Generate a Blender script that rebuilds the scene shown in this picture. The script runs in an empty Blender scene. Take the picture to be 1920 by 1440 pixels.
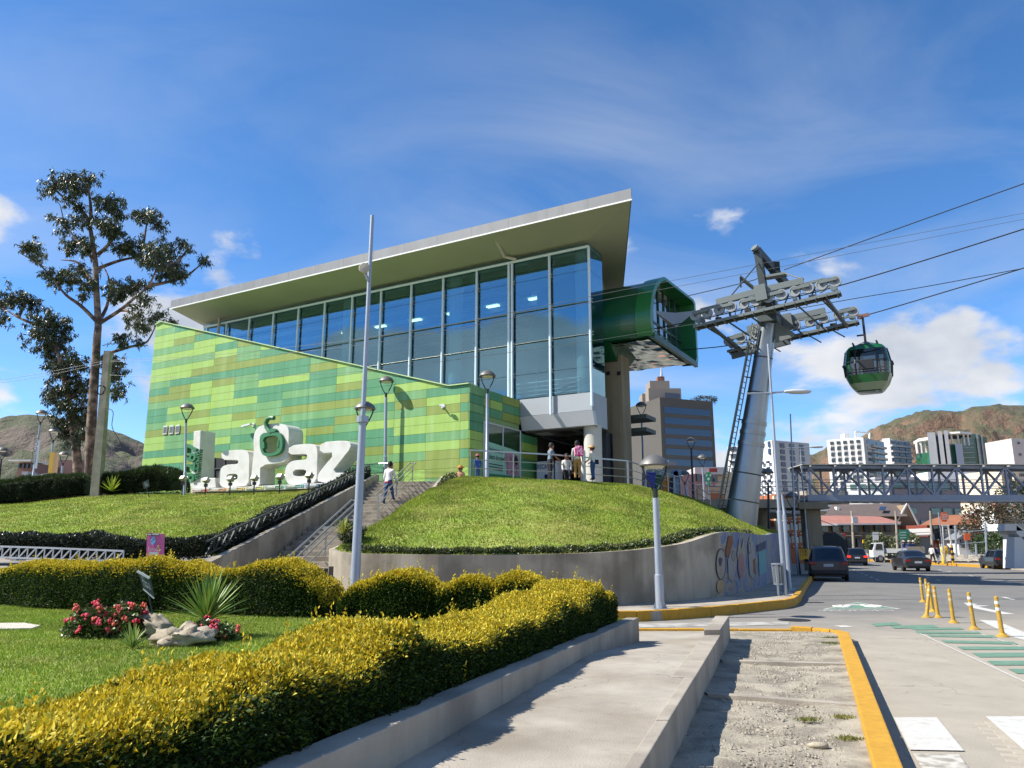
import bpy, bmesh, math, random
import numpy as np
from mathutils import Vector, Matrix, noise as mn

random.seed(7); RNG = np.random.default_rng(11)
SC = bpy.context.scene
COL = SC.collection
R = math.radians

# ---------------------------------------------------------------- camera
FPX, PITCH, EYE = 1430.0, R(12.1), 1.65          # focal length in photo pixels, upward pitch, eye height
cam_d = bpy.data.cameras.new('camera'); cam = bpy.data.objects.new('camera', cam_d); COL.objects.link(cam)
cam.location = (0, 0, EYE); cam.rotation_euler = (math.pi/2 + PITCH, 0, 0)
cam_d.sensor_fit = 'HORIZONTAL'; cam_d.sensor_width = 36.0; cam_d.lens = 36.0*FPX/1920.0
cam_d.clip_start = 0.05; cam_d.clip_end = 12000
SC.camera = cam

# ---------------------------------------------------------------- light
SUN_EL, SUN_AZ = R(45), R(-95)      # azimuth from +Y (view direction) towards +X; sun stands to the left
sd = Vector((math.sin(SUN_AZ)*math.cos(SUN_EL), math.cos(SUN_AZ)*math.cos(SUN_EL), math.sin(SUN_EL)))
sun_d = bpy.data.lights.new('sun', 'SUN'); sun = bpy.data.objects.new('sun', sun_d); COL.objects.link(sun)
sun.rotation_euler = sd.to_track_quat('Z', 'Y').to_euler(); sun.location = (-40, 0, 60)
sun_d.energy = 5.0; sun_d.angle = R(0.53); sun_d.color = (1.0, 0.95, 0.87)
SC.view_settings.view_transform = 'Standard'; SC.view_settings.look = 'None'
SC.view_settings.gamma = 1.0; SC.view_settings.exposure = 0.78; SC.view_settings.use_curve_mapping = False
SC.cycles.max_bounces = 8; SC.cycles.transparent_max_bounces = 16; SC.cycles.use_denoising = True
SC.cycles.glossy_bounces = 4; SC.cycles.caustics_reflective = False; SC.cycles.caustics_refractive = False
SC.cycles.sample_clamp_indirect = 6

W = bpy.data.worlds.new('World'); SC.world = W; W.use_nodes = True
def build_world():
    nt = W.node_tree; nt.nodes.clear(); L = nt.links.new
    def N(t, **k):
        n = nt.nodes.new(t)
        for a, b in k.items(): setattr(n, a, b)
        return n
    def math_(op, a, b=None, clamp=False):
        n = N('ShaderNodeMath', operation=op); n.use_clamp = clamp
        for i, q in enumerate((a, b)):
            if q is None: continue
            if isinstance(q, (int, float)): n.inputs[i].default_value = q
            else: L(q, n.inputs[i])
        return n.outputs[0]
    out = N('ShaderNodeOutputWorld')
    sky = N('ShaderNodeTexSky', sky_type='NISHITA'); sky.sun_disc = False
    sky.sun_elevation = SUN_EL; sky.sun_rotation = SUN_AZ
    sky.altitude = 3300; sky.air_density = 1.0; sky.dust_density = 0.4; sky.ozone_density = 2.6
    hs = N('ShaderNodeHueSaturation'); hs.inputs['Saturation'].default_value = 1.20; L(sky.outputs[0], hs.inputs['Color'])
    b1 = N('ShaderNodeBackground'); b1.inputs[1].default_value = 0.140; L(hs.outputs[0], b1.inputs[0])
    tc = N('ShaderNodeTexCoord'); sep = N('ShaderNodeSeparateXYZ'); L(tc.outputs['Generated'], sep.inputs[0])
    z = sep.outputs[2]
    # high streaky cirrus on a plane far overhead
    zz = math_('ADD', math_('MAXIMUM', z, 0.0), 0.16)
    cx, cy = math_('DIVIDE', sep.outputs[0], zz), math_('DIVIDE', sep.outputs[1], zz)
    cmb = N('ShaderNodeCombineXYZ'); L(cx, cmb.inputs[0]); L(cy, cmb.inputs[1])
    mp = N('ShaderNodeMapping'); mp.inputs['Rotation'].default_value = (0, 0, R(-52)); mp.inputs['Scale'].default_value = (1.1, 2.1, 1)
    L(cmb.outputs[0], mp.inputs[0])
    n1 = N('ShaderNodeTexNoise'); n1.inputs['Scale'].default_value = 1.0; n1.inputs['Detail'].default_value = 10
    n1.inputs['Roughness'].default_value = 0.55; n1.inputs['Distortion'].default_value = 0.7; L(mp.outputs[0], n1.inputs['Vector'])
    mr = N('ShaderNodeMapRange'); L(n1.outputs[0], mr.inputs[0]); mr.inputs[1].default_value = 0.40; mr.inputs[2].default_value = 0.78
    mr.inputs[4].default_value = 0.62
    n1b = N('ShaderNodeTexNoise'); n1b.inputs['Scale'].default_value = 0.55; n1b.inputs['Detail'].default_value = 3; L(cmb.outputs[0], n1b.inputs['Vector'])
    mrb = N('ShaderNodeMapRange'); L(n1b.outputs[0], mrb.inputs[0]); mrb.inputs[1].default_value = 0.34; mrb.inputs[2].default_value = 0.60
    cirrus = math_('MULTIPLY', mr.outputs[0], mrb.outputs[0])
    # heaps of cumulus in a low band right round the horizon
    mp2 = N('ShaderNodeMapping'); mp2.inputs['Scale'].default_value = (1, 1, 1.9); mp2.inputs['Location'].default_value = (15.1, 15.7, 8.3); mp2.inputs['Rotation'].default_value = (0, 0, R(12))
    L(tc.outputs['Generated'], mp2.inputs[0])
    n2 = N('ShaderNodeTexNoise'); n2.inputs['Scale'].default_value = 3.7; n2.inputs['Detail'].default_value = 9
    n2.inputs['Roughness'].default_value = 0.52; n2.inputs['Distortion'].default_value = 0.15; L(mp2.outputs[0], n2.inputs['Vector'])
    band = N('ShaderNodeMapRange'); L(z, band.inputs[0]); band.inputs[1].default_value = 0.24; band.inputs[2].default_value = 0.47
    band.inputs[3].default_value = 0.45; band.inputs[4].default_value = 0.72
    cu = N('ShaderNodeMapRange'); cu.interpolation_type = 'SMOOTHSTEP'; n2b = N('ShaderNodeTexNoise'); n2b.inputs['Scale'].default_value = 1.1; n2b.inputs['Detail'].default_value = 1; L(mp2.outputs[0], n2b.inputs['Vector'])
    gather = math_('MULTIPLY', math_('SUBTRACT', n2b.outputs[0], 0.5), 0.55)
    L(math_('ADD', math_('SUBTRACT', n2.outputs[0], band.outputs[0]), gather), cu.inputs[0])
    cu.inputs[1].default_value = 0.0; cu.inputs[2].default_value = 0.075; cu.inputs[4].default_value = 0.97
    # soft grey bases, bright tops: denser cloud is a little greyer
    n3 = N('ShaderNodeTexNoise'); n3.inputs['Scale'].default_value = 7.5; n3.inputs['Detail'].default_value = 5; L(mp2.outputs[0], n3.inputs['Vector'])
    shade = N('ShaderNodeMapRange'); L(n3.outputs[0], shade.inputs[0]); shade.inputs[1].default_value = 0.3; shade.inputs[2].default_value = 0.7
    cr = N('ShaderNodeMix', data_type='RGBA'); L(shade.outputs[0], cr.inputs[0])
    cr.inputs[6].default_value = (0.50, 0.56, 0.66, 1); cr.inputs[7].default_value = (0.98, 0.98, 1.0, 1)
    b2 = N('ShaderNodeBackground'); b2.inputs[1].default_value = 0.58; L(cr.outputs[2], b2.inputs[0])
    b3 = N('ShaderNodeBackground'); b3.inputs[0].default_value = (0.80, 0.88, 1.0, 1); b3.inputs[1].default_value = 0.48
    m1 = N('ShaderNodeMixShader'); L(cirrus, m1.inputs[0]); L(b1.outputs[0], m1.inputs[1]); L(b3.outputs[0], m1.inputs[2])
    m2 = N('ShaderNodeMixShader'); L(cu.outputs[0], m2.inputs[0]); L(m1.outputs[0], m2.inputs[1]); L(b2.outputs[0], m2.inputs[2])
    L(m2.outputs[0], out.inputs[0])
build_world()

# ---------------------------------------------------------------- photo pixel -> place
CP = np.array([0.0, 0.0, EYE])
def ray(x, y):
    a, b = (x-960)/FPX, (720-y)/FPX
    return np.array([a, math.cos(PITCH)-b*math.sin(PITCH), math.sin(PITCH)+b*math.cos(PITCH)])
def on_z(x, y, z): r = ray(x, y); return CP + r*(z-EYE)/r[2]
def at_y(x, y, Y): r = ray(x, y); return CP + r*Y/r[1]
def on_pl(x, y, p, n): r = ray(x, y); return CP + r*np.dot(np.array(p)-CP, n)/np.dot(r, n)
def to_px(p):
    d = np.array(p, float)-CP; f = d[1]*math.cos(PITCH)+d[2]*math.sin(PITCH); u = -d[1]*math.sin(PITCH)+d[2]*math.cos(PITCH)
    return (960+FPX*d[0]/f, 720-FPX*u/f)

# station frame: u runs along the facade (leftwards, away), v runs back into the building
UU = np.array([-math.sin(R(60)), math.cos(R(60)), 0.0]); VV = np.array([math.cos(R(60)), math.sin(R(60)), 0.0])
G5 = np.array([-2.3, 40.5, 5.0]); KS = 0.87
def S(s, t, z): 
    p = G5 + UU*s + VV*t; p = np.array([p[0], p[1], z]); return CP + KS*(p-CP)
def st_px(x, y, t):          # photo pixel on the facade-parallel plane t -> (s, z)
    p5 = on_pl(x, y, G5+VV*t, -VV); return float((p5-G5)@UU), float(p5[2])
ZP = float(S(0, 0, 5.0)[2])  # plaza level

# ---------------------------------------------------------------- materials
def lin(c):
    if isinstance(c, str):
        c = c.lstrip('#'); c = [int(c[i:i+2], 16)/255 for i in (0, 2, 4)]
        return tuple(x/12.92 if x <= 0.04045 else ((x+0.055)/1.055)**2.4 for x in c)
    return tuple(c)
MATS = {}
def M(name, col='#808080', rough=0.6, metal=0.0, var=0.0, vscale=3.0, bump=0.0, bscale=20.0, spec=0.5, col2=None, c2scale=1.0, c2lo=0.45, c2hi=0.6,
      emit=None, trans=0.0, coat=0.0, streak=None, island=0.0, attr=False, transl=0.0):
    if name in MATS: return MATS[name]
    m = bpy.data.materials.new(name); m.use_nodes = True; nt = m.node_tree; L = nt.links.new
    b = nt.nodes['Principled BSDF']; out = nt.nodes['Material Output']
    c = lin(col); b.inputs['Base Color'].default_value = (*c, 1); b.inputs['Roughness'].default_value = rough
    b.inputs['Metallic'].default_value = metal; b.inputs['Specular IOR Level'].default_value = spec
    if coat: b.inputs['Coat Weight'].default_value = coat
    if trans: b.inputs['Transmission Weight'].default_value = trans
    if emit: b.inputs['Emission Color'].default_value = (*lin(emit[0]), 1); b.inputs['Emission Strength'].default_value = emit[1]
    src = None
    geo = nt.nodes.new('ShaderNodeNewGeometry')
    def noise(sc, det=5, vec=None, rough_=0.55):
        n = nt.nodes.new('ShaderNodeTexNoise'); n.inputs['Scale'].default_value = sc; n.inputs['Detail'].default_value = det
        n.inputs['Roughness'].default_value = rough_
        L(vec or geo.outputs['Position'], n.inputs['Vector']); return n.outputs[0]
    def mrange(v, a, b_, lo, hi):
        n = nt.nodes.new('ShaderNodeMapRange'); L(v, n.inputs[0])
        for i, q in enumerate((a, b_, lo, hi)): n.inputs[1+i].default_value = q
        return n.outputs[0]
    def mix(f, a, b_, blend='MIX'):
        n = nt.nodes.new('ShaderNodeMix'); n.data_type = 'RGBA'; n.blend_type = blend
        if isinstance(f, float): n.inputs[0].default_value = f
        else: L(f, n.inputs[0])
        for i, q in ((6, a), (7, b_)):
            if isinstance(q, tuple): n.inputs[i].default_value = (*q, 1)
            else: L(q, n.inputs[i])
        return n.outputs[2]
    if attr:
        a = nt.nodes.new('ShaderNodeAttribute'); a.attribute_name = 'tint'; src = a.outputs['Color']
    if col2:
        src = mix(mrange(noise(c2scale), c2lo, c2hi, 0, 1), src if src else c, lin(col2))
    if var:
        f = mrange(noise(vscale, 6), 0.3, 0.7, 1-var, 1+var)
        cm = nt.nodes.new('ShaderNodeCombineColor'); L(f, cm.inputs[0]); L(f, cm.inputs[1]); L(f, cm.inputs[2])
        src = mix(1.0, src if src else c, cm.outputs[0], 'MULTIPLY')
    if island:
        f = mrange(geo.outputs['Random Per Island'], 0, 1, 1-island, 1+island)
        cm = nt.nodes.new('ShaderNodeCombineColor'); L(f, cm.inputs[0]); L(f, cm.inputs[1]); L(f, cm.inputs[2])
        src = mix(1.0, src if src else c, cm.outputs[0], 'MULTIPLY')
    if streak:   # vertical runs of weather: (colour, amount, scale)
        mp = nt.nodes.new('ShaderNodeMapping'); mp.inputs['Scale'].default_value = (streak[2], streak[2], streak[2]*0.07)
        L(geo.outputs['Position'], mp.inputs[0])
        f = mrange(noise(1.0, 6, mp.outputs[0], 0.65), 0.46, 0.68, 0, streak[1])
        src = mix(f, src if src else c, lin(streak[0]))
    if src: L(src, b.inputs['Base Color'])
    if bump:
        bn = nt.nodes.new('ShaderNodeBump'); bn.inputs['Strength'].default_value = bump; bn.inputs['Distance'].default_value = 0.02
        L(noise(bscale, 6), bn.inputs['Height']); L(bn.outputs[0], b.inputs['Normal'])
    if transl:
        tr = nt.nodes.new('ShaderNodeBsdfTranslucent'); ms = nt.nodes.new('ShaderNodeMixShader'); ms.inputs[0].default_value = transl
        if src: L(src, tr.inputs[0])
        else: tr.inputs[0].default_value = (*c, 1)
        L(b.outputs[0], ms.inputs[1]); L(tr.outputs[0], ms.inputs[2]); L(ms.outputs[0], out.inputs[0])
    MATS[name] = m; return m
def M_glass(name, tint, refl=0.5, rough=0.0, rtint=(1, 1, 1)):
    if name in MATS: return MATS[name]
    m = bpy.data.materials.new(name); m.use_nodes = True; nt = m.node_tree; nt.nodes.remove(nt.nodes['Principled BSDF']); L = nt.links.new
    tr = nt.nodes.new('ShaderNodeBsdfTransparent'); tr.inputs[0].default_value = (*lin(tint), 1)
    gl = nt.nodes.new('ShaderNodeBsdfGlossy'); gl.inputs['Roughness'].default_value = rough; gl.inputs['Color'].default_value = (*rtint, 1)
    lw = nt.nodes.new('ShaderNodeLayerWeight'); lw.inputs[0].default_value = 0.5
    pw = nt.nodes.new('ShaderNodeMath'); pw.operation = 'POWER'; L(lw.outputs['Facing'], pw.inputs[0]); pw.inputs[1].default_value = 3.5
    ad = nt.nodes.new('ShaderNodeMath'); ad.operation = 'ADD'; ad.use_clamp = True; L(pw.outputs[0], ad.inputs[0]); ad.inputs[1].default_value = refl
    ms = nt.nodes.new('ShaderNodeMixShader'); L(ad.outputs[0], ms.inputs[0]); L(tr.outputs[0], ms.inputs[1]); L(gl.outputs[0], ms.inputs[2])
    L(ms.outputs[0], nt.nodes['Material Output'].inputs[0]); MATS[name] = m; return m

# ---------------------------------------------------------------- mesh helpers
def nrm(v): v = np.array(v, float); l = np.linalg.norm(v); return v/l if l else v
class MB:
    def __init__(s): s.v = []; s.f = []
    def add(s, vs, fs):
        o = len(s.v); s.v.extend([tuple(map(float, p)) for p in vs]); s.f.extend([tuple(i+o for i in f) for f in fs]); return s
    def box(s, c, d, ax=None):            # centre, full sizes, axes (3 unit vectors)
        c = np.array(c, float); ax = ax or ((1, 0, 0), (0, 1, 0), (0, 0, 1)); a = [np.array(ax[i], float)*d[i]/2 for i in range(3)]
        vs = [c+sx*a[0]+sy*a[1]+sz*a[2] for sz in (-1, 1) for sx, sy in ((-1, -1), (1, -1), (1, 1), (-1, 1))]
        return s.add(vs, [(3, 2, 1, 0), (4, 5, 6, 7), (0, 1, 5, 4), (1, 2, 6, 5), (2, 3, 7, 6), (3, 0, 4, 7)])
    def beam(s, p, q, w, h=None, up=(0, 0, 1)):   # rectangular bar from p to q
        p, q = np.array(p, float), np.array(q, float); h = h or w; d = nrm(q-p); r = np.cross(d, up)
        if np.linalg.norm(r) < 1e-4: r = np.cross(d, (0, 1, 0))
        r = nrm(r); u = np.cross(r, d); return s.box((p+q)/2, (np.linalg.norm(q-p), w, h), (d, r, u))
    def tube(s, pts, r, n=8, cap=True):
        pts = [np.array(p, float) for p in pts]; m = len(pts); rs = r if isinstance(r, (list, tuple)) else [r]*m
        o = len(s.v); prev = None
        for i, p in enumerate(pts):
            d = nrm(pts[min(i+1, m-1)]-pts[max(i-1, 0)])
            if prev is None:
                a = np.cross(d, (0, 0, 1))
                if np.linalg.norm(a) < 1e-3: a = np.cross(d, (0, 1, 0))
            else: a = prev - d*np.dot(prev, d)
            a = nrm(a); b = np.cross(d, a); prev = a
            for k in range(n):
                t = 2*math.pi*k/n; s.v.append(tuple(p+rs[i]*(math.cos(t)*a+math.sin(t)*b)))
        for i in range(m-1):
            for k in range(n):
                k2 = (k+1) % n; s.f.append((o+i*n+k, o+i*n+k2, o+(i+1)*n+k2, o+(i+1)*n+k))
        if cap: s.f.append(tuple(o+k for k in range(n))[::-1]); s.f.append(tuple(o+(m-1)*n+k for k in range(n)))
        return s
    def lathe(s, c, prof, n=16, ax=((1, 0, 0), (0, 1, 0), (0, 0, 1))):   # profile [(r, h)] round an axis at c
        c = np.array(c, float); ax = [np.array(a, float) for a in ax]; o = len(s.v)
        for r, h in prof:
            for k in range(n):
                t = 2*math.pi*k/n; s.v.append(tuple(c+ax[0]*r*math.cos(t)+ax[1]*r*math.sin(t)+ax[2]*h))
        for i in range(len(prof)-1):
            for k in range(n):
                k2 = (k+1) % n; s.f.append((o+i*n+k, o+i*n+k2, o+(i+1)*n+k2, o+(i+1)*n+k))
        if prof[0][0] > 1e-4: s.f.append(tuple(o+k for k in range(n))[::-1])
        if prof[-1][0] > 1e-4: s.f.append(tuple(o+(len(prof)-1)*n+k for k in range(n)))
        return s
    def prism(s, pts, off):               # planar polygon (3D points) pushed along off
        pts = [np.array(p, float) for p in pts]; off = np.array(off, float); n = len(pts)
        vs = pts+[p+off for p in pts]
        return s.add(vs, [tuple(range(n))[::-1], tuple(range(n, 2*n))]+[(i, (i+1) % n, n+(i+1) % n, n+i) for i in range(n)])
    def poly(s, pts): return s.add(pts, [tuple(range(len(pts)))])
    def grid(s, P, flip=False):           # P[i][j] points
        P = np.array(P, float); a, b = P.shape[:2]; fs = []
        for i in range(a-1):
            for j in range(b-1):
                q = (i*b+j, (i+1)*b+j, (i+1)*b+j+1, i*b+j+1); fs.append(q[::-1] if flip else q)
        return s.add(P.reshape(-1, 3), fs)
    def blob(s, c, r, seed=0, n=10, m=7, amp=0.25, fr=1.5):
        c = np.array(c, float); r = np.array(r if hasattr(r, '__len__') else (r, r, r), float); P = []
        for i in range(m+1):
            ph = math.pi*i/m; row = []
            for j in range(n+1):
                t = 2*math.pi*(j % n)/n; d = np.array([math.sin(ph)*math.cos(t), math.sin(ph)*math.sin(t), -math.cos(ph)])
                k = 1+amp*mn.noise(Vector(d*fr)+Vector((seed*3.7, seed*1.3, seed)))
                row.append(c+d*r*k)
            P.append(row)
        return s.grid(P)
ORG = {}
def obj(name, mb, mat=None, parent=None, smooth=False, org=None, label=None, cat=None, group=None, kind=None, bevel=0):
    me = bpy.data.meshes.new(name)
    v = np.array(mb.v, float).reshape(-1, 3)
    if parent is not None: o3 = np.array(ORG.get(parent.name, (0, 0, 0)))
    elif org is not None: o3 = np.array(org, float)
    else: o3 = np.array([(v[:, 0].min()+v[:, 0].max())/2, (v[:, 1].min()+v[:, 1].max())/2, v[:, 2].min()])
    v = v-o3
    me.from_pydata(v.tolist(), [], mb.f); me.validate()
    if mat: me.materials.append(mat)
    if smooth:
        me.polygons.foreach_set('use_smooth', [True]*len(me.polygons))
        if smooth != 2:
            try: me.set_sharp_from_angle(angle=R(42))
            except Exception: pass
    o = bpy.data.objects.new(name, me); COL.objects.link(o)
    if parent is not None: o.parent = parent; ORG[o.name] = tuple(o3)
    else: o.location = o3; ORG[o.name] = tuple(o3)
    if bevel:
        bm = bmesh.new(); bm.from_mesh(me); bmesh.ops.recalc_face_normals(bm, faces=bm.faces)
        bmesh.ops.bevel(bm, geom=bm.edges[:], offset=bevel, segments=2, affect='EDGES', profile=0.6); bm.to_mesh(me); bm.free()
    tag(o, label, cat, group, kind); return o
def tag(o, label=None, cat=None, group=None, kind=None):
    if label: o['label'] = label
    if cat: o['category'] = cat
    if group: o['group'] = group
    if kind: o['kind'] = kind
    return o
def thing(name, label, cat, loc, group=None, local=False, rotz=0):
    o = bpy.data.objects.new(name, None); COL.objects.link(o); o.location = tuple(map(float, loc)); o.rotation_euler = (0, 0, rotz)
    o.empty_display_size = 0.3; ORG[o.name] = (0, 0, 0) if local else tuple(map(float, loc)); return tag(o, label, cat, group)
def copy_tree(o, parent=None):
    c = o.copy(); COL.objects.link(c); c.parent = parent
    for ch in list(o.children): copy_tree(ch, c)
    return c
def text_mb(txt, size, origin, right, up, depth=0.0, align='LEFT', squash=1.0, bold=0.0):
    """letters as mesh, standing on origin, running along right"""
    cu = bpy.data.curves.new('lettering', 'FONT'); cu.body = txt; cu.size = size; cu.align_x = align; cu.resolution_u = 3
    cu.extrude = 0; cu.fill_mode = 'FRONT'; cu.offset = bold
    o = bpy.data.objects.new('lettering', cu); COL.objects.link(o)
    dg = bpy.context.evaluated_depsgraph_get(); me = bpy.data.meshes.new_from_object(o.evaluated_get(dg))
    mb = MB(); origin, right, up = np.array(origin, float), nrm(right), nrm(up)
    vs = [origin+right*v.co.x*squash+up*v.co.y for v in me.vertices]; fs = [tuple(p.vertices) for p in me.polygons]
    if depth:
        nn = np.cross(right, up)*depth; n = len(vs); vs2 = vs+[p-nn for p in vs]; es = {}
        for f in fs:
            for i in range(len(f)): es[(f[i], f[(i+1) % len(f)])] = 1
        side = [(b, a, a+n, b+n) for (a, b) in es if (b, a) not in es]
        mb.add(vs2, fs+[tuple(i+n for i in f[::-1]) for f in fs]+side)
    else: mb.add(vs, fs)
    bpy.data.objects.remove(o); bpy.data.curves.remove(cu); bpy.data.meshes.remove(me); return mb
def raw_mesh(name, V, F, mat, tint=None, smooth=False):
    """fast mesh from arrays: V (n,3), F (m,k)"""
    V = np.asarray(V, np.float32); F = np.asarray(F, np.int32); me = bpy.data.meshes.new(name); k = F.shape[1]
    me.vertices.add(len(V)); me.vertices.foreach_set('co', V.ravel()); me.loops.add(F.size); me.loops.foreach_set('vertex_index', F.ravel())
    me.polygons.add(len(F)); me.polygons.foreach_set('loop_start', np.arange(0, F.size, k, dtype=np.int32)); me.polygons.foreach_set('loop_total', np.full(len(F), k, np.int32))
    me.update(calc_edges=True)
    if tint is not None:
        a = me.color_attributes.new('tint', 'FLOAT_COLOR', 'POINT'); a.data.foreach_set('color', np.c_[np.asarray(tint, np.float32), np.ones(len(V), np.float32)].ravel())
    me.materials.append(mat); return me
def raw_obj(name, me, parent=None, loc=None, kind=None):
    o = bpy.data.objects.new(name, me); COL.objects.link(o)
    if parent is not None: o.parent = parent
    if loc is not None: o.location = loc
    if kind: o['kind'] = kind
    return o
def leaves(P, Nn, length, width, tint, droop=0.0, fold=0.25, align=0.6):
    """one folded rhombic leaf of two triangles at each point P, leaning towards direction Nn"""
    n = len(P); d = RNG.normal(size=(n, 3)); d /= np.linalg.norm(d, axis=1)[:, None]
    a = Nn*align + d*(1-align); a[:, 2] -= droop; a /= np.linalg.norm(a, axis=1)[:, None]
    b = np.cross(a, RNG.normal(size=(n, 3))); b /= np.linalg.norm(b, axis=1)[:, None]; c = np.cross(a, b)
    Ls = length*RNG.uniform(0.7, 1.3, n)[:, None]; Ws = width*RNG.uniform(0.7, 1.3, n)[:, None]
    v0, v2 = P, P+a*Ls; m = P+a*Ls*0.45
    v1 = m+b*Ws/2+c*Ws*fold; v3 = m-b*Ws/2+c*Ws*fold
    V = np.stack([v0, v1, v2, v3], 1).reshape(-1, 3); i = np.arange(n)*4
    F = np.concatenate([np.stack([i, i+1, i+2], 1), np.stack([i, i+2, i+3], 1)])
    return V, F, np.repeat(tint, 4, 0)
def interp_path(pts, n):
    pts = np.array(pts, float); d = np.r_[0, np.cumsum(np.linalg.norm(np.diff(pts, axis=0), axis=1))]
    t = np.linspace(0, d[-1], n); return np.stack([np.interp(t, d, pts[:, k]) for k in range(pts.shape[1])], 1)
def smooth_path(pts, n):
    pts = [np.array(p, float) for p in pts]; out = []; m = len(pts)
    for q in np.linspace(0, m-1, n):
        i = min(int(q), m-2); t = q-i; p0 = pts[max(i-1, 0)]; p1, p2 = pts[i], pts[i+1]; p3 = pts[min(i+2, m-1)]
        out.append(0.5*((2*p1)+(p2-p0)*t+(2*p0-5*p1+4*p2-p3)*t*t+(3*p1-p0-3*p2+p3)*t**3))
    return np.array(out)
# ================================================================ the setting
m_ground = M('dry_earth', '#8d8272', 0.95, var=0.15, vscale=0.05)
obj('ground', MB().poly([(-4000, -3000, -0.05), (4000, -3000, -0.05), (4000, 6000, -0.05), (-4000, 6000, -0.05)]), m_ground, kind='structure')

def road_material():
    m = M('road_surface', '#77746d', 0.9); nt = m.node_tree; L = nt.links.new; b = nt.nodes['Principled BSDF']
    g = nt.nodes.new('ShaderNodeNewGeometry')
    def noise(sc, det=6, ro=0.6):
        n = nt.nodes.new('ShaderNodeTexNoise'); n.inputs['Scale'].default_value = sc; n.inputs['Detail'].default_value = det; n.inputs['Roughness'].default_value = ro
        L(g.outputs['Position'], n.inputs['Vector']); return n.outputs[0]
    def mr(v, a, b_, lo=0, hi=1):
        n = nt.nodes.new('ShaderNodeMapRange'); L(v, n.inputs[0])
        for i, q in enumerate((a, b_, lo, hi)): n.inputs[1+i].default_value = q
        return n.outputs[0]
    def mix(f, a, b_, bl='MIX'):
        n = nt.nodes.new('ShaderNodeMix'); n.data_type = 'RGBA'; n.blend_type = bl
        if isinstance(f, float): n.inputs[0].default_value = f
        else: L(f, n.inputs[0])
        for i, q in ((6, a), (7, b_)):
            if isinstance(q, tuple): n.inputs[i].default_value = (*q, 1)
            else: L(q, n.inputs[i])
        return n.outputs[2]
    def ma(op, a, b_):
        n = nt.nodes.new('ShaderNodeMath'); n.operation = op
        for i, q in enumerate((a, b_)):
            if isinstance(q, (int, float)): n.inputs[i].default_value = q
            else: L(q, n.inputs[i])
        return n.outputs[0]
    sp = nt.nodes.new('ShaderNodeSeparateXYZ'); L(g.outputs['Position'], sp.inputs[0])
    # dusty old concrete near the crossing gives way to grey asphalt further up the road
    d = ma('ADD', sp.outputs[1], ma('MULTIPLY', ma('SUBTRACT', noise(0.45, 5), 0.5), 6.0))
    d = ma('ADD', d, ma('MULTIPLY', sp.outputs[0], -0.25))
    f = mr(d, 12.5, 19.0)
    asph = mix(mr(noise(0.7), 0.35, 0.7), lin('#6b6965'), lin('#7d7a74'))
    dust = mix(mr(noise(1.6), 0.3, 0.7), lin('#9d9484'), lin('#aea593'))
    c = mix(f, dust, asph)
    c = mix(mr(noise(90, 3), 0.35, 0.75, 0, 0.5), c, lin('#55524d'))
    c = mix(mr(noise(2.2, 8, 0.75), 0.60, 0.72, 0, 0.42), c, lin('#4f4b45'))
    # fine cracks
    vo = nt.nodes.new('ShaderNodeTexVoronoi'); vo.feature = 'DISTANCE_TO_EDGE'; vo.inputs['Scale'].default_value = 0.55
    wv = nt.nodes.new('ShaderNodeVectorMath'); wv.operation = 'ADD'
    nn = nt.nodes.new('ShaderNodeTexNoise'); nn.inputs['Scale'].default_value = 1.5; nn.inputs['Detail'].default_value = 6; L(g.outputs['Position'], nn.inputs['Vector'])
    L(g.outputs['Position'], wv.inputs[0]); L(nn.outputs[1], wv.inputs[1]); L(wv.outputs[0], vo.inputs['Vector'])
    c = mix(ma('MULTIPLY', mr(vo.outputs['Distance'], 0.0, 0.006, 0.5, 0), mr(noise(0.5), 0.48, 0.56)), c, lin('#3f3c38'))
    L(c, b.inputs['Base Color'])
    bp = nt.nodes.new('ShaderNodeBump'); bp.inputs['Strength'].default_value = 0.35; bp.inputs['Distance'].default_value = 0.012
    L(noise(60, 5), bp.inputs['Height']); L(bp.outputs[0], b.inputs['Normal'])
    return m
ROAD = obj('road', MB().poly([(-60, -12, 0), (90, -12, 0), (90, 190, 0), (-60, 190, 0)]), road_material(), kind='structure')

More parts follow.
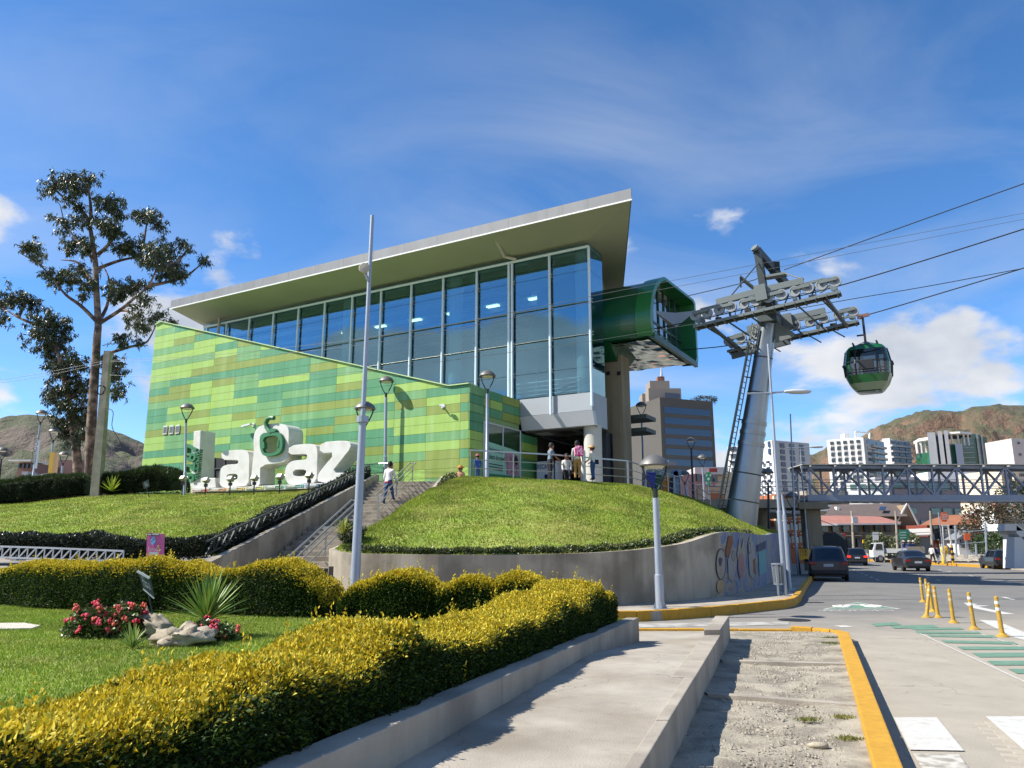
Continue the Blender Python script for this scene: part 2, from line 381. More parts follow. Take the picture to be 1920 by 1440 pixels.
m_conc = M('concrete', '#a09788', 0.9, var=0.10, vscale=2.5, bump=0.25, bscale=45, col2='#8a8275', c2scale=1.1, streak=('#6d665c', 0.35, 1.6))
m_path = M('path_concrete', '#a29a8c', 0.92, var=0.16, vscale=1.4, bump=0.35, bscale=70, col2='#8a8172', c2scale=0.9, c2lo=0.42, c2hi=0.66)
def add_cracks(m, scale=0.42, dark='#5d564b'):
    nt = m.node_tree; L = nt.links.new; b = nt.nodes['Principled BSDF']; g = nt.nodes.new('ShaderNodeNewGeometry')
    src = b.inputs['Base Color'].links[0].from_socket
    nn = nt.nodes.new('ShaderNodeTexNoise'); nn.inputs['Scale'].default_value = 2.0; nn.inputs['Detail'].default_value = 8; L(g.outputs['Position'], nn.inputs['Vector'])
    av = nt.nodes.new('ShaderNodeVectorMath'); av.operation = 'MULTIPLY_ADD'; L(nn.outputs[1], av.inputs[0]); av.inputs[1].default_value = (.9, .9, 0); L(g.outputs['Position'], av.inputs[2])
    vo = nt.nodes.new('ShaderNodeTexVoronoi'); vo.feature = 'DISTANCE_TO_EDGE'; vo.inputs['Scale'].default_value = scale; L(av.outputs[0], vo.inputs['Vector'])
    mr = nt.nodes.new('ShaderNodeMapRange'); L(vo.outputs['Distance'], mr.inputs[0]); mr.inputs[1].default_value = 0; mr.inputs[2].default_value = .0035; mr.inputs[3].default_value = .6; mr.inputs[4].default_value = 0
    st = nt.nodes.new('ShaderNodeTexNoise'); st.inputs['Scale'].default_value = 3.5; st.inputs['Detail'].default_value = 10; st.inputs['Roughness'].default_value = .75; L(g.outputs['Position'], st.inputs['Vector'])
    m2 = nt.nodes.new('ShaderNodeMapRange'); L(st.outputs[0], m2.inputs[0]); m2.inputs[1].default_value = .56; m2.inputs[2].default_value = .72; m2.inputs[4].default_value = .35
    mx = nt.nodes.new('ShaderNodeMath'); mx.operation = 'MAXIMUM'; L(mr.outputs[0], mx.inputs[0]); L(m2.outputs[0], mx.inputs[1])
    mi = nt.nodes.new('ShaderNodeMix'); mi.data_type = 'RGBA'; L(mx.outputs[0], mi.inputs[0]); L(src, mi.inputs[6]); mi.inputs[7].default_value = (*lin(dark), 1); L(mi.outputs[2], b.inputs['Base Color'])
add_cracks(m_path)
m_wallc = M('stained_concrete', '#a69c8a', 0.92, var=0.12, vscale=1.2, bump=0.3, bscale=30, col2='#857c6c', c2scale=0.7, streak=('#5c5446', 0.50, 1.7))
m_ykerb = M('yellow_kerb_paint', '#b68824', 0.8, var=0.12, vscale=9, bump=0.25, bscale=50, col2='#7f735a', c2scale=6.0, c2lo=0.66, c2hi=0.76)
m_white = M('road_white', '#bab8b1', 0.8, var=0.06, vscale=12, col2='#a9a496', c2scale=8.0, c2lo=0.56, c2hi=0.68, bump=0.2, bscale=50)
m_greenp = M('road_green', '#5d7f6b', 0.85, var=0.12, vscale=7, col2='#8b8d7c', c2scale=6.0, c2lo=0.58, c2hi=0.72)
m_soil = M('grit_soil', '#98907f', 0.97, var=0.2, vscale=2.0, bump=0.7, bscale=34, col2='#7d7567', c2scale=3.0)
m_pebble = M('pebbles', '#8f8777', 0.9, island=0.35)
m_steel = M('galvanised_steel', '#9aa3ab', 0.42, 0.55, var=0.08, vscale=2)
m_rail = M('rail_steel', '#a9aaa6', 0.38, 0.75)
m_dark = M('dark_paint', '#1c2326', 0.5)

# ---- walkway between its two low walls
def xl(Y): return -0.68+0.3337*(Y-4.8)
def xr(Y): return 0.768+0.335*(Y-4.85)
def zpath(Y): return 0.40 if Y < 9.6 else max(0.07, 0.40-0.33*(Y-9.6)/4.6)
Ys = np.linspace(-3, 15.4, 60)
P = [[(x, Y, zpath(Y)+0.006*mn.noise(Vector((x*2, Y*1.3, 0)))) for x in np.linspace(xl(Y)-0.02, xr(Y)-0.10, 9)] for Y in Ys]
obj('walkway', MB().grid(P, True), m_path, kind='structure', smooth=2)
def zlow(Y): return 0.67-0.014*(Y-2.5)
T = thing('garden_wall', 'low bare concrete wall holding the hedge bed beside the walkway', 'wall', (xl(5), 5, 0))
seg = [-3, 0.2, 3.4, 6.6, 9.85, 13.1]
for a, b in zip(seg[:-1], seg[1:]):
    mb = MB(); a2, b2 = a+0.006, b-0.006; th = 0.21
    for (ya, yb) in ((a2, b2),):
        vs = [(xl(ya), ya, 0), (xl(yb), yb, 0), (xl(yb)-th, yb, 0), (xl(ya)-th, ya, 0), (xl(ya), ya, zlow(ya)), (xl(yb), yb, zlow(yb)), (xl(yb)-th, yb, zlow(yb)), (xl(ya)-th, ya, zlow(ya))]
        mb.add(vs, [(3, 2, 1, 0), (4, 5, 6, 7), (0, 1, 5, 4), (1, 2, 6, 5), (2, 3, 7, 6), (3, 0, 4, 7)])
    obj('wall_section', mb, m_conc, T, bevel=0.012)
T = thing('walkway_kerb', 'long concrete edging beam between walkway and gritty planting strip', 'kerb', (xr(5), 5, 0))
seg = [-3, 1.2, 4.1, 6.0, 7.9, 11.6, 13.9]
for k, (a, b) in enumerate(zip(seg[:-1], seg[1:])):
    a2, b2 = a+0.005, b-0.005; w = 0.10 if b < 10 else 0.24; zt = lambda y: 0.408+0.004*(k % 2)+(0.07 if y > 11.5 else 0.0)*1
    mb = MB(); vs = []
    for z in (0, 1):
        for y, x in ((a2, xr(a2)), (b2, xr(b2)), (b2, xr(b2)-w), (a2, xr(a2)-w)): vs.append((x, y, 0.0 if z == 0 else zt((a+b)/2)))
    mb.add(vs, [(3, 2, 1, 0), (4, 5, 6, 7), (0, 1, 5, 4), (1, 2, 6, 5), (2, 3, 7, 6), (3, 0, 4, 7)])
    obj('kerb_beam', mb, m_conc, T, bevel=0.010)

# ---- planting strip of grit with its yellow kerb
def xk(Y): return 2.50+0.389*(Y-5.7)            # inner edge of the yellow kerb
Ys = np.linspace(-3, 15.2, 90)
P = [[(x, Y, 0.10+0.025*mn.noise(Vector((x*3, Y*3, 2)))+0.012*mn.noise(Vector((x*11, Y*11, 5)))-0.03*math.sin(math.pi*(x-xr(Y))/(xk(Y)-xr(Y)+1e-3))) for x in np.linspace(xr(Y)-0.01, xk(Y)+0.02, 24)] for Y in Ys]
obj('planting_strip', MB().grid(P, True), m_soil, kind='structure', smooth=2)
n = 9000
yy = 4.2+11*RNG.random(n)**1.4; aa = RNG.random(n); xx = np.array([xr(y)+a*(xk(y)-xr(y)) for y, a in zip(yy, aa)]); keep = RNG.random(n) < np.array([0.35+0.65*(mn.noise(Vector((x*2, y*2, 9))) > -0.05) for x, y in zip(xx, yy)])
xx, yy = xx[keep], yy[keep]; n = len(xx); rr = 0.006+0.019*RNG.random(n)**4
tet = np.array([(1, 0, -.3), (-.5, .87, -.3), (-.6, -.8, -.3), (-.35, -.1, .42), (.45, .35, .38)])
V = np.stack([xx, yy, np.full(n, 0.088)], 1)[:, None, :]+tet[None]*rr[:, None, None]*(0.7+0.6*RNG.random((n, 5, 1)))
Fq = np.array([(0, 1, 4), (1, 2, 3), (2, 0, 3), (0, 4, 3), (1, 3, 4)]); Fp = (np.arange(n)*5)[:, None, None]+Fq[None]
o = raw_obj('gravel', raw_mesh('gravel', V.reshape(-1, 3), Fp.reshape(-1, 3), m_pebble), kind='stuff'); tag(o, 'loose grey pebbles scattered over the planting strip', 'gravel')
def rib(y0, y1, nm):
    mb = MB(); P = []
    for f in np.linspace(0, 1, 12):
        Y = y0+(y1-y0)*f; x = xr(Y)+0.02+(xk(Y)-xr(Y)-0.02)*f
        P.append([(x, Y-0.075, 0.03), (x, Y-0.07, 0.118), (x, Y+0.07, 0.118), (x, Y+0.075, 0.03)])
    return obj(nm, MB().grid(P), m_conc, label=None)
tag(rib(8.75, 8.15, 'concrete_rib'), 'narrow concrete rib crossing the grit strip, the one with weeds growing beside it', 'rib')
tag(rib(11.2, 10.9, 'concrete_rib'), 'narrow concrete rib crossing the bare middle of the grit strip', 'rib')
T = thing('yellow_kerb', 'thick yellow painted kerb along the grit strip', 'kerb', (xk(9), 9, 0))
def kerb_stones(T, pts, w, h, mat, gap=0.012, wob=0.006, left=True):
    for i in range(len(pts)-1):
        a, b = np.array(pts[i][:2]), np.array(pts[i+1][:2]); d = nrm(b-a); nn = np.array([-d[1], d[0]])*(-w if left else w)
        a2, b2 = a+d*gap/2, b-d*gap/2; hh = h+random.uniform(-wob, wob); off = nn*random.uniform(-0.04, 0.04)
        base = [(*(a2+off), -0.04), (*(b2+off), -0.04), (*(b2+nn+off), -0.04), (*(a2+nn+off), -0.04)]
        if left: base = base[::-1]
        obj('kerb_stone', MB().prism(base, (0, 0, hh+0.04)), mat, T, bevel=0.014)
pts = [(xk(y), y) for y in (1.2, 3.3, 5.5, 7.35, 9.9, 12.5, 14.5)]
kerb_stones(T, pts, 0.19, 0.165, m_ykerb)
kerb_stones(T, [(xk(14.5), 14.5), (xk(14.5)+0.05, 15.0), (xk(14.5)-0.15, 15.35), (xk(14.5)-0.5, 15.55)], 0.18, 0.14, m_ykerb, left=True)
T = thing('yellow_kerb', 'low yellow painted kerb along the side street at the end of the walkway', 'kerb', (4, 15.6, 0))
kerb_stones(T, [(xk(14.5)-0.5, 15.58), (4.4, 15.62), (3.2, 15.66), (1.9, 15.70), (0.4, 15.72)], -0.16, 0.10, m_ykerb, left=True)
# the strip runs on to the left behind the hedge as plain pavement
obj('pavement', MB().prism([(-1.5, 13.6, 0), (2.4, 13.3, 0), (6.0, 15.1, 0), (5.2, 15.56, 0), (-1.5, 15.7, 0)], (0, 0, 0.062)), m_path, kind='structure')

# ---- pavement round the mound with a tall yellow kerb
KB = [(-9.0, 19.4), (-5, 18.4), (-1, 17.9)]+[tuple(on_z(x, y, 0)[:2]) for x, y in ((1190, 1166), (1265, 1162), (1340, 1156), (1420, 1147), (1475, 1141), (1496, 1134), (1506, 1118), (1517, 1098), (1532, 1079))]+[(20.6, 52.5), (25, 63), (32, 80), (41, 104)]
WP = [(-4.35, 22.6), (-4.72, 21.5), (-4.70, 20.7), (-4.25, 20.1), (-3.3, 19.75), (-1.4, 19.55), (0.5, 19.75), (2.0, 20.15), (3.3, 20.9), (4.8, 22.3), (6.3, 24.2), (7.6, 26.2), (9.0, 29.0), (10.6, 32.8), (12.4, 37.3), (14.4, 42.0), (16.8, 47.5)]
kp = interp_path(smooth_path([np.array((*p, 0)) for p in KB], 160), 120)
kin = [kp[i]+np.array([-(kp[min(i+1, 119)]-kp[max(i-1, 0)])[1], (kp[min(i+1, 119)]-kp[max(i-1, 0)])[0], 0])/np.linalg.norm(kp[min(i+1, 119)]-kp[max(i-1, 0)])*.09 for i in range(120)]
side = [tuple(p) for p in kin]+[(38, 104, 0), (21.5, 66, 0), (17.5, 50, 0)]+[(*p, 0) for p in WP[::-1]]+[(-9, 22.6, 0)]
obj('pavement', MB().prism(side, (0, 0, 0.205)), m_path, kind='structure')
T = thing('yellow_kerb', 'tall yellow painted kerb curving round the pavement below the mural wall', 'kerb', (*KB[5], 0))
kcut = max(i for i in range(120) if kp[i][1] < 44); kerb_stones(T, interp_path(kp[8:kcut+1], 30), -0.17, 0.235, m_ykerb, left=True)
T = thing('yellow_kerb', 'yellow painted kerb along the far road past the footbridge pier', 'kerb', (*KB[12], 0))
kerb_stones(T, interp_path(kp[kcut:], 14), -0.17, 0.2, m_ykerb)

# ---- far side of the road
RK = [tuple(on_z(x, y, 0)[:2]) for x, y in ((2060, 1078), (1925, 1070), (1851, 1065), (1760, 1059.5), (1690, 1056), (1640, 1053))]+[(47, 112), (50, 140)]
obj('pavement', MB().prism([(*p, 0) for p in RK]+[(75, 140, 0), (75, 58, 0)], (0, 0, 0.17)), M('far_pavement', '#9c9282', 0.95, var=0.12, vscale=0.6), kind='structure')
T = thing('yellow_kerb', 'yellow painted kerb along the far side of the main road', 'kerb', (*RK[2], 0))
kerb_stones(T, interp_path([np.array((*p, 0)) for p in RK[:7]], 26), 0.28, 0.24, m_ykerb, left=True)

# ---- road markings
def mark(pix, mat, nm, label, cat='road marking', z=0.006, group=None):
    return tag(obj(nm, MB().poly([(*on_z(x, y, 0)[:2], z) for x, y in pix]), mat), label, cat, group)
mark([(1676, 1347), (1757, 1347), (1808, 1410), (1706, 1408)], m_white, 'crossing_stripe', 'white crossing stripe beside the yellow kerb, cut short by a crack', z=0.0105)
mark([(1712, 1415), (1798, 1417), (1842, 1475), (1750, 1475)], M('worn_white', '#b9b5aa', 0.85, var=0.1, vscale=9, col2='#8c877b', c2scale=7), 'crossing_stripe', 'worn greyish piece of crossing stripe beyond the crack', z=0.0105)
mark([(1848, 1345), (1935, 1345), (2050, 1470), (1990, 1470)], m_white, 'crossing_stripe', 'broad white crossing stripe out on the carriageway away from the kerb', z=0.0105)
lf = [(1633, 1170), (1668, 1174), (1706, 1178), (1715, 1184), (1738, 1190), (1764, 1201), (1794, 1213), (1822, 1225), (1850, 1240), (1890, 1255)]
rt = [(1680, 1167), (1750, 1172), (1800, 1177), (1834, 1185), (1862, 1192), (1900, 1204), (1945, 1213), (1990, 1224), (2040, 1240), (2100, 1255)]
hs = [5, 5, 4, 4, 4.5, 5, 6, 8, 8, 9]
for k in range(10):
    (x0, y0), (x1, y1) = lf[k], rt[k]; h = hs[k]
    mark([(x0, y0), (x0+h*1.9, y0+h), (x1+h*1.9, y1+h), (x1, y1)], m_greenp, 'cycle_lane_stripe', 'green painted bar of the cycle crossing beside the yellow posts', z=0.008, group='green cycle crossing bars')
for (a, b, lab) in (((1712, 1183), (1985, 1310), 'thin pale line edging the green cycle bars on the kerb side'), ((1822, 1184), (2060, 1262), 'thin pale line edging the green cycle bars on the post side')):
    mark([a, (a[0]+3, a[1]), (b[0]+6, b[1]), b], m_white, 'painted_line', lab, z=0.0075)
mark([(1836, 1163), (1868, 1164), (1990, 1215), (1905, 1197)], m_white, 'road_bar', 'thick white bar painted next to the row of yellow posts')
mark([(1807, 1130), (1834, 1133), (1826, 1135), (1858, 1136), (1834, 1138), (1904, 1152), (1880, 1152), (1822, 1140), (1818, 1139)], m_white, 'road_arrow', 'white arrow painted on the carriageway')
tri = [(1541, 1143), (1690, 1142), (1608, 1129.5)]
tr = mark(tri, m_white, 'priority_triangle', 'white outlined green triangle with bicycle painted on the road', z=0.005)
o = obj('green_field', MB().poly([(*on_z(x, y, 0)[:2], 0.009) for x, y in ((1550, 1142.2), (1680, 1141.5), (1608, 1130.2))]), m_greenp, tr)
a, b = on_z(1545, 1146.8, 0), on_z(1688, 1145.6, 0); rgt = nrm(b-a); upv = np.array([-rgt[1], rgt[0], 0])
tb = text_mb('PRIORIDAD', 0.62, (a[0], a[1], 0.007), rgt, upv, squash=np.linalg.norm(b-a)/3.35); obj('lettering', tb, m_white, tr)
bc = on_z(1608, 1138, 0); mb = MB()
for dx in (-0.45, 0.45): mb.tube([(bc[0]+dx+0.22*math.cos(t), bc[1]+0.3*math.sin(t), 0.013) for t in np.linspace(0, 2*math.pi, 15)], 0.03, 4)
mb.tube([(bc[0]-0.45, bc[1], 0.013), (bc[0]-0.15, bc[1]+0.5, 0.013), (bc[0]+0.3, bc[1]+0.5, 0.013), (bc[0]+0.45, bc[1], 0.013)], 0.03, 4); obj('bicycle_symbol', mb, m_white, tr)
# lane dashes follow the road uphill
for (pl, lab) in (([(1601, 1068), (1608, 1072), (1616, 1075), (1624, 1078.5), (1634, 1082.5), (1645, 1087)], 'short white lane dash between the parked van and the dark saloon'),
                  ([(1705, 1074.3), (1722, 1078), (1739, 1082.6), (1760, 1088)], 'short white lane dash in front of the dark saloon'),
                  ([(1762, 1068.5), (1780, 1071.6), (1800, 1075.6), (1821, 1080), (1845, 1085), (1873, 1091)], 'short white lane dash between the saloon and the far kerb'),
                  ([(1890, 1122)], 'short white lane dash beyond the yellow posts')):
    for (x, y) in pl:
        c = on_z(x, y, 0); d = np.array([0.36, 0.93, 0]); r2 = np.array([0.93, -0.36, 0])
        tag(obj('lane_dash', MB().poly([(c+d*s*0.75+r2*w*0.07)*[1, 1, 0]+[0, 0, 0.006] for s, w in ((-1, -1), (-1, 1), (1, 1), (1, -1))]), m_white), lab, 'road marking', 'lane dashes on the main road' if len(pl) > 1 else None)
tag(obj('manhole_cover', MB().lathe((*on_z(1489, 1163, 0)[:2], 0.002), [(0.36, 0), (0.36, 0.012), (0.0, 0.013)], 20), M('cast_iron', '#2b2a29', 0.6, 0.4)), 'dark round manhole cover in the side street', 'manhole cover')
tag(obj('zebra_patch', MB().poly([(*on_z(x, y, 0)[:2], 0.006) for x, y in ((1562, 1173.5), (1585, 1173), (1602, 1176), (1578, 1176.5))]), m_white), 'small white paint patch at the tip of the kerbed strip', 'road marking')
tag(obj('zebra_bar', MB().poly([(*on_z(x, y, 0)[:2], 0.006) for x, y in ((1190, 1170), (1480, 1166), (1480, 1172), (1200, 1177))]), M('faded_white', '#a8a69f', 0.85, var=0.1, vscale=6, col2='#86837c', c2scale=3)), 'long faded white bar painted across the side street', 'road marking')
# single pavers that still show in the dusty roadway by the crossing
m_paver = M('paver', '#a39a89', 0.93, var=0.10, vscale=5, bump=0.3, bscale=60, island=0.0)
pav = MB().box(tuple(ROAD.location), (0.194, 0.094, 0.02)); pm = None; cnt = 0
d0, d1 = np.array([0.927, -0.375, 0]), np.array([0.375, 0.927, 0])
for j in range(26):
    for i in range(11):
        p = np.array([3.62, 5.55, 0])+d0*((i+0.5*(j % 2))*0.2)+d1*j*0.1
        if p[0] < xk(p[1])+0.42: continue
        if pm is None: o = obj('paver', pav, m_paver, ROAD, bevel=0.006); pm = o.data
        else: o = bpy.data.objects.new('paver', pm); COL.objects.link(o); o.parent = ROAD
        o.location = (p[0]-ROAD.location[0]+random.uniform(-.003, .003), p[1]-ROAD.location[1]+random.uniform(-.003, .003), -0.0045+random.uniform(-0.002, 0.002)); o.rotation_euler = (random.uniform(-.012, .012), random.uniform(-.008, .008), math.atan2(d0[1], d0[0])+random.uniform(-.02, .02)); cnt += 1

# ---- left: street climbing behind the hedge
def zst(x): 
    f = min(max((-4.5-x)/9.0, 0), 1); return 0.02+1.12*f*f*(3-2*f)
def ylo(x): return float(np.interp(x, [-45, -16, -11.5, -5.5, -2.2], [19.0, 18.2, 17.7, 15.4, 14.3]))
P = [[(x, ylo(x)+(22.4-ylo(x))*f, zst(x)) for x in np.linspace(-45, -3.2, 40)] for f in (0, .3, .7, 1)]
obj('side_street', MB().grid(P, True), m_path, kind='structure', smooth=2)

# ---- lawns
m_grass = M('grass_turf', '#728a26', 0.95, var=0.25, vscale=1.2, bump=0.8, bscale=35, col2='#949a48', c2scale=0.55, c2lo=0.42, c2hi=0.68)
LAWN_Z = 0.5
lawn_poly = [(xl(1.5)-0.2, 1.5), (xl(13.0)-0.2, 13.0), (0.9, 12.9), (-2.2, 13.6), (-5.5, 14.6), (-11.5, 17.0), (-16, 17.5), (-16, 1.5)]
obj('lawn', MB().prism([(*p, 0.0) for p in lawn_poly], (0, 0, LAWN_Z)), m_grass, kind='structure')

WTOP = [1.95, 1.66, 1.58, 1.50, 1.47, 1.45, 1.46, 1.50, 1.58, 1.75, 2.08, 2.12, 2.10, 2.15, 2.3, 2.4, 2.5]
E0, E1, E2, E3, E4 = on_z(872, 893, ZP), on_z(1040, 899.5, ZP), on_z(1178, 908, ZP), on_z(1282, 931, ZP), on_z(1345, 960, ZP-0.75)
W3 = smooth_path([(*p, z) for p, z in zip(WP, WTOP)], 90)
Ek = [E0, E0+(E1-E0)*0.02, E0+(E1-E0)*0.05, E0+(E1-E0)*0.12, E0+(E1-E0)*0.25, E0+(E1-E0)*0.5, E1, E1+(E2-E1)*0.3, E1+(E2-E1)*0.55, E1+(E2-E1)*0.8, E2, E2+(E3-E2)*0.25, E2+(E3-E2)*0.55, E3, E4, E4+(2.6, 4, -0.4), E4+(5, 9, -0.9)]
Ed = smooth_path(Ek, 90)
P = []
for k in range(90):
    row = []
    for q in np.linspace(0, 1, 30):
        p = W3[k]*(1-q)+Ed[k]*q; z = W3[k][2]+(Ed[k][2]-W3[k][2])*(1-(1-q)**1.25) - 0.03
        z += 0.07*math.sin(math.pi*q)*mn.noise(Vector((p[0]*0.9, p[1]*0.9, 0)))*2
        row.append((p[0], p[1], z))
    P.append(row)
MOUND = np.array(P)
obj('mound', MB().grid(P), m_grass, kind='structure', smooth=2)
# retaining wall
T = thing('retaining_wall', 'stained concrete retaining wall bowed round the grass mound, painted with a mural at one end', 'wall', (0.5, 19.7, 0))
Wc = W3; NC = len(Wc); km = min(k for k in range(40, NC) if to_px(Wc[k])[0] > 1336); sec = sorted(set([0, 18, 30, 40, 50, km, km+6, km+12, 83, 89]))
def outn(k): d = nrm(Wc[min(k+1, NC-1)]-Wc[max(k-1, 0)])*[1, 1, 0]; d = nrm(d); return np.array([d[1], -d[0], 0])
m_mural = M('mural_paint', '#8f9ab4', 0.85)
def mural_nodes(m):
    nt = m.node_tree; L = nt.links.new; b = nt.nodes['Principled BSDF']; g = nt.nodes.new('ShaderNodeNewGeometry')
    n = nt.nodes.new('ShaderNodeTexNoise'); n.inputs['Scale'].default_value = 1.1; n.inputs['Detail'].default_value = 1.5; n.inputs['Distortion'].default_value = 1.6; L(g.outputs['Position'], n.inputs['Vector'])
    cr = nt.nodes.new('ShaderNodeValToRGB'); cr.color_ramp.interpolation = 'CONSTANT'; L(n.outputs[0], cr.inputs[0]); e = cr.color_ramp.elements
    e[0].position = 0; e[0].color = (*lin('#616d8c'), 1); e[1].position = 0.42; e[1].color = (*lin('#6b7793'), 1)
    for p, c in ((0.50, '#8d8880'), (0.56, '#787066'), (0.585, '#908a7f'), (0.64, '#6a7390')): q = e.new(p); q.color = (*lin(c), 1)
    n2 = nt.nodes.new('ShaderNodeTexNoise'); n2.inputs['Scale'].default_value = 5; n2.inputs['Detail'].default_value = 6; L(g.outputs['Position'], n2.inputs['Vector'])
    mx = nt.nodes.new('ShaderNodeMix'); mx.data_type = 'RGBA'; mr = nt.nodes.new('ShaderNodeMapRange'); L(n2.outputs[0], mr.inputs[0]); mr.inputs[1].default_value = 0.5; mr.inputs[2].default_value = 0.75; mr.inputs[4].default_value = 0.5
    L(mr.outputs[0], mx.inputs[0]); L(cr.outputs[0], mx.inputs[6]); mx.inputs[7].default_value = (*lin('#7a7264'), 1); L(mx.outputs[2], b.inputs['Base Color'])
mural_nodes(m_mural)
for i, (a, b) in enumerate(zip(sec[:-1], sec[1:])):
    P = []
    for k in range(a, b+1):
        o_ = outn(k)*0.14; w = Wc[k]; f = 0.004 if k in (a, b) else 0
        P.append([(w[0]+o_[0]*(1-f), w[1]+o_[1]*(1-f), 0.10), (w[0]+o_[0]*(1-f), w[1]+o_[1]*(1-f), w[2]+0.02), (w[0]-o_[0], w[1]-o_[1], w[2]+0.02), (w[0]-o_[0], w[1]-o_[1], w[2]-0.5)])
    wt = np.array([p[1] for p in P]).mean(0); px_ = to_px(wt)[0]
    obj('wall_section', MB().grid(P), m_mural if a >= km else m_wallc, T, smooth=True)
RETW = T

# stairs up to the plaza
SD = nrm((0.15, 1.0, 0)); SR = np.array([SD[1], -SD[0], 0])      # stair direction and its right-hand side
def stl(Y): return np.array([-8.2+0.15*(Y-22), Y, 0.0])           # left edge line
SW = 3.35
T = thing('staircase', 'wide concrete staircase climbing between lawn and grass mound', 'stairs', stl(24))
m_step = M('step_concrete', '#9f9686', 0.92, var=0.12, vscale=3, bump=0.3, bscale=60, col2='#857c6e', c2scale=2)
nstep = 26; y0 = 22.55; z0 = 0.2; rise = (ZP-z0)/nstep; runs = [0.44]*nstep; Yc = y0; zc = z0; stair_prof = []
for i in range(nstep):
    ln = runs[i]+(1.25 if i == 12 else 0)+(0.5 if i == nstep-1 else 0)
    a = stl(Yc); mb = MB(); A = a+[0, 0, zc-0.25]; L_ = SD*(ln/SD[1]+0.05)
    mb.prism([A, A+SR*SW, A+SR*SW+L_, A+L_], (0, 0, rise+0.25)); obj('step', mb, m_step, T, bevel=0.012)
    stair_prof.append((Yc, zc+rise)); Yc += ln; zc += rise
STZ0, STY0 = z0, y0
def zstair(Y):
    z = STZ0
    for y, h in stair_prof:
        if Y >= y: z = h
    return z
YT = Yc
def stair_line(Y): return np.interp(Y, [STY0, stair_prof[12][0], stair_prof[13][0], YT-0.5], [STZ0+0.1, stair_prof[12][1], stair_prof[12][1], ZP])
YT = Yc
T = thing('stair_wall', 'sloping concrete stringer wall between staircase and left lawn', 'wall', stl(23))
mb = MB(); ys = np.linspace(21.6, 35.6, 24); P = []
def zsl(Y): return np.interp(Y, [21.6, 23, 35.6], [1.28, 1.62, 4.98])
for Y in ys: a = stl(Y)-SR*0.02; P.append([a+[0, 0, 0], a+[0, 0, zsl(Y)], a-SR*0.24+[0, 0, zsl(Y)], a-SR*0.24])
mb.grid(P, True); mb.poly(P[0][::-1]); obj('wall_section', mb, m_wallc, T)
T = thing('stair_wall', 'low sloping concrete kerb wall between staircase and grass mound', 'wall', stl(24)+SR*SW)
P = []
for Y in np.linspace(22.4, 34.0, 20): a = stl(Y)+SR*(SW+0.0); z = stair_line(Y)+0.62*(1 if Y > 23.5 else 0.9); P.append([a+[0, 0, 0], a+[0, 0, z], a+SR*0.22+[0, 0, z], a+SR*0.22])
mb = MB().grid(P, True); mb.poly(P[0][::-1]); obj('wall_section', mb, m_wallc, T)

# left lawn
B3 = [at_y(-260, 1020, 27), at_y(-60, 1021, 26.5), at_y(80, 1023, 26), at_y(200, 1027, 25), at_y(300, 1030, 23.8), at_y(385, 1040, 22.6), stl(23)-SR*0.25+[0, 0, zsl(23)-0.1], stl(27)-SR*0.25+[0, 0, zsl(27)-0.1], stl(31)-SR*0.25+[0, 0, zsl(31)-0.1], stl(35.2)-SR*0.25+[0, 0, zsl(35)-0.15]]
T3 = [at_y(-260, 985, 44), at_y(-60, 950, 44), at_y(60, 940, 44), at_y(170, 930, 43.5), at_y(260, 926, 43), at_y(350, 926, 42), at_y(450, 924, 40.4), at_y(540, 920, 39), at_y(620, 915, 37.8), at_y(690, 906, 36.4)]
Bs, Ts = smooth_path(B3, 60), smooth_path(T3, 60); P = []
for k in range(60):
    row = []
    for q in np.linspace(0, 1, 26):
        p = Bs[k]*(1-q)+Ts[k]*q; z = Bs[k][2]+(Ts[k][2]-Bs[k][2])*(1-(1-q)**1.15)+0.10*math.sin(math.pi*q)*mn.noise(Vector((p[0]*.5, p[1]*.5, 3)))
        row.append((p[0], p[1], z))
    P.append(row)
SLOPE = np.array(P)
obj('sloping_lawn', MB().grid(P), m_grass, kind='structure', smooth=2)
# plaza slab
pz = [stl(YT-0.3)+SR*SW, E0, E1, E2, E3, E3+(3.5, 7, 0), (24, 62, 0), (24, 85, 0), (-60, 85, 0), (-60, 46, 0), at_y(-60, 948, 44.5), at_y(170, 927, 43.9), S(27, -2.2, 5), S(14, -2.4, 5), stl(YT-0.3)]
obj('plaza', MB().prism([(p[0], p[1], ZP-0.35) for p in pz], (0, 0, 0.35)), M('plaza_paving', '#98938a', 0.9, var=0.1, vscale=1), kind='structure')

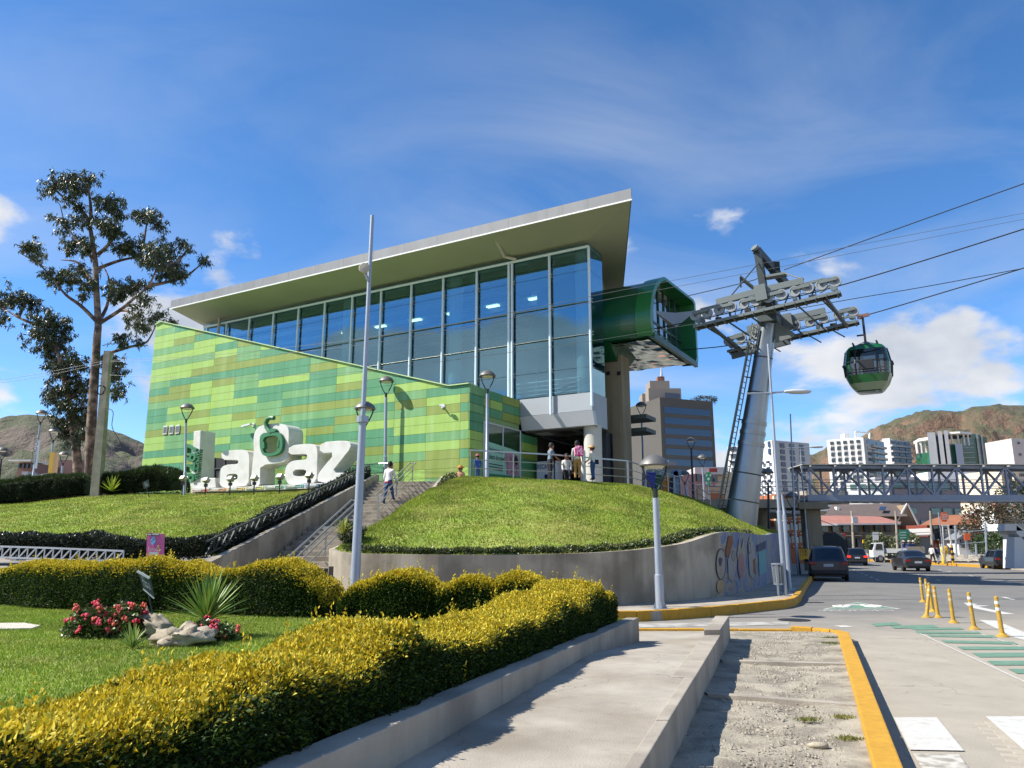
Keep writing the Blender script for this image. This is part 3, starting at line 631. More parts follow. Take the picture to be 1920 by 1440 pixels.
# ---- hills
def hill_mat(name, rock, grass, red):
    m = M(name, rock, 0.95); nt = m.node_tree; L = nt.links.new; b = nt.nodes['Principled BSDF']; g = nt.nodes.new('ShaderNodeNewGeometry')
    def noise(sc, det=8, ro=0.6):
        n = nt.nodes.new('ShaderNodeTexNoise'); n.inputs['Scale'].default_value = sc; n.inputs['Detail'].default_value = det; n.inputs['Roughness'].default_value = ro; L(g.outputs['Position'], n.inputs['Vector']); return n.outputs[0]
    def mr(v, a, c, lo=0, hi=1):
        n = nt.nodes.new('ShaderNodeMapRange'); L(v, n.inputs[0])
        for i, q in enumerate((a, c, lo, hi)): n.inputs[1+i].default_value = q
        return n.outputs[0]
    def mix(f, a, c):
        n = nt.nodes.new('ShaderNodeMix'); n.data_type = 'RGBA'; L(f, n.inputs[0])
        for i, q in ((6, a), (7, c)):
            if isinstance(q, tuple): n.inputs[i].default_value = (*q, 1)
            else: L(q, n.inputs[i])
        return n.outputs[2]
    sp = nt.nodes.new('ShaderNodeSeparateXYZ'); L(g.outputs['Normal'], sp.inputs[0])
    st = nt.nodes.new('ShaderNodeMath'); st.operation = 'ADD'; L(sp.outputs[2], st.inputs[0])
    nm = nt.nodes.new('ShaderNodeMath'); nm.operation = 'MULTIPLY_ADD'; L(noise(0.02), nm.inputs[0]); nm.inputs[1].default_value = 0.9; nm.inputs[2].default_value = -0.45; L(nm.outputs[0], st.inputs[1])
    c = mix(mr(noise(0.006, 6), 0.42, 0.6), lin(rock), lin(red))
    c = mix(mr(st.outputs[0], 0.74, 0.92), c, lin(grass))
    c = mix(mr(noise(0.07, 8, 0.7), 0.55, 0.75, 0, 0.6), c, tuple(x*0.45 for x in lin(rock)))
    L(c, b.inputs['Base Color'])
    bp = nt.nodes.new('ShaderNodeBump'); bp.inputs['Strength'].default_value = 1.0; bp.inputs['Distance'].default_value = 14; L(noise(0.05, 8, 0.65), bp.inputs['Height']); L(bp.outputs[0], b.inputs['Normal'])
    return m
def hill(ridge, Yr, Yb, mat, amp, seed, cliff=0.0, zb=-2, nx=200, ny=60):
    rx = np.linspace(ridge[0][0], ridge[-1][0], nx); ry = np.interp(rx, [r[0] for r in ridge], [r[1] for r in ridge]); P = []
    for x, y in zip(rx, ry):
        rp = at_y(x, y, Yr); row = []
        for q in np.linspace(0, 1.25, ny):
            Y = Yb+(Yr-Yb)*q; X = rp[0]*(0.35+0.65*Y/Yr) if False else rp[0]*Y/Yr
            h = (rp[2])*(q**1.15 if q <= 1 else 1-(q-1)*2.2)
            if cliff and q <= 1: h = rp[2]*((1-cliff)*q**1.1+cliff*(1/(1+math.exp(-(q-0.86)*28))))
            v = Vector((X*0.004+seed, Y*0.004, seed)); rn = 1-abs(mn.noise(v))*2; rn2 = 1-abs(mn.noise(v*2.7))*2; rn3 = mn.noise(v*7)
            env = math.sin(math.pi*min(q, 1))**0.7
            rn4 = 1-abs(mn.noise(v*5.3))*2; h += amp*env*(0.55*rn+0.42*rn2+0.22*rn3+0.22*rn4)-amp*0.5*env; h += amp*.12*env*mn.noise(v*19)
            row.append((X, Y, zb+h))
        P.append(row)
    return obj('hill', MB().grid(P), mat, kind='structure', smooth=2)
hill([(1180, 1000), (1330, 930), (1420, 893), (1480, 866), (1560, 838), (1640, 806), (1680, 788), (1700, 778), (1740, 768), (1762, 764), (1800, 768), (1822, 758), (1850, 757), (1900, 756), (1960, 758), (2080, 770), (2300, 800), (2600, 900)],
     1500, 420, hill_mat('red_hillside', '#74604d', '#56553f', '#7f6450'), 95, 3.1, 0.30, nx=320, ny=90)
hill([(-900, 860), (-500, 800), (-200, 786), (-40, 790), (10, 784), (50, 779), (95, 783), (140, 790), (190, 799), (230, 812), (270, 828), (330, 842), (420, 880), (560, 960)],
     900, 260, hill_mat('rocky_hillside', '#76695c', '#565a42', '#665d54'), 60, 8.4, 0.35, nx=260, ny=90)
# painted figures of the mural, laid on the wall
def on_wall(x, y, lift=0.165):
    r = ray(x, y); best = None
    for k in range(NC-1):
        a, b = Wc[k]+outn(k)*lift, Wc[k+1]+outn(k+1)*lift; M_ = np.array([[r[0], -(b-a)[0]], [r[1], -(b-a)[1]]])
        if abs(np.linalg.det(M_)) < 1e-9: continue
        t, q = np.linalg.solve(M_, a[:2]-CP[:2])
        if 0 <= q <= 1 and t > 0 and (best is None or t < best[0]): best = (t, CP+r*t)
    return best[1] if best else None
def mural(pix, mat, lift):
    P = [on_wall(x, y, lift) for x, y in pix]
    if all(p is not None for p in P): obj('mural_shape', MB().poly(P), mat, RETW)
ell = lambda cx, cy, rx, ry, n=14: [(cx+rx*math.cos(t), cy+ry*math.sin(t)) for t in np.linspace(0, 2*math.pi, n+1)[:-1]]
mc = {k: M('mural_'+k, v, 0.85, var=.12, vscale=6) for k, v in dict(cream='#8f8778', ochre='#7a5030', pink='#8f6f6c', white='#8d8a84', line='#3a3f50', teal='#5f8f92', blue='#66789f', tan='#a48a68').items()}
mural(ell(1352, 1058, 9.5, 30), mc['line'], .165); mural(ell(1352, 1058, 8.2, 28), mc['cream'], .172); mural([(1347, 1050), (1350, 1044), (1355, 1048), (1352, 1062), (1349, 1060)], mc['line'], .178); mural(ell(1351, 1100, 7, 13), mc['tan'], .170)
mural([(1361, 1034), (1366, 1006), (1373, 1004), (1375, 1016), (1368, 1040), (1363, 1046)], mc['ochre'], .170); mural([(1365, 1050), (1370, 1036), (1378, 1032), (1381, 1062), (1374, 1090), (1366, 1084)], mc['white'], .168); mural(ell(1375, 1043, 3, 10), mc['line'], .174); mural(ell(1375, 1043, 2.2, 8.6), mc['cream'], .179)
mural([(1382, 1040), (1386, 1010), (1390, 1030), (1394, 1008), (1398, 1036), (1397, 1060), (1388, 1066)], mc['cream'], .168); mural(ell(1390, 1060, 6, 24), mc['pink'], .173)
mural([(1402, 1020), (1406, 1006), (1411, 1014), (1415, 1026), (1417, 1070), (1413, 1086), (1406, 1078)], mc['white'], .168); mural(ell(1405.5, 1028, 2.6, 11), mc['line'], .174); mural(ell(1405.5, 1028, 1.8, 9), mc['white'], .179); mural([(1412, 1050), (1416, 1046), (1418, 1078), (1413, 1074)], mc['ochre'], .174)
mural([(1422, 1036), (1436, 1030), (1437, 1072), (1424, 1080)], mc['teal'], .168); mural([(1420, 1022), (1436, 1014), (1436, 1028), (1420, 1035)], mc['line'], .172)
# ================================================================ cable car station
ST = thing('cable_car_station', 'green panelled cable car station with tall glass front and slanting roof', 'station', S(0, 0, 5))
m_grn = [M('panel_lime', '#8fb04e', 0.55, var=0.06, vscale=1.5, streak=('#a5c98a', 0.35, 2.2)), M('panel_mid', '#64965a', 0.55, var=0.06, vscale=1.5, streak=('#8cb58a', 0.45, 2.2)),
         M('panel_deep', '#44855a', 0.55, var=0.06, vscale=1.5, streak=('#74a98a', 0.4, 2.2)), M('panel_olive', '#7b8c36', 0.55, var=0.06, vscale=1.5, streak=('#9aac6a', 0.4, 2.2))]
m_alu = M('aluminium', '#b9bcbc', 0.45, 0.3); m_roofm = M('roof_metal', '#77797b', 0.55, 0.1, var=0.08, vscale=0.8, streak=('#5f605e', 0.4, 1.5))
m_soff = M('soffit', '#a5a694', 0.7, var=0.05, vscale=0.6)
m_spipe = M('mullion_steel', '#d3e2ea', 0.4, 0.1)
m_glass = M_glass('facade_glass', '#cfe6ef', 0.20, 0.0, (0.55, 0.86, 1.0))
m_colw = M('column_render', '#bdbbb0', 0.7, var=0.06, vscale=1)
m_wpan = M('white_cladding', '#c6c9cc', 0.5, var=0.03, vscale=1); m_gpan = M('grey_cladding', '#9ea4a8', 0.5, var=0.04, vscale=1)
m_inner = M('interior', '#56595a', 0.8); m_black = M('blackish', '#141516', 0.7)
def ztop(s): return 10.33 if s < 1.3 else 10.33+0.2935*(s-1.3)
SB = [0.0, 0.56]+[0.56+2.267*k for k in range(1, 13)]
CODE = ["0131221320310021323022131023120", "2203120310213203120132013202130", "1032130221302132013021320130213"]
gp = [[(s, 10.33-0.5*k) for k in range(-16, 12)] for s in SB]
base_n = -VV*KS
def panel(s0, s1, z0, z1, t, mat, par, thick=0.05, gap=0.007):
    pts = [(s0+gap, z0+gap), (s1-gap, z0+gap), (s1-gap, z1-gap), (s0+gap, z1-gap)]
    # clip with the sloping top
    poly = [(s, min(z, ztop(s)-0.02)) for s, z in pts]
    if z1 > ztop(s0) or z1 > ztop(s1):
        zt0, zt1 = ztop(s0+gap)-0.02, ztop(s1-gap)-0.02
        if max(zt0, zt1) <= z0+0.03: return None
        poly = []
        b0, b1 = z0+gap, z1-gap; sA, sB_ = s0+gap, s1-gap
        line = lambda s: ztop(s)-0.02
        cand = [(sA, b0), (sB_, b0), (sB_, b1), (sA, b1)]
        for i in range(4):
            p, q = cand[i], cand[(i+1) % 4]; ip, iq = p[1] <= line(p[0]), q[1] <= line(q[0])
            if ip: poly.append(p)
            if ip != iq:
                f = 0.5; lo, hi = 0.0, 1.0
                for _ in range(24):
                    f = (lo+hi)/2; m_ = (p[0]+(q[0]-p[0])*f, p[1]+(q[1]-p[1])*f)
                    if (m_[1] <= line(m_[0])) == ip: lo = f
                    else: hi = f
                poly.append((p[0]+(q[0]-p[0])*f, p[1]+(q[1]-p[1])*f))
        if len(poly) < 3: return None
    return obj('panel', MB().prism([S(s, t, z) for s, z in poly], -VV*KS*thick), mat, par)
WALL = obj('lower_block', MB().prism([S(0.02, 0.0, 3.5), S(27.72, 0.0, 3.5), S(27.72, 0.0, ztop(27.1)-0.05), S(27.0, 0.0, ztop(27.0)-0.05), S(1.3, 0.0, 10.28), S(0.02, 0.0, 10.28)], VV*KS*5.45), M('joint_green', '#7d9a62', 0.8), ST)
rr = random.Random(5); prevs = {}
for i in range(len(SB)-1):
    last = None
    for k in range(0, 27):
        z1 = 18.33-0.5*k; z0 = z1-0.5
        if z1 < 4.6: break
        if z0 > ztop(SB[i+1]): continue
        w = [0.29, 0.26, 0.22, 0.23]; c = rr.choices(range(4), w)[0]
        if c == last and rr.random() < 0.62: c = rr.choices(range(4), w)[0]
        if prevs.get((i-1, k)) is not None and rr.random() < 0.22: c = prevs[(i-1, k)]
        prevs[(i, k)] = c; last = c
        panel(SB[i], SB[i+1], z0, z1, 0.0, m_grn[c], WALL)
# pale coping along the sloping top
mb = MB(); a, b = S(27.1, -0.1, ztop(27.1)+0.02), S(1.3, -0.1, 10.36); mb.beam(a+VV*0.25, b+VV*0.25, 0.6, 0.05); b2 = S(-0.03, -0.1, 10.36); mb.beam(b+VV*0.25, b2+VV*0.25, 0.6, 0.05); a2 = S(27.75, -0.1, ztop(27.1)-0.12); mb.beam(a+VV*0.25, a2+VV*0.25, 0.6, 0.05)
obj('coping', mb, M('coping_green', '#a8c48c', 0.6), ST)
# end face with the poster window
def epan(t0, t1, z0, z1, mat):
    g = 0.012; return obj('panel', MB().prism([S(0, t0+g, z0+g), S(0, t1-g, z0+g), S(0, t1-g, z1-g), S(0, t0+g, z1-g)], -UU*KS*0.05), mat, WALL)
tb = [-0.05, 1.35, 2.1, 3.42, 5.5]; r3 = random.Random(3)
for j in range(4):
    for k in range(11):
        z1 = 10.33-0.5*k; z0 = z1-0.5
        if tb[j] >= 1.3 and z0 < 8.35: continue
        epan(tb[j], tb[j+1], max(z0, 4.9), z1, m_grn[r3.choices(range(4), [.2, .2, .3, .3])[0]])
for k in range(7): z1 = 8.33-0.5*k; obj('panel', MB().prism([S(-0.03, 5.6, z1-0.49), S(-0.03, 7.6, z1-0.49), S(-0.03, 7.6, z1-0.01), S(-0.03, 5.6, z1-0.01)], -UU*KS*0.05), m_grn[r3.choices(range(4), [.2, .2, .3, .3])[0]], WALL)
WIN = obj('window_frame', MB().beam(S(-0.09, 1.38, 5.0), S(-0.09, 1.38, 8.45), 0.07).beam(S(-0.09, 3.42, 5.0), S(-0.09, 3.42, 8.45), 0.06).beam(S(-0.09, 5.45, 5.0), S(-0.09, 5.45, 8.45), 0.07).beam(S(-0.09, 1.35, 8.45), S(-0.09, 5.48, 8.45), 0.07).beam(S(-0.09, 1.35, 5.05), S(-0.09, 5.48, 5.05), 0.07), m_alu, ST)
m_wglass = M_glass('window_glass', '#dce4e6', 0.08)
for a, b in ((1.42, 3.38), (3.46, 5.41)): obj('pane', MB().prism([S(-0.08, a, 5.08), S(-0.08, b, 5.08), S(-0.08, b, 8.42), S(-0.08, a, 8.42)], -UU*0.012), m_wglass, WIN)
pr = lambda t, z: S(-0.13, t, z)
POS = obj('poster', MB().poly([pr(1.6, 5.35), pr(5.3, 5.35), pr(5.3, 7.15), pr(4.3, 7.25), pr(1.6, 7.4)]), M('poster_mint', '#8fbfa4', 0.7), ST)
obj('poster_band', MB().poly([S(-0.14, 1.6, 5.35), S(-0.14, 5.3, 5.35), S(-0.14, 5.3, 5.72), S(-0.14, 1.6, 5.62)]), M('poster_green', '#2f7a4b', 0.7), POS)
obj('poster_picture', MB().poly([S(-0.14, 3.75, 5.7), S(-0.14, 5.2, 5.75), S(-0.14, 5.15, 6.9), S(-0.14, 4.1, 7.1), S(-0.14, 3.55, 6.9)]), M('poster_pinkish', '#a9848b', 0.7, col2='#7d5a63', c2scale=4), POS)
obj('ticket_picture', MB().poly([S(-0.15, 4.55, 6.6), S(-0.15, 4.85, 6.3), S(-0.15, 5.1, 6.6), S(-0.15, 4.8, 6.95)]), m_black, POS)
for txt, z, sz in (('Eliminamos el', 6.85, 0.36), ('boleto de papel', 6.45, 0.36)): obj('lettering', text_mb(txt, sz, S(-0.15, 1.66, z), VV, (0, 0, 1), squash=0.72), m_dark, POS)
for z in (6.15, 6.0, 5.87): obj('small_print', MB().poly([S(-0.15, 1.75, z), S(-0.15, 3.3, z), S(-0.15, 3.3, z+0.05), S(-0.15, 1.75, z+0.05)]), m_dark, POS)
# glass front
TG = 5.53; SM = [-4.72+2.63*k for k in range(14)]; ZT = [10.42, 11.9, 13.85, 15.85, 17.85, 19.5]
for i in range(13):
    for j in range(5):
        sa, sb = SM[i], SM[i+1]
        if ZT[j+1] < ztop(max(sa, 1.3)) - 0.9 and sb > 0.3: continue
        g = 0.012; obj('pane', MB().prism([S(sa+g, TG, ZT[j]+g), S(sb-g, TG, ZT[j]+g), S(sb-g, TG, ZT[j+1]-g), S(sa+g, TG, ZT[j+1]-g)], VV*0.02), m_glass, ST)
for i, s in enumerate(SM):
    zb = 10.0 if s < 0.3 else max(10.2, ztop(s)-0.6)
    for q, ds in enumerate((0.0, 0.24) if i == 2 else (0.0,)):
        mu = obj('mullion', MB().tube([S(s-0.1+ds, TG-0.16, zb-(0.75 if i == 1 else 0.45 if i == 0 else 0)), S(s-0.1+ds, TG-0.16, 19.22)], 0.072, 8), m_spipe, ST, smooth=True)
        if q == 0:
            mb = MB()
            for z in ZT[1:5]:
                if z > zb+0.3:
                    for dz in (-0.12, 0.12):
                        for dd in (-0.14, 0.14): mb.beam(S(s-0.1, TG-0.16, z), S(s-0.1+dd, TG-0.02, z+dz), 0.035)
            if mb.v: obj('spider_fitting', mb, m_rail, mu)
for z, sa in ((19.22, SM[13]),): obj('head_rail', MB().tube([S(SM[0]-0.1, TG-0.16, z), S(sa, TG-0.16, z)], 0.08, 8), m_spipe, ST, smooth=True)
for z in (13.85, 15.85): obj('tie_rod', MB().tube([S(SM[0], TG-0.1, z), S(max(1.3, (z-10.33)/0.2935+1.0), TG-0.1, z)], 0.02, 6), m_rail, ST)
# columns behind the glass
for x in (855, 1094, 655, 400): 
    s, _ = st_px(x, 600, TG+0.95); p = S(s, TG+0.95, 0); obj('column', MB().tube([(p[0], p[1], S(0, 0, 10.2)[2]), (p[0], p[1], S(0, 0, 19.75)[2])], 0.40, 18), m_colw, ST, smooth=True)
p = S(-4.28, 6.6, 0); obj('column', MB().tube([(p[0], p[1], ZP), (p[0], p[1], S(0, 0, 8.6)[2])], 0.46, 20), m_colw, ST, smooth=True)
# white fascia below the glass
obj('fascia', MB().prism([S(0.0, TG, 9.35), S(-4.75, TG, 9.35), S(-4.75, TG, 10.38), S(0.0, TG, 10.38)], VV*KS*0.4), m_gpan, ST)
obj('fascia', MB().prism([S(0.0, TG-0.02, 9.33), S(-4.77, TG-0.02, 9.33), S(-4.77, TG+0.28, 8.52), S(0.0, TG+0.28, 8.52)], VV*KS*0.4), m_wpan, ST)
obj('side_wall', MB().prism([S(-4.74, TG+0.45, 8.5), S(-4.74, TG+2.2, 8.5), S(-4.74, TG+2.2, 10.4), S(-4.74, TG+0.45, 10.4)], UU*0.2), m_gpan, ST)
obj('side_wall', MB().prism([S(-4.3, TG+3.0, 4.9), S(-4.3, TG+4.6, 4.9), S(-4.3, TG+4.6, 8.48), S(-4.3, TG+3.0, 8.48)], UU*0.2), M('dark_cladding', '#3c4048', 0.6), ST)
for j in range(5):
    obj('pane', MB().prism([S(-4.70, TG+0.1, ZT[j]+.01), S(-4.70, TG+2.1, ZT[j]+.01), S(-4.70, TG+2.1, ZT[j+1]-.01), S(-4.70, TG+0.1, ZT[j+1]-.01)], UU*0.02), m_glass, ST)
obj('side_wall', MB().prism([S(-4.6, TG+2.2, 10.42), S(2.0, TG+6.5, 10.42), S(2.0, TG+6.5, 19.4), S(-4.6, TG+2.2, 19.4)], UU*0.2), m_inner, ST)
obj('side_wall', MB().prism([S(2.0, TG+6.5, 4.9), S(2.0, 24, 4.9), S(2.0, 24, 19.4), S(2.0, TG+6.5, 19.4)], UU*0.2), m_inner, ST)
# balustrade behind the lowest panes
mb = MB()
for k, z in enumerate((11.42, 11.15, 10.9, 10.66)): obj('balcony_rail', MB().tube([S(-4.0, TG+0.35, z), S(0.4, TG+0.35, z)], 0.035 if k == 0 else 0.02, 6), m_rail, ST)
for s in (-3.9, -2.4, -0.9, 0.35): obj('baluster', MB().beam(S(s, TG+0.35, 10.4), S(s, TG+0.35, 11.42), 0.06, 0.05), m_rail, ST)
# floors, ceiling and back of the halls
obj('hall_floor', MB().prism([S(-4.5, TG+0.1, 10.1), S(30, TG+0.1, 10.1), S(30, 24, 10.1), S(2.1, 24, 10.1), S(2.1, TG+6.4, 10.1), S(-4.5, TG+2.2, 10.1)], (0, 0, 0.26)), M('hall_floor', '#a5a8a8', 0.4), ST)
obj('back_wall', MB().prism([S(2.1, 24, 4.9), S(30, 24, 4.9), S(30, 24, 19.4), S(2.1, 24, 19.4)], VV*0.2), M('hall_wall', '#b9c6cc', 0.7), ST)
obj('end_wall', MB().prism([S(30.2, TG+3.0, 4.9), S(30.2, 24, 4.9), S(30.2, 24, 19.6), S(30.2, TG+3, 19.6)], UU*0.2), m_colw, ST)
obj('hall_ceiling', MB().prism([S(-4.5, TG+0.5, 19.45), S(30, TG+0.5, 19.45), S(30, 24, 19.45), S(2.1, 24, 19.45), S(2.1, TG+6.4, 19.45), S(-4.5, TG+2.2, 19.45)], (0, 0, 0.1)), M('hall_ceiling', '#c2c6c4', 0.8), ST)
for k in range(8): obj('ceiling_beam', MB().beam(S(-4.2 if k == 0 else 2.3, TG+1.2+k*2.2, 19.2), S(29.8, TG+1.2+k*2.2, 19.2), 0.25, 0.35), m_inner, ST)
m_lamp = M('lit_ceiling_panel', '#dfe8c8', 0.6, emit=('#f2ffd8', 2.2))
for k in range(6):
    for q, dt in enumerate((2.9, 7.3)): 
        c = S(-3+k*3.6+q*5.8, TG+dt-(1.2 if q == 0 else 0), 19.36); obj('ceiling_light', MB().box(c, (0.9, 0.28, 0.05), (UU, VV, (0, 0, 1))), m_lamp, ST)
# entrance below
obj('entrance_ceiling', MB().prism([S(0, TG+0.7, 8.45), S(-4.7, TG+0.7, 8.45), S(-4.7, TG+2.4, 8.45), S(-1.5, TG+8.3, 8.45), S(0, TG+8.3, 8.45)], (0, 0, 0.1)), M('entrance_ceiling', '#55544f', 0.8), ST)
for k in range(3):
    for q in range(3 if k == 0 else 2 if k == 1 else 1): obj('ceiling_tile', MB().box(S(-0.9-q*1.45, TG+1.6+k*1.9, 8.42), (0.75, 0.75, 0.04), (UU, VV, (0, 0, 1))), m_alu if (k+q) % 3 == 0 else m_black, ST)
obj('entrance_wall', MB().prism([S(0.0, TG+8, 4.9), S(-4.4, TG+3.6, 4.9), S(-4.4, TG+3.6, 8.44), S(0.0, TG+8, 8.44)], VV*0.2), M('entrance_dark', '#2b2a26', 0.7, var=0.3, vscale=2), ST)
obj('entrance_wall', MB().prism([S(0.02, TG+2.1, 4.9), S(0.02, TG+9, 4.9), S(0.02, TG+9, 8.44), S(0.02, TG+2.1, 8.44)], UU*0.2), M('entrance_dark', '#2b2a26', 0.7), ST)
# roof: leaning parallelogram with a tapered eave
ZS, ZE, ZF = 19.62, 19.88, 20.5       # soffit at the glass, eave underside, fascia top
rf = [(-8.85, 2.1), (29.3, 2.1), (33.6, 13.0), (33.6, 26.0), (1.6, 26.0)]
ri = [(-4.9, TG-0.2), (29.6, TG-0.2), (32.2, 13.0), (32.2, 24.5), (1.6, 24.5)]
ro = [S(*p, ZE) for p in rf]; rin = [S(*p, ZS) for p in ri]; rtp = [S(*p, ZF) for p in rf]
for k in range(4): obj('soffit', MB().poly([ro[k], ro[k+1], rin[k+1], rin[k]]), m_soff, ST)
obj('soffit', MB().poly([ro[4], ro[0], rin[0], rin[4]]), m_soff, ST)
obj('soffit', MB().poly(rin), m_soff, ST)
fpp = [(S(*rf[i], ZE-0.01), S(*rf[(i+1) % 5], ZE-0.01)) for i in range(5)]
for i, (a, b) in enumerate(fpp):
    d = nrm(b-a); nn = np.array([d[1], -d[0], 0.0]); L_ = np.linalg.norm(b-a); nseg = max(1, int(L_/2.2))
    if i == 0: nn = -VV
    for q in range(nseg):
        p0, p1 = a+(b-a)*(q/nseg), a+(b-a)*((q+1)/nseg-0.004/L_*2); H = (ZF-ZE)*KS+0.02
        obj('fascia_panel', MB().prism([p0, p1, p1+np.array([0, 0, H]), p0+np.array([0, 0, H])], nn*0.05), m_roofm, ST)
obj('roof_deck', MB().poly(rtp), m_roofm, ST)
obj('drip_edge', MB().beam(S(-8.9, 2.02, ZE-0.04), S(29.3, 2.02, ZE-0.04), 0.05, 0.07), M('drip_white', '#d9dad6', 0.5), ST)
mu = st_px(930, 452, 3.2); d1 = S(mu[0], 3.2, 19.85); d2 = S(*(lambda q: (q[0], 5.0, q[1]))(st_px(946, 481, 5.0))); d3 = S(*(lambda q: (q[0], 5.3, q[1]))(st_px(968, 487, 5.3)))
obj('drain_pipe', MB().tube([d1+[0, 0, .2], d1, d2, d3], 0.09, 10), m_colw, ST, smooth=True)
q = st_px(385, 572, 4.0); e1 = S(q[0], 4.0, q[1]); q = st_px(412, 585, 5.2); e2 = S(q[0], 5.2, q[1]); q = st_px(409, 625, 5.2); e3 = S(q[0], 5.2, q[1])
obj('drain_pipe', MB().tube([e1, e2, e3], 0.09, 10), m_colw, ST, smooth=True)
# small fittings on the green wall
for x in (309, 320.5, 332):
    s, z = st_px(x+5, 806-(x-309)*0.07, 0); s1, z1 = st_px(x+5+9, 796-(x-309)*0.07, 0)
    fr = obj('vent', MB().prism([S(s+.32, -0.06, z-.32), S(s-.1, -0.06, z-.32), S(s-.1, -0.06, z+.28), S(s+.32, -0.06, z+.28)], -VV*0.05), M('vent_white', '#cfd0cc', 0.6), ST)
    for k in range(4): obj('louvre', MB().beam(S(s+.24-k*.09, -0.13, z-.24), S(s+.24-k*.09, -0.13, z+.2), 0.03), m_alu, fr)
def sec_cam(x, y, out):
    s, z = st_px(x, y, 0); r_ = -UU; p = S(s, -0.07, z)
    c = obj('security_camera', MB().box(p, (0.16, 0.06, 0.2), (UU, VV, (0, 0, 1))).beam(p, p-VV*0.3+[0, 0, .0], 0.05), m_wpan, ST)
    obj('camera_housing', MB().beam(p-VV*0.3+r_*0.1, p-VV*0.3+r_*out+[0, 0, -0.08], 0.12, 0.10), m_wpan, c)
sec_cam(477, 797, -0.6); sec_cam(832, 762, 0.35)
gw = lambda x, y: S(st_px(x, y, -0.03)[0], -0.08, st_px(x, y, -0.03)[1])
DW = obj('doorway', MB().prism([gw(392, 899), gw(445, 895), gw(445, 861), gw(392, 858)], -VV*0.03), m_black, ST)
for a, b in (((405, 899), (405, 859)), ((424, 897), (424, 860)), ((392, 880), (445, 877))): obj('frame', MB().beam(gw(*a)-VV*0.06, gw(*b)-VV*0.06, 0.06), M('door_frame', '#4a4c50', 0.5), DW)

# ---- cabin hall (green snout) carried on a concrete pier
m_sn = M('snout_green', '#0b5530', 0.32, var=0.05, vscale=0.7, coat=0.4); m_snd = M('snout_green_dark', '#0a4c2d', 0.4)
m_und = M('polished_underside', '#9aa69a', 0.12, 0.9, bump=0.5, bscale=1.2)
t1, t2, sE, s0 = 7.6, 16.6, -7.8, 0.5; zb = 14.0
prof = [(t1+0.35, zb), (t1, zb+0.6), (t1+0.08, zb+1.5), (t1+0.45, zb+2.4), (t1+1.1, zb+3.2), (t1+1.9, zb+3.8), (t1+2.7, zb+4.15), (t1+3.1, zb+4.2), (t2-0.4, zb+4.45), (t2, zb+4.3), (t2, zb+0.4), (t2-0.3, zb)]
P = [[S(s, t, z) for t, z in prof] for s in np.linspace(s0, sE+1.1, 6)]
obj('snout_shell', MB().grid(P), m_sn, ST, smooth=True)
# flared hood at the mouth
def ring(s, e): 
    ct, cz = (t1+t2)/2, zb+2; return [S(s, ct+(t-ct)*e, cz+(z-cz)*e) for t, z in prof]
mb = MB().grid([ring(sE+1.1, 1.0), ring(sE+1.0, 1.045), ring(sE, 1.06), ring(sE-0.02, 0.97), ring(sE+1.2, 0.93)]); obj('snout_hood', mb, M('hood_green', '#1f6e34', 0.35, coat=0.3), ST, smooth=True)
obj('snout_floor', MB().prism([S(s0, t1+0.35, zb-0.02), S(sE+0.2, t1+0.35, zb-0.02), S(sE+0.2, t2-0.3, zb-0.02), S(s0, t2-0.3, zb-0.02)], (0, 0, 0.05)), m_snd, ST)
P = [[S(s, t, zb-0.14+0.10*mn.noise(Vector((s*1.3, t*1.1, 4)))) for t in np.linspace(t1+0.9, t2-0.7, 14)] for s in np.linspace(-3.6, sE+0.6, 10)]
obj('underside_panel', MB().grid(P), m_und, ST)
obj('snout_haunch', MB().prism([S(-3.0, t1+0.5, zb-0.05), S(-3.0, t1+5.0, zb-0.05), S(-3.0, t1+3.6, zb-1.0), S(-3.0, t1+1.5, zb-1.0)], UU*-KS*1.9), m_snd, ST)
obj('edge_beam', MB().beam(S(sE+0.05, t1+0.2, zb-0.1), S(sE+0.05, t2-0.1, zb-0.1), 0.18, 0.3), m_snd, ST)
# glazed end wall, set back in the mouth
m_eg = M_glass('end_glass', '#9fb5b3', 0.12)
EW = obj('end_frame', MB().beam(S(sE+1.0, t1+1.0, zb+1.6), S(sE+1.0, t2-.3, zb+1.6), 0.1).beam(S(sE+1.0, t1+.8, zb+0.1), S(sE+1.0, t2-.3, zb+0.1), 0.12), m_snd, ST)
nb = 7; tt = np.linspace(t1+0.6, t2-0.3, nb+1)
for k in range(nb):
    zt = float(np.interp((tt[k]+tt[k+1])/2, [p[0] for p in prof[2:9]], [p[1] for p in prof[2:9]]))-0.2
    if 2 <= k <= 4: obj('curtain_strip', MB().prism([S(sE+1.2, tt[k]+.1, zb+.3), S(sE+1.2, tt[k+1]-.25, zb+.3), S(sE+1.2, tt[k+1]-.25, zt), S(sE+1.2, tt[k]+.1, zt)], UU*0.05), M('curtain', '#6d7286', 0.8), EW)
    obj('pane', MB().prism([S(sE+1.0, tt[k]+.03, zb+.15), S(sE+1.0, tt[k+1]-.03, zb+.15), S(sE+1.0, tt[k+1]-.03, zt), S(sE+1.0, tt[k]+.03, zt)], UU*0.02), m_eg, EW)
    obj('upright', MB().beam(S(sE+0.97, tt[k], zb+.1), S(sE+0.97, tt[k], zt), 0.08), m_snd, EW)
obj('end_screen', MB().prism([S(sE+2.6, t1+.5, zb), S(sE+2.6, t2-.4, zb), S(sE+2.6, t2-.4, zb+3.6), S(sE+2.6, t1+2.0, zb+3.4)], UU*0.1), m_black, ST)
for z in (zb+1.0, zb+0.55): obj('mouth_rail', MB().tube([S(sE+0.4, t1+0.6, z), S(sE+0.4, t1+4.5, z)], 0.03, 6), m_snd, ST)
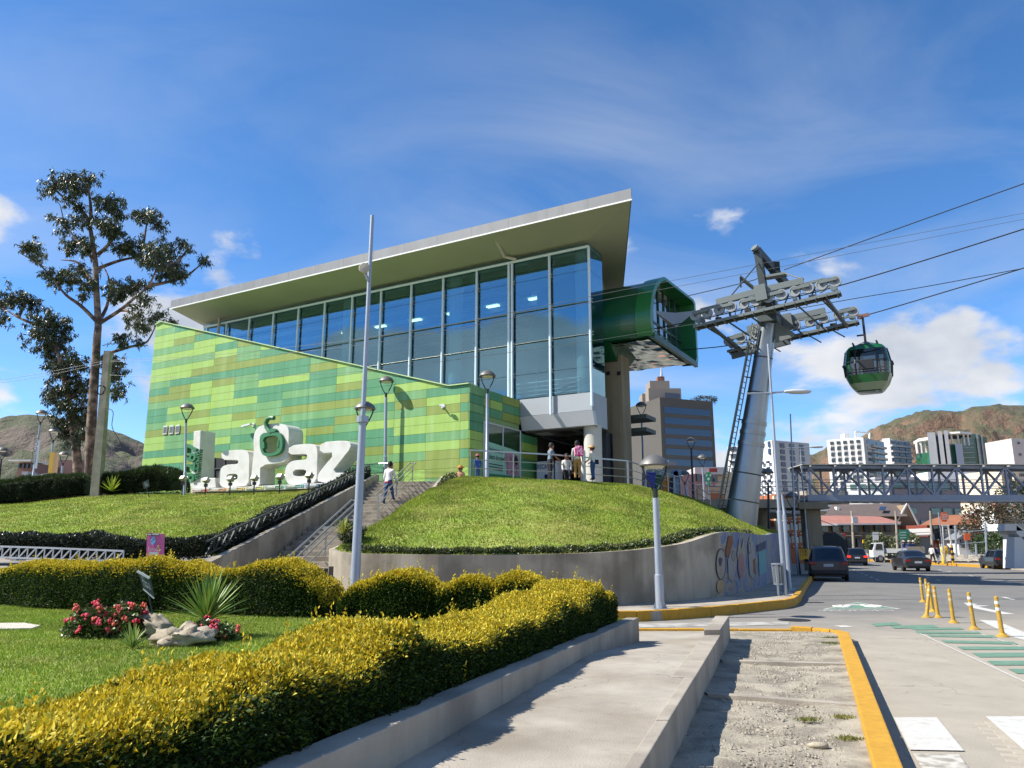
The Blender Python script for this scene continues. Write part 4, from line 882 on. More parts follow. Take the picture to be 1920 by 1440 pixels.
# grey fin in the mouth
obj('fin', MB().prism([S(sE-0.1, t1+0.4, zb+1.35), S(sE-0.1, t1+2.6, zb+1.1), S(sE-0.4, t1+3.4, zb+1.15), S(sE-0.9, t1+5.9, zb+2.75), S(sE-0.4, t1+3.2, zb+1.95)], (0, 0, 0.06)), M('fin_grey', '#7d8489', 0.5), ST)
# concrete pier
tp = 9.3
pa, pb_ = st_px(1133, 760, tp)[0], st_px(1168, 760, tp)[0]
m_pier = M('pier_concrete', '#8a806a', 0.9, var=0.1, vscale=0.9, bump=0.3, bscale=12, streak=('#5c5444', 0.6, 2.0))
PI = obj('pier', MB().prism([S(pa, tp, 3.5), S(pb_, tp, 3.5), S(pb_, tp+1.3, 3.5), S(pa, tp+1.3, 3.5)], (0, 0, (zb-0.6-3.5)*KS)), m_pier, ST, bevel=0.04)
for x in (1140, 1160): q = st_px(x, 700, tp-0.03); obj('form_hole', MB().box(S(q[0], tp-0.02, q[1]), (0.2, 0.04, 0.2), (UU, VV, (0, 0, 1))), m_black, PI)
# steel platform beside the pier
for yy_ in (792, 816): sa_, za_ = st_px(1112, yy_, 11.2); sb_, _ = st_px(1212, yy_, 11.2); obj('platform_edge', MB().prism([S(sa_, 11.2, za_), S(sb_, 11.2, za_), S(sb_, 13, za_), S(sa_, 13, za_)], (0, 0, 0.22)), M('platform_steel', '#3f4a47', 0.6), ST)
# ================================================================ letters on the lawn
from mathutils.geometry import tessellate_polygon
def plate(outer, holes, off):
    """flat outline with holes pushed along off -> MB"""
    loops = [outer]+holes; allp = [np.array(p, float) for l in loops for p in l]; n = len(allp); off = np.array(off, float)
    tris = tessellate_polygon([[Vector(p) for p in l] for l in loops])
    fs = [tuple(t) for t in tris]; back = [tuple(i+n for i in t[::-1]) for t in tris]; sd_ = []; o = 0
    for l in loops:
        m = len(l)
        for i in range(m): a, b = o+i, o+(i+1) % m; sd_.append((a, b, b+n, a+n))
        o += m
    return MB().add(allp+[p+off for p in allp], fs+back+sd_)
def chaikin(pts, it=1, keep=()):
    for _ in range(it):
        out = []; n = len(pts)
        for i in range(n):
            p, q = np.array(pts[i], float), np.array(pts[(i+1) % n], float); out += [tuple(p*0.75+q*0.25), tuple(p*0.25+q*0.75)]
        pts = out
    return pts
TL = -2.4
def lz(zx, zy, t=TL): s, z = st_px(340+zx/5.333, 760+zy/5.333, t); return S(s, t, z)
def bev(o, off, ang=40):
    bm = bmesh.new(); bm.from_mesh(o.data); bmesh.ops.remove_doubles(bm, verts=bm.verts, dist=1e-4); bmesh.ops.recalc_face_normals(bm, faces=bm.faces)
    ed = [e for e in bm.edges if len(e.link_faces) == 2 and e.calc_face_angle(0) > R(ang)]
    bmesh.ops.bevel(bm, geom=ed, offset=off, segments=2, affect='EDGES', profile=0.6, clamp_overlap=True); bm.to_mesh(o.data); bm.free()
m_let = M('letter_white', '#cac9c4', 0.6, var=0.05, vscale=2.2, col2='#b9b7ae', c2scale=1.5, c2lo=0.5, c2hi=0.75, bump=0.1, bscale=14)
m_lgreen = M('letter_green', '#2f6e47', 0.5, var=0.06, vscale=3)
LP = thing('city_letters', 'giant white letters spelling LaPaz with green ornament in front of the green wall', 'letters', lz(700, 850))
dep = VV*KS*1.15
glyphs = [('letter', [(123, 257), (193, 250), (172, 726), (338, 726), (345, 824), (105, 840), (86, 800), (97, 745), (108, 600)], [], 0),
 ('letter', [(405, 458), (590, 441), (655, 452), (680, 500), (676, 640), (672, 802), (560, 812), (425, 826), (385, 795), (370, 720), (382, 650), (420, 602), (490, 588), (552, 588), (571, 572), (569, 552), (545, 545), (397, 545)], [[(450, 700), (475, 685), (560, 684), (563, 730), (545, 745), (460, 746)]], 1),
 ('letter', [(725, 470), (720, 330), (738, 250), (790, 200), (900, 186), (1010, 183), (1062, 212), (1076, 262), (1066, 470), (1052, 540), (1006, 572), (790, 598), (786, 700), (785, 806), (697, 821), (700, 700), (708, 600)], [[(822, 330), (850, 308), (950, 298), (978, 330), (974, 430), (940, 478), (845, 490), (818, 455)]], 1),
 ('letter', [(1078, 402), (1270, 382), (1338, 394), (1362, 440), (1357, 600), (1352, 772), (1240, 780), (1080, 796), (1046, 755), (1031, 690), (1045, 612), (1085, 566), (1140, 549), (1238, 545), (1257, 527), (1258, 495), (1235, 485), (1062, 495)], [[(1116, 662), (1142, 641), (1245, 640), (1249, 690), (1226, 708), (1134, 709), (1116, 690)]], 1),
 ('letter', [(1386, 370), (1620, 350), (1685, 368), (1700, 420), (1600, 545), (1495, 676), (1692, 672), (1655, 764), (1365, 777), (1358, 705), (1400, 640), (1545, 470), (1384, 480)], [], 1)]
for nm, ol, hl, it in glyphs:
    o_ = chaikin(ol, it) if it else ol
    o = obj(nm, plate([lz(*p) for p in o_], [[lz(*p) for p in chaikin(h, 1)] for h in hl], dep), m_let, LP); bev(o, 0.045)
orn_o = chaikin([(805, 280), (860, 270), (960, 265), (1006, 302), (1012, 420), (976, 490), (838, 516), (790, 470), (778, 330)], 2)
orn_i = chaikin([(838, 312), (945, 297), (974, 330), (966, 430), (935, 474), (836, 484), (812, 450), (815, 340)], 2)
t_o = TL-0.22
ORN = obj('ornament', plate([lz(*p, t_o) for p in orn_o], [[lz(*p, t_o) for p in orn_i]], VV*0.2), m_lgreen, LP)
obj('ornament_stalk', MB().tube([lz(*p, t_o-0.02)+VV*0.1 for p in ((888, 275), (862, 250), (838, 215), (832, 170), (850, 135), (880, 120), (912, 124))], 0.115, 8), m_lgreen, ORN, smooth=True)
obj('ornament_leaf', plate([lz(*p, t_o-0.03) for p in chaikin([(850, 250), (900, 230), (935, 232), (942, 262), (900, 270), (855, 268)], 1)], [], VV*0.2), m_lgreen, ORN)
for a in (((808, 365), (828, 365), (828, 430), (808, 430)), ((962, 345), (975, 350), (970, 420), (955, 420))): obj('ornament_tooth', plate([lz(*p, t_o-0.03) for p in a], [], VV*0.2), m_lgreen, ORN)
tz = lz(118, 765, TL-0.15); NUM = obj('altitude_number', text_mb('3267', 1.30, tz, (0, 0, 1), UU, depth=0.28, squash=.82, bold=.025), m_lgreen, LP)
obj('altitude_unit', text_mb('m.s.n.m.', 0.50, lz(160, 740, TL-0.12), (0, 0, 1), UU, depth=0.2, squash=1.0, bold=.01), m_lgreen, LP)
pl = lambda zx, zy, t: lz(zx, zy, t)
PLI = obj('plinth', plate([lz(95, 838, TL-0.25), lz(1700, 762, TL-0.25), lz(1700, 815, TL-0.25), lz(100, 872, TL-0.25)], [], VV*KS*1.7), m_let, LP)
kc = ['#c9705c', '#d08a5e', '#d6b45a', '#cfc35e', '#5f9c6e', '#6aa8a8', '#6f9ad0', '#a08fc4']
for k, c in enumerate(kc):
    f0, f1 = k/8+0.004, (k+1)/8-0.004; a = lz(100, 843, TL-0.27); b = lz(1660, 768, TL-0.27); dn = lz(100, 868, TL-0.27)-a
    A, B_ = a+(b-a)*f0, a+(b-a)*f1
    pc = obj('pattern_block', MB().prism([A, B_, B_+dn*0.95, A+dn*0.95], -VV*0.012), M('pattern_%s' % ('red', 'orange', 'amber', 'yellow', 'green', 'teal', 'blue', 'violet')[k], c, 0.6), PLI)
    w = B_-A; kp_ = [A+w*.05+dn*.75, A+w*.6+dn*.75, A+w*.6+dn*.35, A+w*.2+dn*.35]
    mb = MB()
    for p, q in zip(kp_[:-1], kp_[1:]): mb.beam(p-VV*.025, q-VV*.025, 0.03, 0.03)
    mb.beam(A+w*.05+dn*.12-VV*.025, A+w*.9+dn*.12-VV*.025, 0.03, 0.03); mb.beam(A+w*.9+dn*.12-VV*.025, A+w*.9+dn*.8-VV*.025, 0.03, 0.03); obj('key_line', mb, m_let, pc)

# floodlights
fl = [((342, 914), 'left of the green altitude number'), ((385, 918), 'in front of the letter L'), ((431, 916), 'in front of the first letter a'), ((476, 915), 'at the foot of the letter P'), ((524, 913), 'in front of the second letter a'), ((579, 911), 'in front of the letter z')]
def floodlight(x, y, lab):
    s, z = st_px(x, y+3, TL-1.4); b = S(s, TL-1.4, z)
    T = thing('floodlight', 'small grey floodlight on a short post '+lab, 'floodlight', b, 'floodlights lighting the letters')
    obj('post', MB().tube([b-[0, 0, .3], b+[0, 0, 0.42]], 0.035, 6), m_dark, T); obj('bracket', MB().box(b+[0, 0, 0.30], (0.16, 0.12, 0.16)), m_dark, T)
    ax = (UU, nrm(VV+np.array([0, 0, -.6])), np.cross(UU, nrm(VV+np.array([0, 0, -.6])))); h = b+[0, 0, 0.56]
    obj('lamp_head', MB().box(h, (0.34, 0.24, 0.22), ax), M('flood_grey', '#8e8c86', 0.5, 0.3), T, bevel=0.02); obj('lens', MB().box(h+nrm(VV+np.array([0, 0, .2]))*0.13, (0.28, 0.02, 0.16), ax), m_alu, T)
for (x, y), l in fl: floodlight(x, y, l)

# ================================================================ lamps and poles
m_cap = M('lamp_cap', '#6d6c68', 0.5, 0.4); m_lens = M('lamp_lens', '#cfcdbd', 0.4); m_pole = M('pole_paint', '#9aa2ad', 0.45, 0.35, var=0.06, vscale=3)
def park_head(T, top, k=1.0, pole=None):
    """bowl arms with a mushroom cap; top = highest point"""
    top = np.array(top, float); b = top-[0, 0, 0.92*k]
    for sg in (-1, 1):
        P_ = [b+[0, 0, -.05], b+[sg*0.07*k, 0, 0.06*k], b+[sg*0.20*k, 0, 0.30*k], b+[sg*0.285*k, 0, 0.52*k], b+[sg*0.30*k, 0, 0.70*k]]
        obj('arm', MB().tube(smooth_path(P_, 10), 0.026*k, 6), m_dark, T, smooth=True)
    obj('arm_socket', MB().tube([b+[0, 0, -.22*k], b+[0, 0, .06*k]], [0.05*k, 0.07*k], 8), m_dark, T, smooth=True)
    c = obj('lamp_cap', MB().lathe(top-[0, 0, 0.27*k], [(0.02, -0.03), (0.36*k, -0.03), (0.38*k, 0), (0.34*k, 0.08*k), (0.24*k, 0.18*k), (0.12*k, 0.25*k), (0.0, 0.27*k)], 20), m_cap, T, smooth=True)
    obj('lens', MB().lathe(top-[0, 0, 0.33*k], [(0.0, -0.04*k), (0.20*k, -0.02*k), (0.26*k, 0.03*k), (0.0, 0.035*k)], 16), m_lens, c, smooth=True)
def park_lamp(base, top, lab, r=0.06, foot=False, grp='park lamps', k=1.0, dark=False):
    base, top = np.array(base, float), np.array(top, float); T = thing('street_lamp', lab, 'lamp', base, grp)
    mid = top-[0, 0, 1.08*k]; q = base+(mid-base)*0.30
    obj('pole', MB().tube([base-[0, 0, .2], q, q+[0, 0, .02], mid], [r*1.25, r*1.25, r, r*0.9], 10), m_dark if dark else m_pole, T, smooth=True)
    if foot:
        obj('base_plate', MB().box(base+[0, 0, 0.012], (0.36, 0.36, 0.024)), m_steel, T)
        for a in range(4):
            d = np.array([math.cos(a*math.pi/2), math.sin(a*math.pi/2), 0]); nn = np.array([-d[1], d[0], 0]); obj('gusset', MB().prism([base+d*.05-nn*.006+[0, 0, .02], base+d*.17-nn*.006+[0, 0, .02], base+d*.05-nn*.006+[0, 0, .3]], nn*.012), m_pole, T)
    park_head(T, top, k); return T
b = on_z(1238, 1142, 0.205); park_lamp(b, at_y(1226, 852, b[1]), 'silver park lamp standing on the pavement between yellow kerb and grass mound', 0.085, True)
b = at_y(346, 926, 40.5); park_lamp(b, at_y(352, 756, 40.5), 'silver park lamp beside the green altitude number')
yl_ = float(S(st_px(722, 905, -.55)[0], -.55, 5)[1]); b = at_y(722, 905, yl_); park_lamp(b, at_y(725, 705, yl_), 'silver park lamp in front of the green wall at the head of the stairs', 0.08)
b = at_y(913, 897, 33.2); park_lamp(b, at_y(914, 694, 33.2), 'silver park lamp at the plaza railing before the poster window', 0.07)
for (x0, y0, x1, y1, Y, lab, dk) in ((1207, 900, 1202, 753, 50, 'tall park lamp behind the plaza beside the concrete pier', False), (1300, 935, 1295, 820, 58, 'dark park lamp in front of the brown office block', True), (1322, 945, 1316, 852, 62, 'slim park lamp next to the green dotted banner', False), (1290, 945, 1283, 882, 56, 'short park lamp by the plaza ramp railing', False),
        (1440, 985, 1438, 878, 46, 'dark park lamp right beside the steel tower trunk', True), (1497, 1050, 1484, 922, 43, 'dark park lamp behind the thin lighting masts', True), (60, 905, 79, 768, 52, 'park lamp carrying a white lettered banner on the left hilltop', False), (92, 900, 103, 802, 52, 'park lamp carrying a yellow banner on the left hilltop', False), (115, 895, 121, 846, 56, 'short park lamp under the eucalyptus', False), (0, 900, 6, 838, 54, 'park lamp standing over the far left end of the clipped hedge', True)):
    base = at_y(x0, y0, Y); base[2] = .2 if x0 == 1497 else 2.0 if x0 == 1440 else ZP; park_lamp(base, at_y(x1, y1, Y), lab, 0.07 if Y < 55 else 0.085, dark=dk, k=1.0)
# tall mast with a park head and a small floodlight
b = np.array([-3.95, 19.15, 0.205]); tp_ = at_y(698, 404, 19.15); b[0] = at_y(664, 1130, 19.15)[0]
TM = thing('light_mast', 'very tall thin silver mast by the bowed wall with a small round floodlight', 'mast', b)
j1 = b+(tp_-b)*0.455
obj('lower_shaft', MB().tube([b, j1], [0.125, 0.09], 12), m_pole, TM, smooth=True); obj('upper_shaft', MB().tube([j1, tp_], [0.062, 0.05], 10), m_pole, TM, smooth=True)
obj('collar', MB().tube([j1-[0, 0, .09], j1+[0, 0, .07]], 0.15, 12), m_steel, TM); 
park_head(TM, at_y(685, 752, 19.35), 0.72); obj('head_bracket', MB().beam(j1, at_y(685, 798, 19.35), 0.05), m_dark, TM)
h = b+(tp_-b)*0.845; fl_ = obj('mast_floodlight', MB().lathe(h+[-0.10, -0.16, 0], [(0.02, -0.08), (0.10, -0.06), (0.15, 0.06), (0.13, 0.09), (0.0, 0.10)], 14, ((1, 0, 0), (0, 0, 1), (0, -1, 0))), M('flood_beige', '#a9a294', 0.5), TM, smooth=True); obj('mast_bracket', MB().tube([h+[-.1, -.1, -.1], h+[0, -.06, -.3]], 0.04, 6), m_pole, TM)
# road lighting masts
def road_light(base, top, arm_y, lx, lab, r=0.08, lum=True):
    T = thing('road_light', lab, 'street light', base, 'road lighting masts'); base, top = np.array(base), np.array(top)
    obj('mast', MB().tube([base-[0, 0, .1], base+[0, 0, 2.6], base+[0, 0, 2.62], top], [r, r, r*0.72, r*0.5], 10), m_pole, T, smooth=True)
    obj('base_plate', MB().box(base+[0, 0, .012], (0.4, 0.4, 0.024)), m_steel, T)
    if lum:
        f = (arm_y-base[2])/(top[2]-base[2]); a = base+(top-base)*f; obj('outrigger', MB().tube([a+[-0.85, 0, -.02], a, a+[lx-0.5, 0, 0.05]], 0.032, 8), m_pole, T, smooth=True)
        L_ = a+[lx, 0, 0.05]; o = obj('luminaire', MB().lathe(L_, [(0.0, -0.5), (0.07, -0.46), (0.13, -0.2), (0.14, 0.1), (0.10, 0.36), (0.0, 0.46)], 14, ((0, 1, 0), (0, 0, 0.62), (1, 0, 0))), M('luminaire', '#b8babb', 0.45), T, smooth=True)
    return T
b = on_z(1472, 1113, .205); t_ = at_y(1440, 645, b[1]); ay = at_y(1446, 737, b[1])[2]; road_light(b, t_, ay, 0.72+0.2, 'tall road light with a pale luminaire on its arm beside the wire bin', 0.075)
for x0, y0, x1, y1, Y, lab, lum in ((1481, 1109, 1466, 927, 27.6, 'short thin pole on the kerb behind the wire bin', False), (1497, 1075, 1482, 776, 42, 'thin bare mast rising beside the footbridge end', False), (1518, 1068, 1500, 838, 50, 'slim road light with outrigger in front of the footbridge pier', True)):
    b = at_y(x0, y0, Y); b[2] = 0.2; t_ = at_y(x1, y1, Y); road_light(b, t_, t_[2]-0.05, 1.1, lab, 0.07, lum)
# concrete utility pole and its wires
UP = thing('utility_pole', 'leaning square concrete utility pole with coiled cable before the clipped hedge', 'utility pole', at_y(180, 930, 42.5))
pb0, pt0 = at_y(180, 935, 42.5), at_y(203, 659, 42.5); obj('shaft', MB().add([*(pb0+np.array(q)*0.24 for q in ((-1, -1, 0), (1, -1, 0), (1, 1, 0), (-1, 1, 0))), *(pt0+np.array(q)*0.17 for q in ((-1, -1, 0), (1, -1, 0), (1, 1, 0), (-1, 1, 0)))], [(0, 1, 5, 4), (1, 2, 6, 5), (2, 3, 7, 6), (3, 0, 4, 7), (4, 5, 6, 7)]), m_conc, UP)
cc = at_y(189, 731, 42.2); obj('cable_coil', MB().tube([cc+[0.22*math.cos(t)*(1+.1*math.sin(3*t)), 0.03*math.sin(5*t), 0.26*math.sin(t)] for t in np.linspace(0, 6*math.pi, 50)], 0.035, 6, False), m_black, UP)
obj('loose_cable', MB().tube(smooth_path([at_y(198, 765, 42.2), at_y(212, 772, 42.1), at_y(210, 800, 42.1), at_y(222, 822, 42), at_y(228, 838, 42), at_y(214, 838, 42)], 20), 0.02, 5, False), m_black, UP)
def wire(pix, ys, lab, r=0.012, grp='overhead wires'):
    P_ = [at_y(x, y, Y) for (x, y), Y in zip(pix, ys)]; P_ = smooth_path(P_, 40)
    return tag(obj('overhead_wire', MB().tube(P_, r, 5, False), M('wire_dark', '#2d2f31', 0.5)), lab, 'wire', grp)
wire([(-80, 722), (60, 703), (200, 676)], [46, 44, 42.4], 'thin wire running off to the left from the top of the concrete pole'); wire([(-80, 728), (60, 709), (200, 680)], [46, 44, 42.4], 'thin wire running off to the left just below the top of the concrete pole')
m_wl = M('wire_light', '#5d6164', 0.5)
def wire2(pix, ys, lab, r=0.010, mat=None): 
    P_ = smooth_path([at_y(x, y, Y) for (x, y), Y in zip(pix, ys)], 60); tag(obj('overhead_wire', MB().tube(P_, r, 5, False), mat or m_wl), lab, 'wire')
wire2([(203, 676), (380, 667), (560, 649), (700, 632), (900, 598), (1105, 556), (1340, 511), (1600, 461), (2000, 384)], [42.4, 40, 36, 34, 33, 32, 31, 31, 31], 'upper thin wire crossing the glass front towards the tower top')
wire2([(203, 679), (380, 672), (560, 660), (700, 643), (900, 608), (1105, 568), (1340, 524), (1600, 474), (2000, 395)], [42.4, 40, 36, 34, 33, 32, 31, 31, 31], 'second thin wire crossing the glass front just below the upper one')
wire2([(201, 703), (380, 709), (560, 703), (700, 694), (900, 668), (1105, 640), (1310, 606)], [42.4, 40, 36, 34, 33.5, 33.5, 33.5], 'lowest wire crossing the green wall and glass towards the sheaves')
# ================================================================ cable tower
TT = 11.5; TN, TF = 8.7, 14.3
def tp3(x, y, t): s, z = st_px(x, y, t); return S(s, t, z)
m_tow = M('tower_steel', '#8d959c', 0.30, 0.85, var=0.07, vscale=0.8, streak=('#6e6a60', 0.35, 1.2)); m_mach = M('machine_grey', '#50585a', 0.5, 0.4, var=0.08, vscale=1.5); m_machl = M('machine_light', '#6c7371', 0.5, 0.35); m_rub = M('rubber', '#1b1b1c', 0.7)
A0, A1 = tp3(1385, 1000, TT), tp3(1440, 606, TT); A0 = A0+(A0-A1)*0.06
TW = thing('cable_tower', 'leaning polished steel cable car tower with wheel trains on top', 'tower', A0)
ra, rb = 1.22, 0.46
def ax(f): return A0+(A1-A0)*f
def rad(f): return float(np.interp(f, [0, .1, .25, .4, .52, .65, .8, 1], [.86, .82, .75, .66, .60, .55, .48, .42]))
fs = [0, 0.10, 0.20, 0.32, 0.45, 0.50, 0.545, 0.68, 0.84, 1.0]
for a, b in zip(fs[:-1], fs[1:]): obj('trunk_section', MB().tube([ax(a), ax((a+b)/2), ax(b-0.004)], [rad(a), rad((a+b)/2), rad(b)], 28), m_tow, TW, smooth=True)
for f in fs[1:-1]:
    wide = 0.45 <= f <= 0.55; obj('joint_ring', MB().tube([ax(f)-nrm(A1-A0)*(0.10 if wide else 0.025), ax(f)+nrm(A1-A0)*(0.10 if wide else 0.025)], rad(f)+(0.035 if wide else 0.010), 28), m_tow if wide else m_mach, TW, smooth=True)
obj('footing', MB().tube([ax(0)-[0, 0, 2.5], ax(0)+[0, 0, 0.15]], [1.3, 1.05], 24), m_conc, TW, smooth=True)
# ladder up the left side
lo = nrm(np.cross(A1-A0, VV)); lo = lo if lo[0] < 0 else -lo
LA = [ax(0.02)+lo*(rad(0)+0.16)-VV*0.45, ax(0.985)+lo*(rad(1)+0.16)-VV*0.2]; side_ = nrm(-VV*0.9+lo*0.1)
lad = obj('ladder', MB().tube([LA[0]-side_*.24, LA[1]-side_*.24], .03, 6).tube([LA[0]+side_*.24, LA[1]+side_*.24], .03, 6), m_machl, TW)
for k in range(38): c = LA[0]+(LA[1]-LA[0])*(k+.5)/38; obj('rung', MB().beam(c-side_*.24, c+side_*.24, .03), m_machl, lad)
obj('cable_tray', MB().beam(LA[0]+lo*.0+side_*.42, LA[1]+side_*.42, .10, .06), m_machl, TW)
for f in (0.15, 0.35, 0.55, 0.75): c = LA[0]+(LA[1]-LA[0])*f; obj('ladder_strut', MB().beam(c, ax(f*.965+.02), .06), m_mach, TW)
# head
HC = A1+nrm(A1-A0)*0.25
obj('head_block', MB().box(HC+[0, 0, .25], (1.0, 1.1, 1.1), (UU, VV, (0, 0, 1))), m_mach, TW, bevel=.05)
nL, nR = tp3(1304, 592, TN), tp3(1566, 528, TN); fL, fR = tp3(1366, 640, TF), tp3(1600, 584, TF)
nC, fC = nL+(nR-nL)*.52, fL+(fR-fL)*.42
obj('cross_arm', MB().beam(HC+[0, 0, .55], nC+[0, 0, .35], .55, .6), m_mach, TW, bevel=.03); obj('cross_arm', MB().beam(HC+[0, 0, .55], fC+[0, 0, .35], .55, .6), m_mach, TW, bevel=.03)
g = A1+nrm(A1-A0)*.2; obj('gusset_plate', MB().prism([g+UU*-.25-VV*.1+[0, 0, -.1], g+UU*-1.25-VV*.1+[0, 0, -.95], g+UU*-1.05-VV*.1+[0, 0, -1.15], g+UU*-.25-VV*.1+[0, 0, -1.3]], VV*.12), m_machl, TW)
def sheave_train(L, Rr, n, low=False):
    d = nrm(Rr-L); up = nrm(np.cross(np.cross(d, (0, 0, 1)), d)); ln = np.linalg.norm(Rr-L)
    tr = obj('sheave_train', MB().beam(L+d*ln*.17+up*.42, L+d*ln*.47+up*.46, .16, .30).beam(L+d*ln*.52+up*.46, L+d*ln*.80+up*.42, .16, .30).beam(L+d*ln*.46+up*.30, L+d*ln*.54+up*.30, .5, .8), m_machl, TW)
    for k in range(0, n, 2):
        a, b = L+d*ln*(k/(n-1)), L+d*ln*((k+1)/(n-1)); obj('rocker', MB().beam(a-d*.1+up*.12-VV*.12, b+d*.1+up*.12-VV*.12, .05, .16).beam(a-d*.1+up*.12+VV*.12, b+d*.1+up*.12+VV*.12, .05, .16), m_machl, tr)
        if k % 4 == 0 and k+3 < n: c = L+d*ln*((k+3)/(n-1)); obj('rocker', MB().beam((a+b)/2+up*.24, (c+b)/2+d*.2+up*.24, .14, .12), m_machl, tr)
    for k in range(n):
        c = L+d*ln*k/(n-1); w = obj('sheave', MB().lathe(c, [(0.0, -.05), (.20, -.05), (.21, -.07), (.27, -.07), (.245, 0), (.27, .07), (.21, .07), (.20, .05), (0.0, .05)], 18, (d, up, VV)), M('sheave_grey', '#8d9294', 0.5, 0.2), tr, smooth=True); obj('hub', MB().lathe(c, [(.07, -.1), (.07, .1)], 10, (d, up, VV)), m_mach, w)
    # catwalk below with railing
    wk = obj('catwalk', MB().beam(L-d*.1-up*.62-VV*.1, Rr+d*.15-up*.62-VV*.1, .55, .05), m_mach, TW)
    for q in (-.28, .28): obj('catwalk_edge', MB().beam(L-d*.1-up*.66+VV*(q-.1), Rr+d*.15-up*.66+VV*(q-.1), .05, .14), m_machl, wk)
    for k in range(15): c = L+d*ln*(k/14)-up*.70; obj('catwalk_rib', MB().beam(c-VV*.45, c+VV*.3, .07, .1), m_machl, wk)
    for k in range(8): c = L+d*ln*(k/7)-up*.6+VV*.3; obj('rail_post', MB().beam(c, c+up*.95, .035), m_mach, wk)
    for h in (.5, .95): obj('guard_rail', MB().tube([L-up*.6+up*h+VV*.3, Rr-up*.6+up*h+VV*.3], .018, 5), m_mach, wk)
    for e, sg in ((L, -1), (Rr, 1)): obj('rope_catcher', MB().beam(e+d*sg*.05-up*.05, e+d*sg*-.75-up*.34, .08, .12).tube([e+d*sg*-.12-up*.28-VV*.06, e+d*sg*-.12-up*.28+VV*.06], .16, 12), m_machl, tr)
    for f in (.25, .75): c = L+d*ln*f; obj('hanger', MB().beam(c+up*.3+VV*.16, c-up*.62+VV*.16, .07, .10), m_mach, tr)
    return d, up
dn_, upn = sheave_train(nL, nR, 12); df_, upf = sheave_train(fL, fR, 10)
for e in ((nL+(nR-nL)*.1, fL+(fR-fL)*.08), (nL+(nR-nL)*.92, fL+(fR-fL)*.93)): obj('tie_beam', MB().tube([e[0]-upn*.7, e[1]-upf*.7], .10, 10), m_mach, TW, smooth=True)
for k in range(9):
    for (L__, R__, up__, tt_) in ((nL, nR, upn, .02), (fL, fR, upf, .02)):
        c = L__+(R__-L__)*((k+.5)/9)-up__*(.42+.08*(k % 3)); obj('junction_box', MB().box(c+VV*.12*((k % 3)-1), (.18+.10*(k % 2), .2, .16+.06*(k % 3)), (UU, VV, (0, 0, 1))), m_black if k % 2 else m_mach, TW)
for k in range(6):
    a_, b_ = nL+(nR-nL)*((k+.3)/6)-upn*.6, fL+(fR-fL)*((k+.6)/6)-upf*.6; obj('cross_tie', MB().tube([a_, b_], .045, 6), m_mach, TW)
for f in (.12, .3, .62, .8):
    a_ = nL+(nR-nL)*f-upn*.6+VV*.3; b_ = nL+(nR-nL)*(f+.09)+upn*.35+VV*.3; obj('brace', MB().beam(a_, b_, .05), m_mach, TW); a_ = fL+(fR-fL)*f-upf*.6; b_ = fL+(fR-fL)*(f+.1)-upf*1.25; obj('brace', MB().beam(a_, b_, .06), m_mach, TW)
obj('lower_beam', MB().beam(fL+(fR-fL)*.02-upf*1.05-VV*.5, fL+(fR-fL)*.5-upf*.95-VV*.5, .18, .28), m_mach, TW)
# lifting gantry on top
g0 = tp3(1421, 472, TT-1.2); g1 = HC+[0, 0, .7]-VV*.4; g2 = tp3(1478, 538, TT+1.2)
obj('gantry_leg', MB().beam(g1, g0, .34, .30), m_mach, TW); obj('gantry_beam', MB().beam(g0+nrm(g0-g2)*.15, g2, .32, .36), m_mach, TW); obj('gantry_end', MB().tube([g0+nrm(g0-g2)*.18-VV*.02, g0+nrm(g0-g2)*.34], .2, 12), m_machl, TW)
obj('gantry_tie', MB().tube([g0-[0, 0, .6], nL+(nR-nL)*.27+upn*.5], .035, 6), m_mach, TW); obj('gantry_tie', MB().tube([g0+(g2-g0)*.5, nL+(nR-nL)*.8+upn*.5], .035, 6), m_machl, TW)
obj('gantry_hoist', MB().box(g0+(g2-g0)*.55+[0, 0, .2], (.4, .5, .5)), m_black, TW); gl0 = tp3(1388, 520, TT-.8); obj('gantry_platform', MB().beam(gl0, g1+[0, 0, .3], .5, .07).beam(gl0, gl0-[0, 0, .55], .07), m_mach, TW); gl1 = tp3(1440, 520, TT-.8); obj('gantry_platform', MB().beam(gl1-UU*-.1, gl1-UU*.9, .5, .12), m_machl, TW)
# ropes
def rope(pts, lab, r=0.028): return tag(obj('haul_rope', MB().tube(smooth_path(pts, 30), r, 6, False), M('rope_steel', '#26282a', 0.5, 0.3)), lab, 'rope')
rope([S(sE+2.4, TN, st_px(1235, 618, TN)[1]), nL-upn*.25, (nL+nR)/2-upn*.27, nR-upn*.25, tp3(1750, 483, TN), tp3(2050, 388, TN)], 'steel haul rope over the near wheel train')
rope([S(sE+2.4, TF, st_px(1300, 650, TF)[1]), fL-upf*.25, (fL+fR)/2-upf*.27, fR-upf*.25, tp3(1620, 592, TF), tp3(1760, 551, TF), tp3(2050, 463, TF)], 'steel haul rope over the far wheel train carrying the gondola')
rope([tp3(1470, 506, TT+1), tp3(1660, 437, TT), tp3(2050, 298, TT-1)], 'dark steel rope climbing from the top of the tower', .024)
rope([tp3(1440, 589, TF), tp3(1590, 562, TF), tp3(1760, 533, TF), tp3(2050, 478, TF)], 'thin steel cable beside the far wheel train', .02)
rope([S(sE+1.5, TT, st_px(1275, 562, TT)[1]), tp3(1387, 532, TT), tp3(1421, 522, TT)], 'steel cable between green cabin hall and tower top', .022)

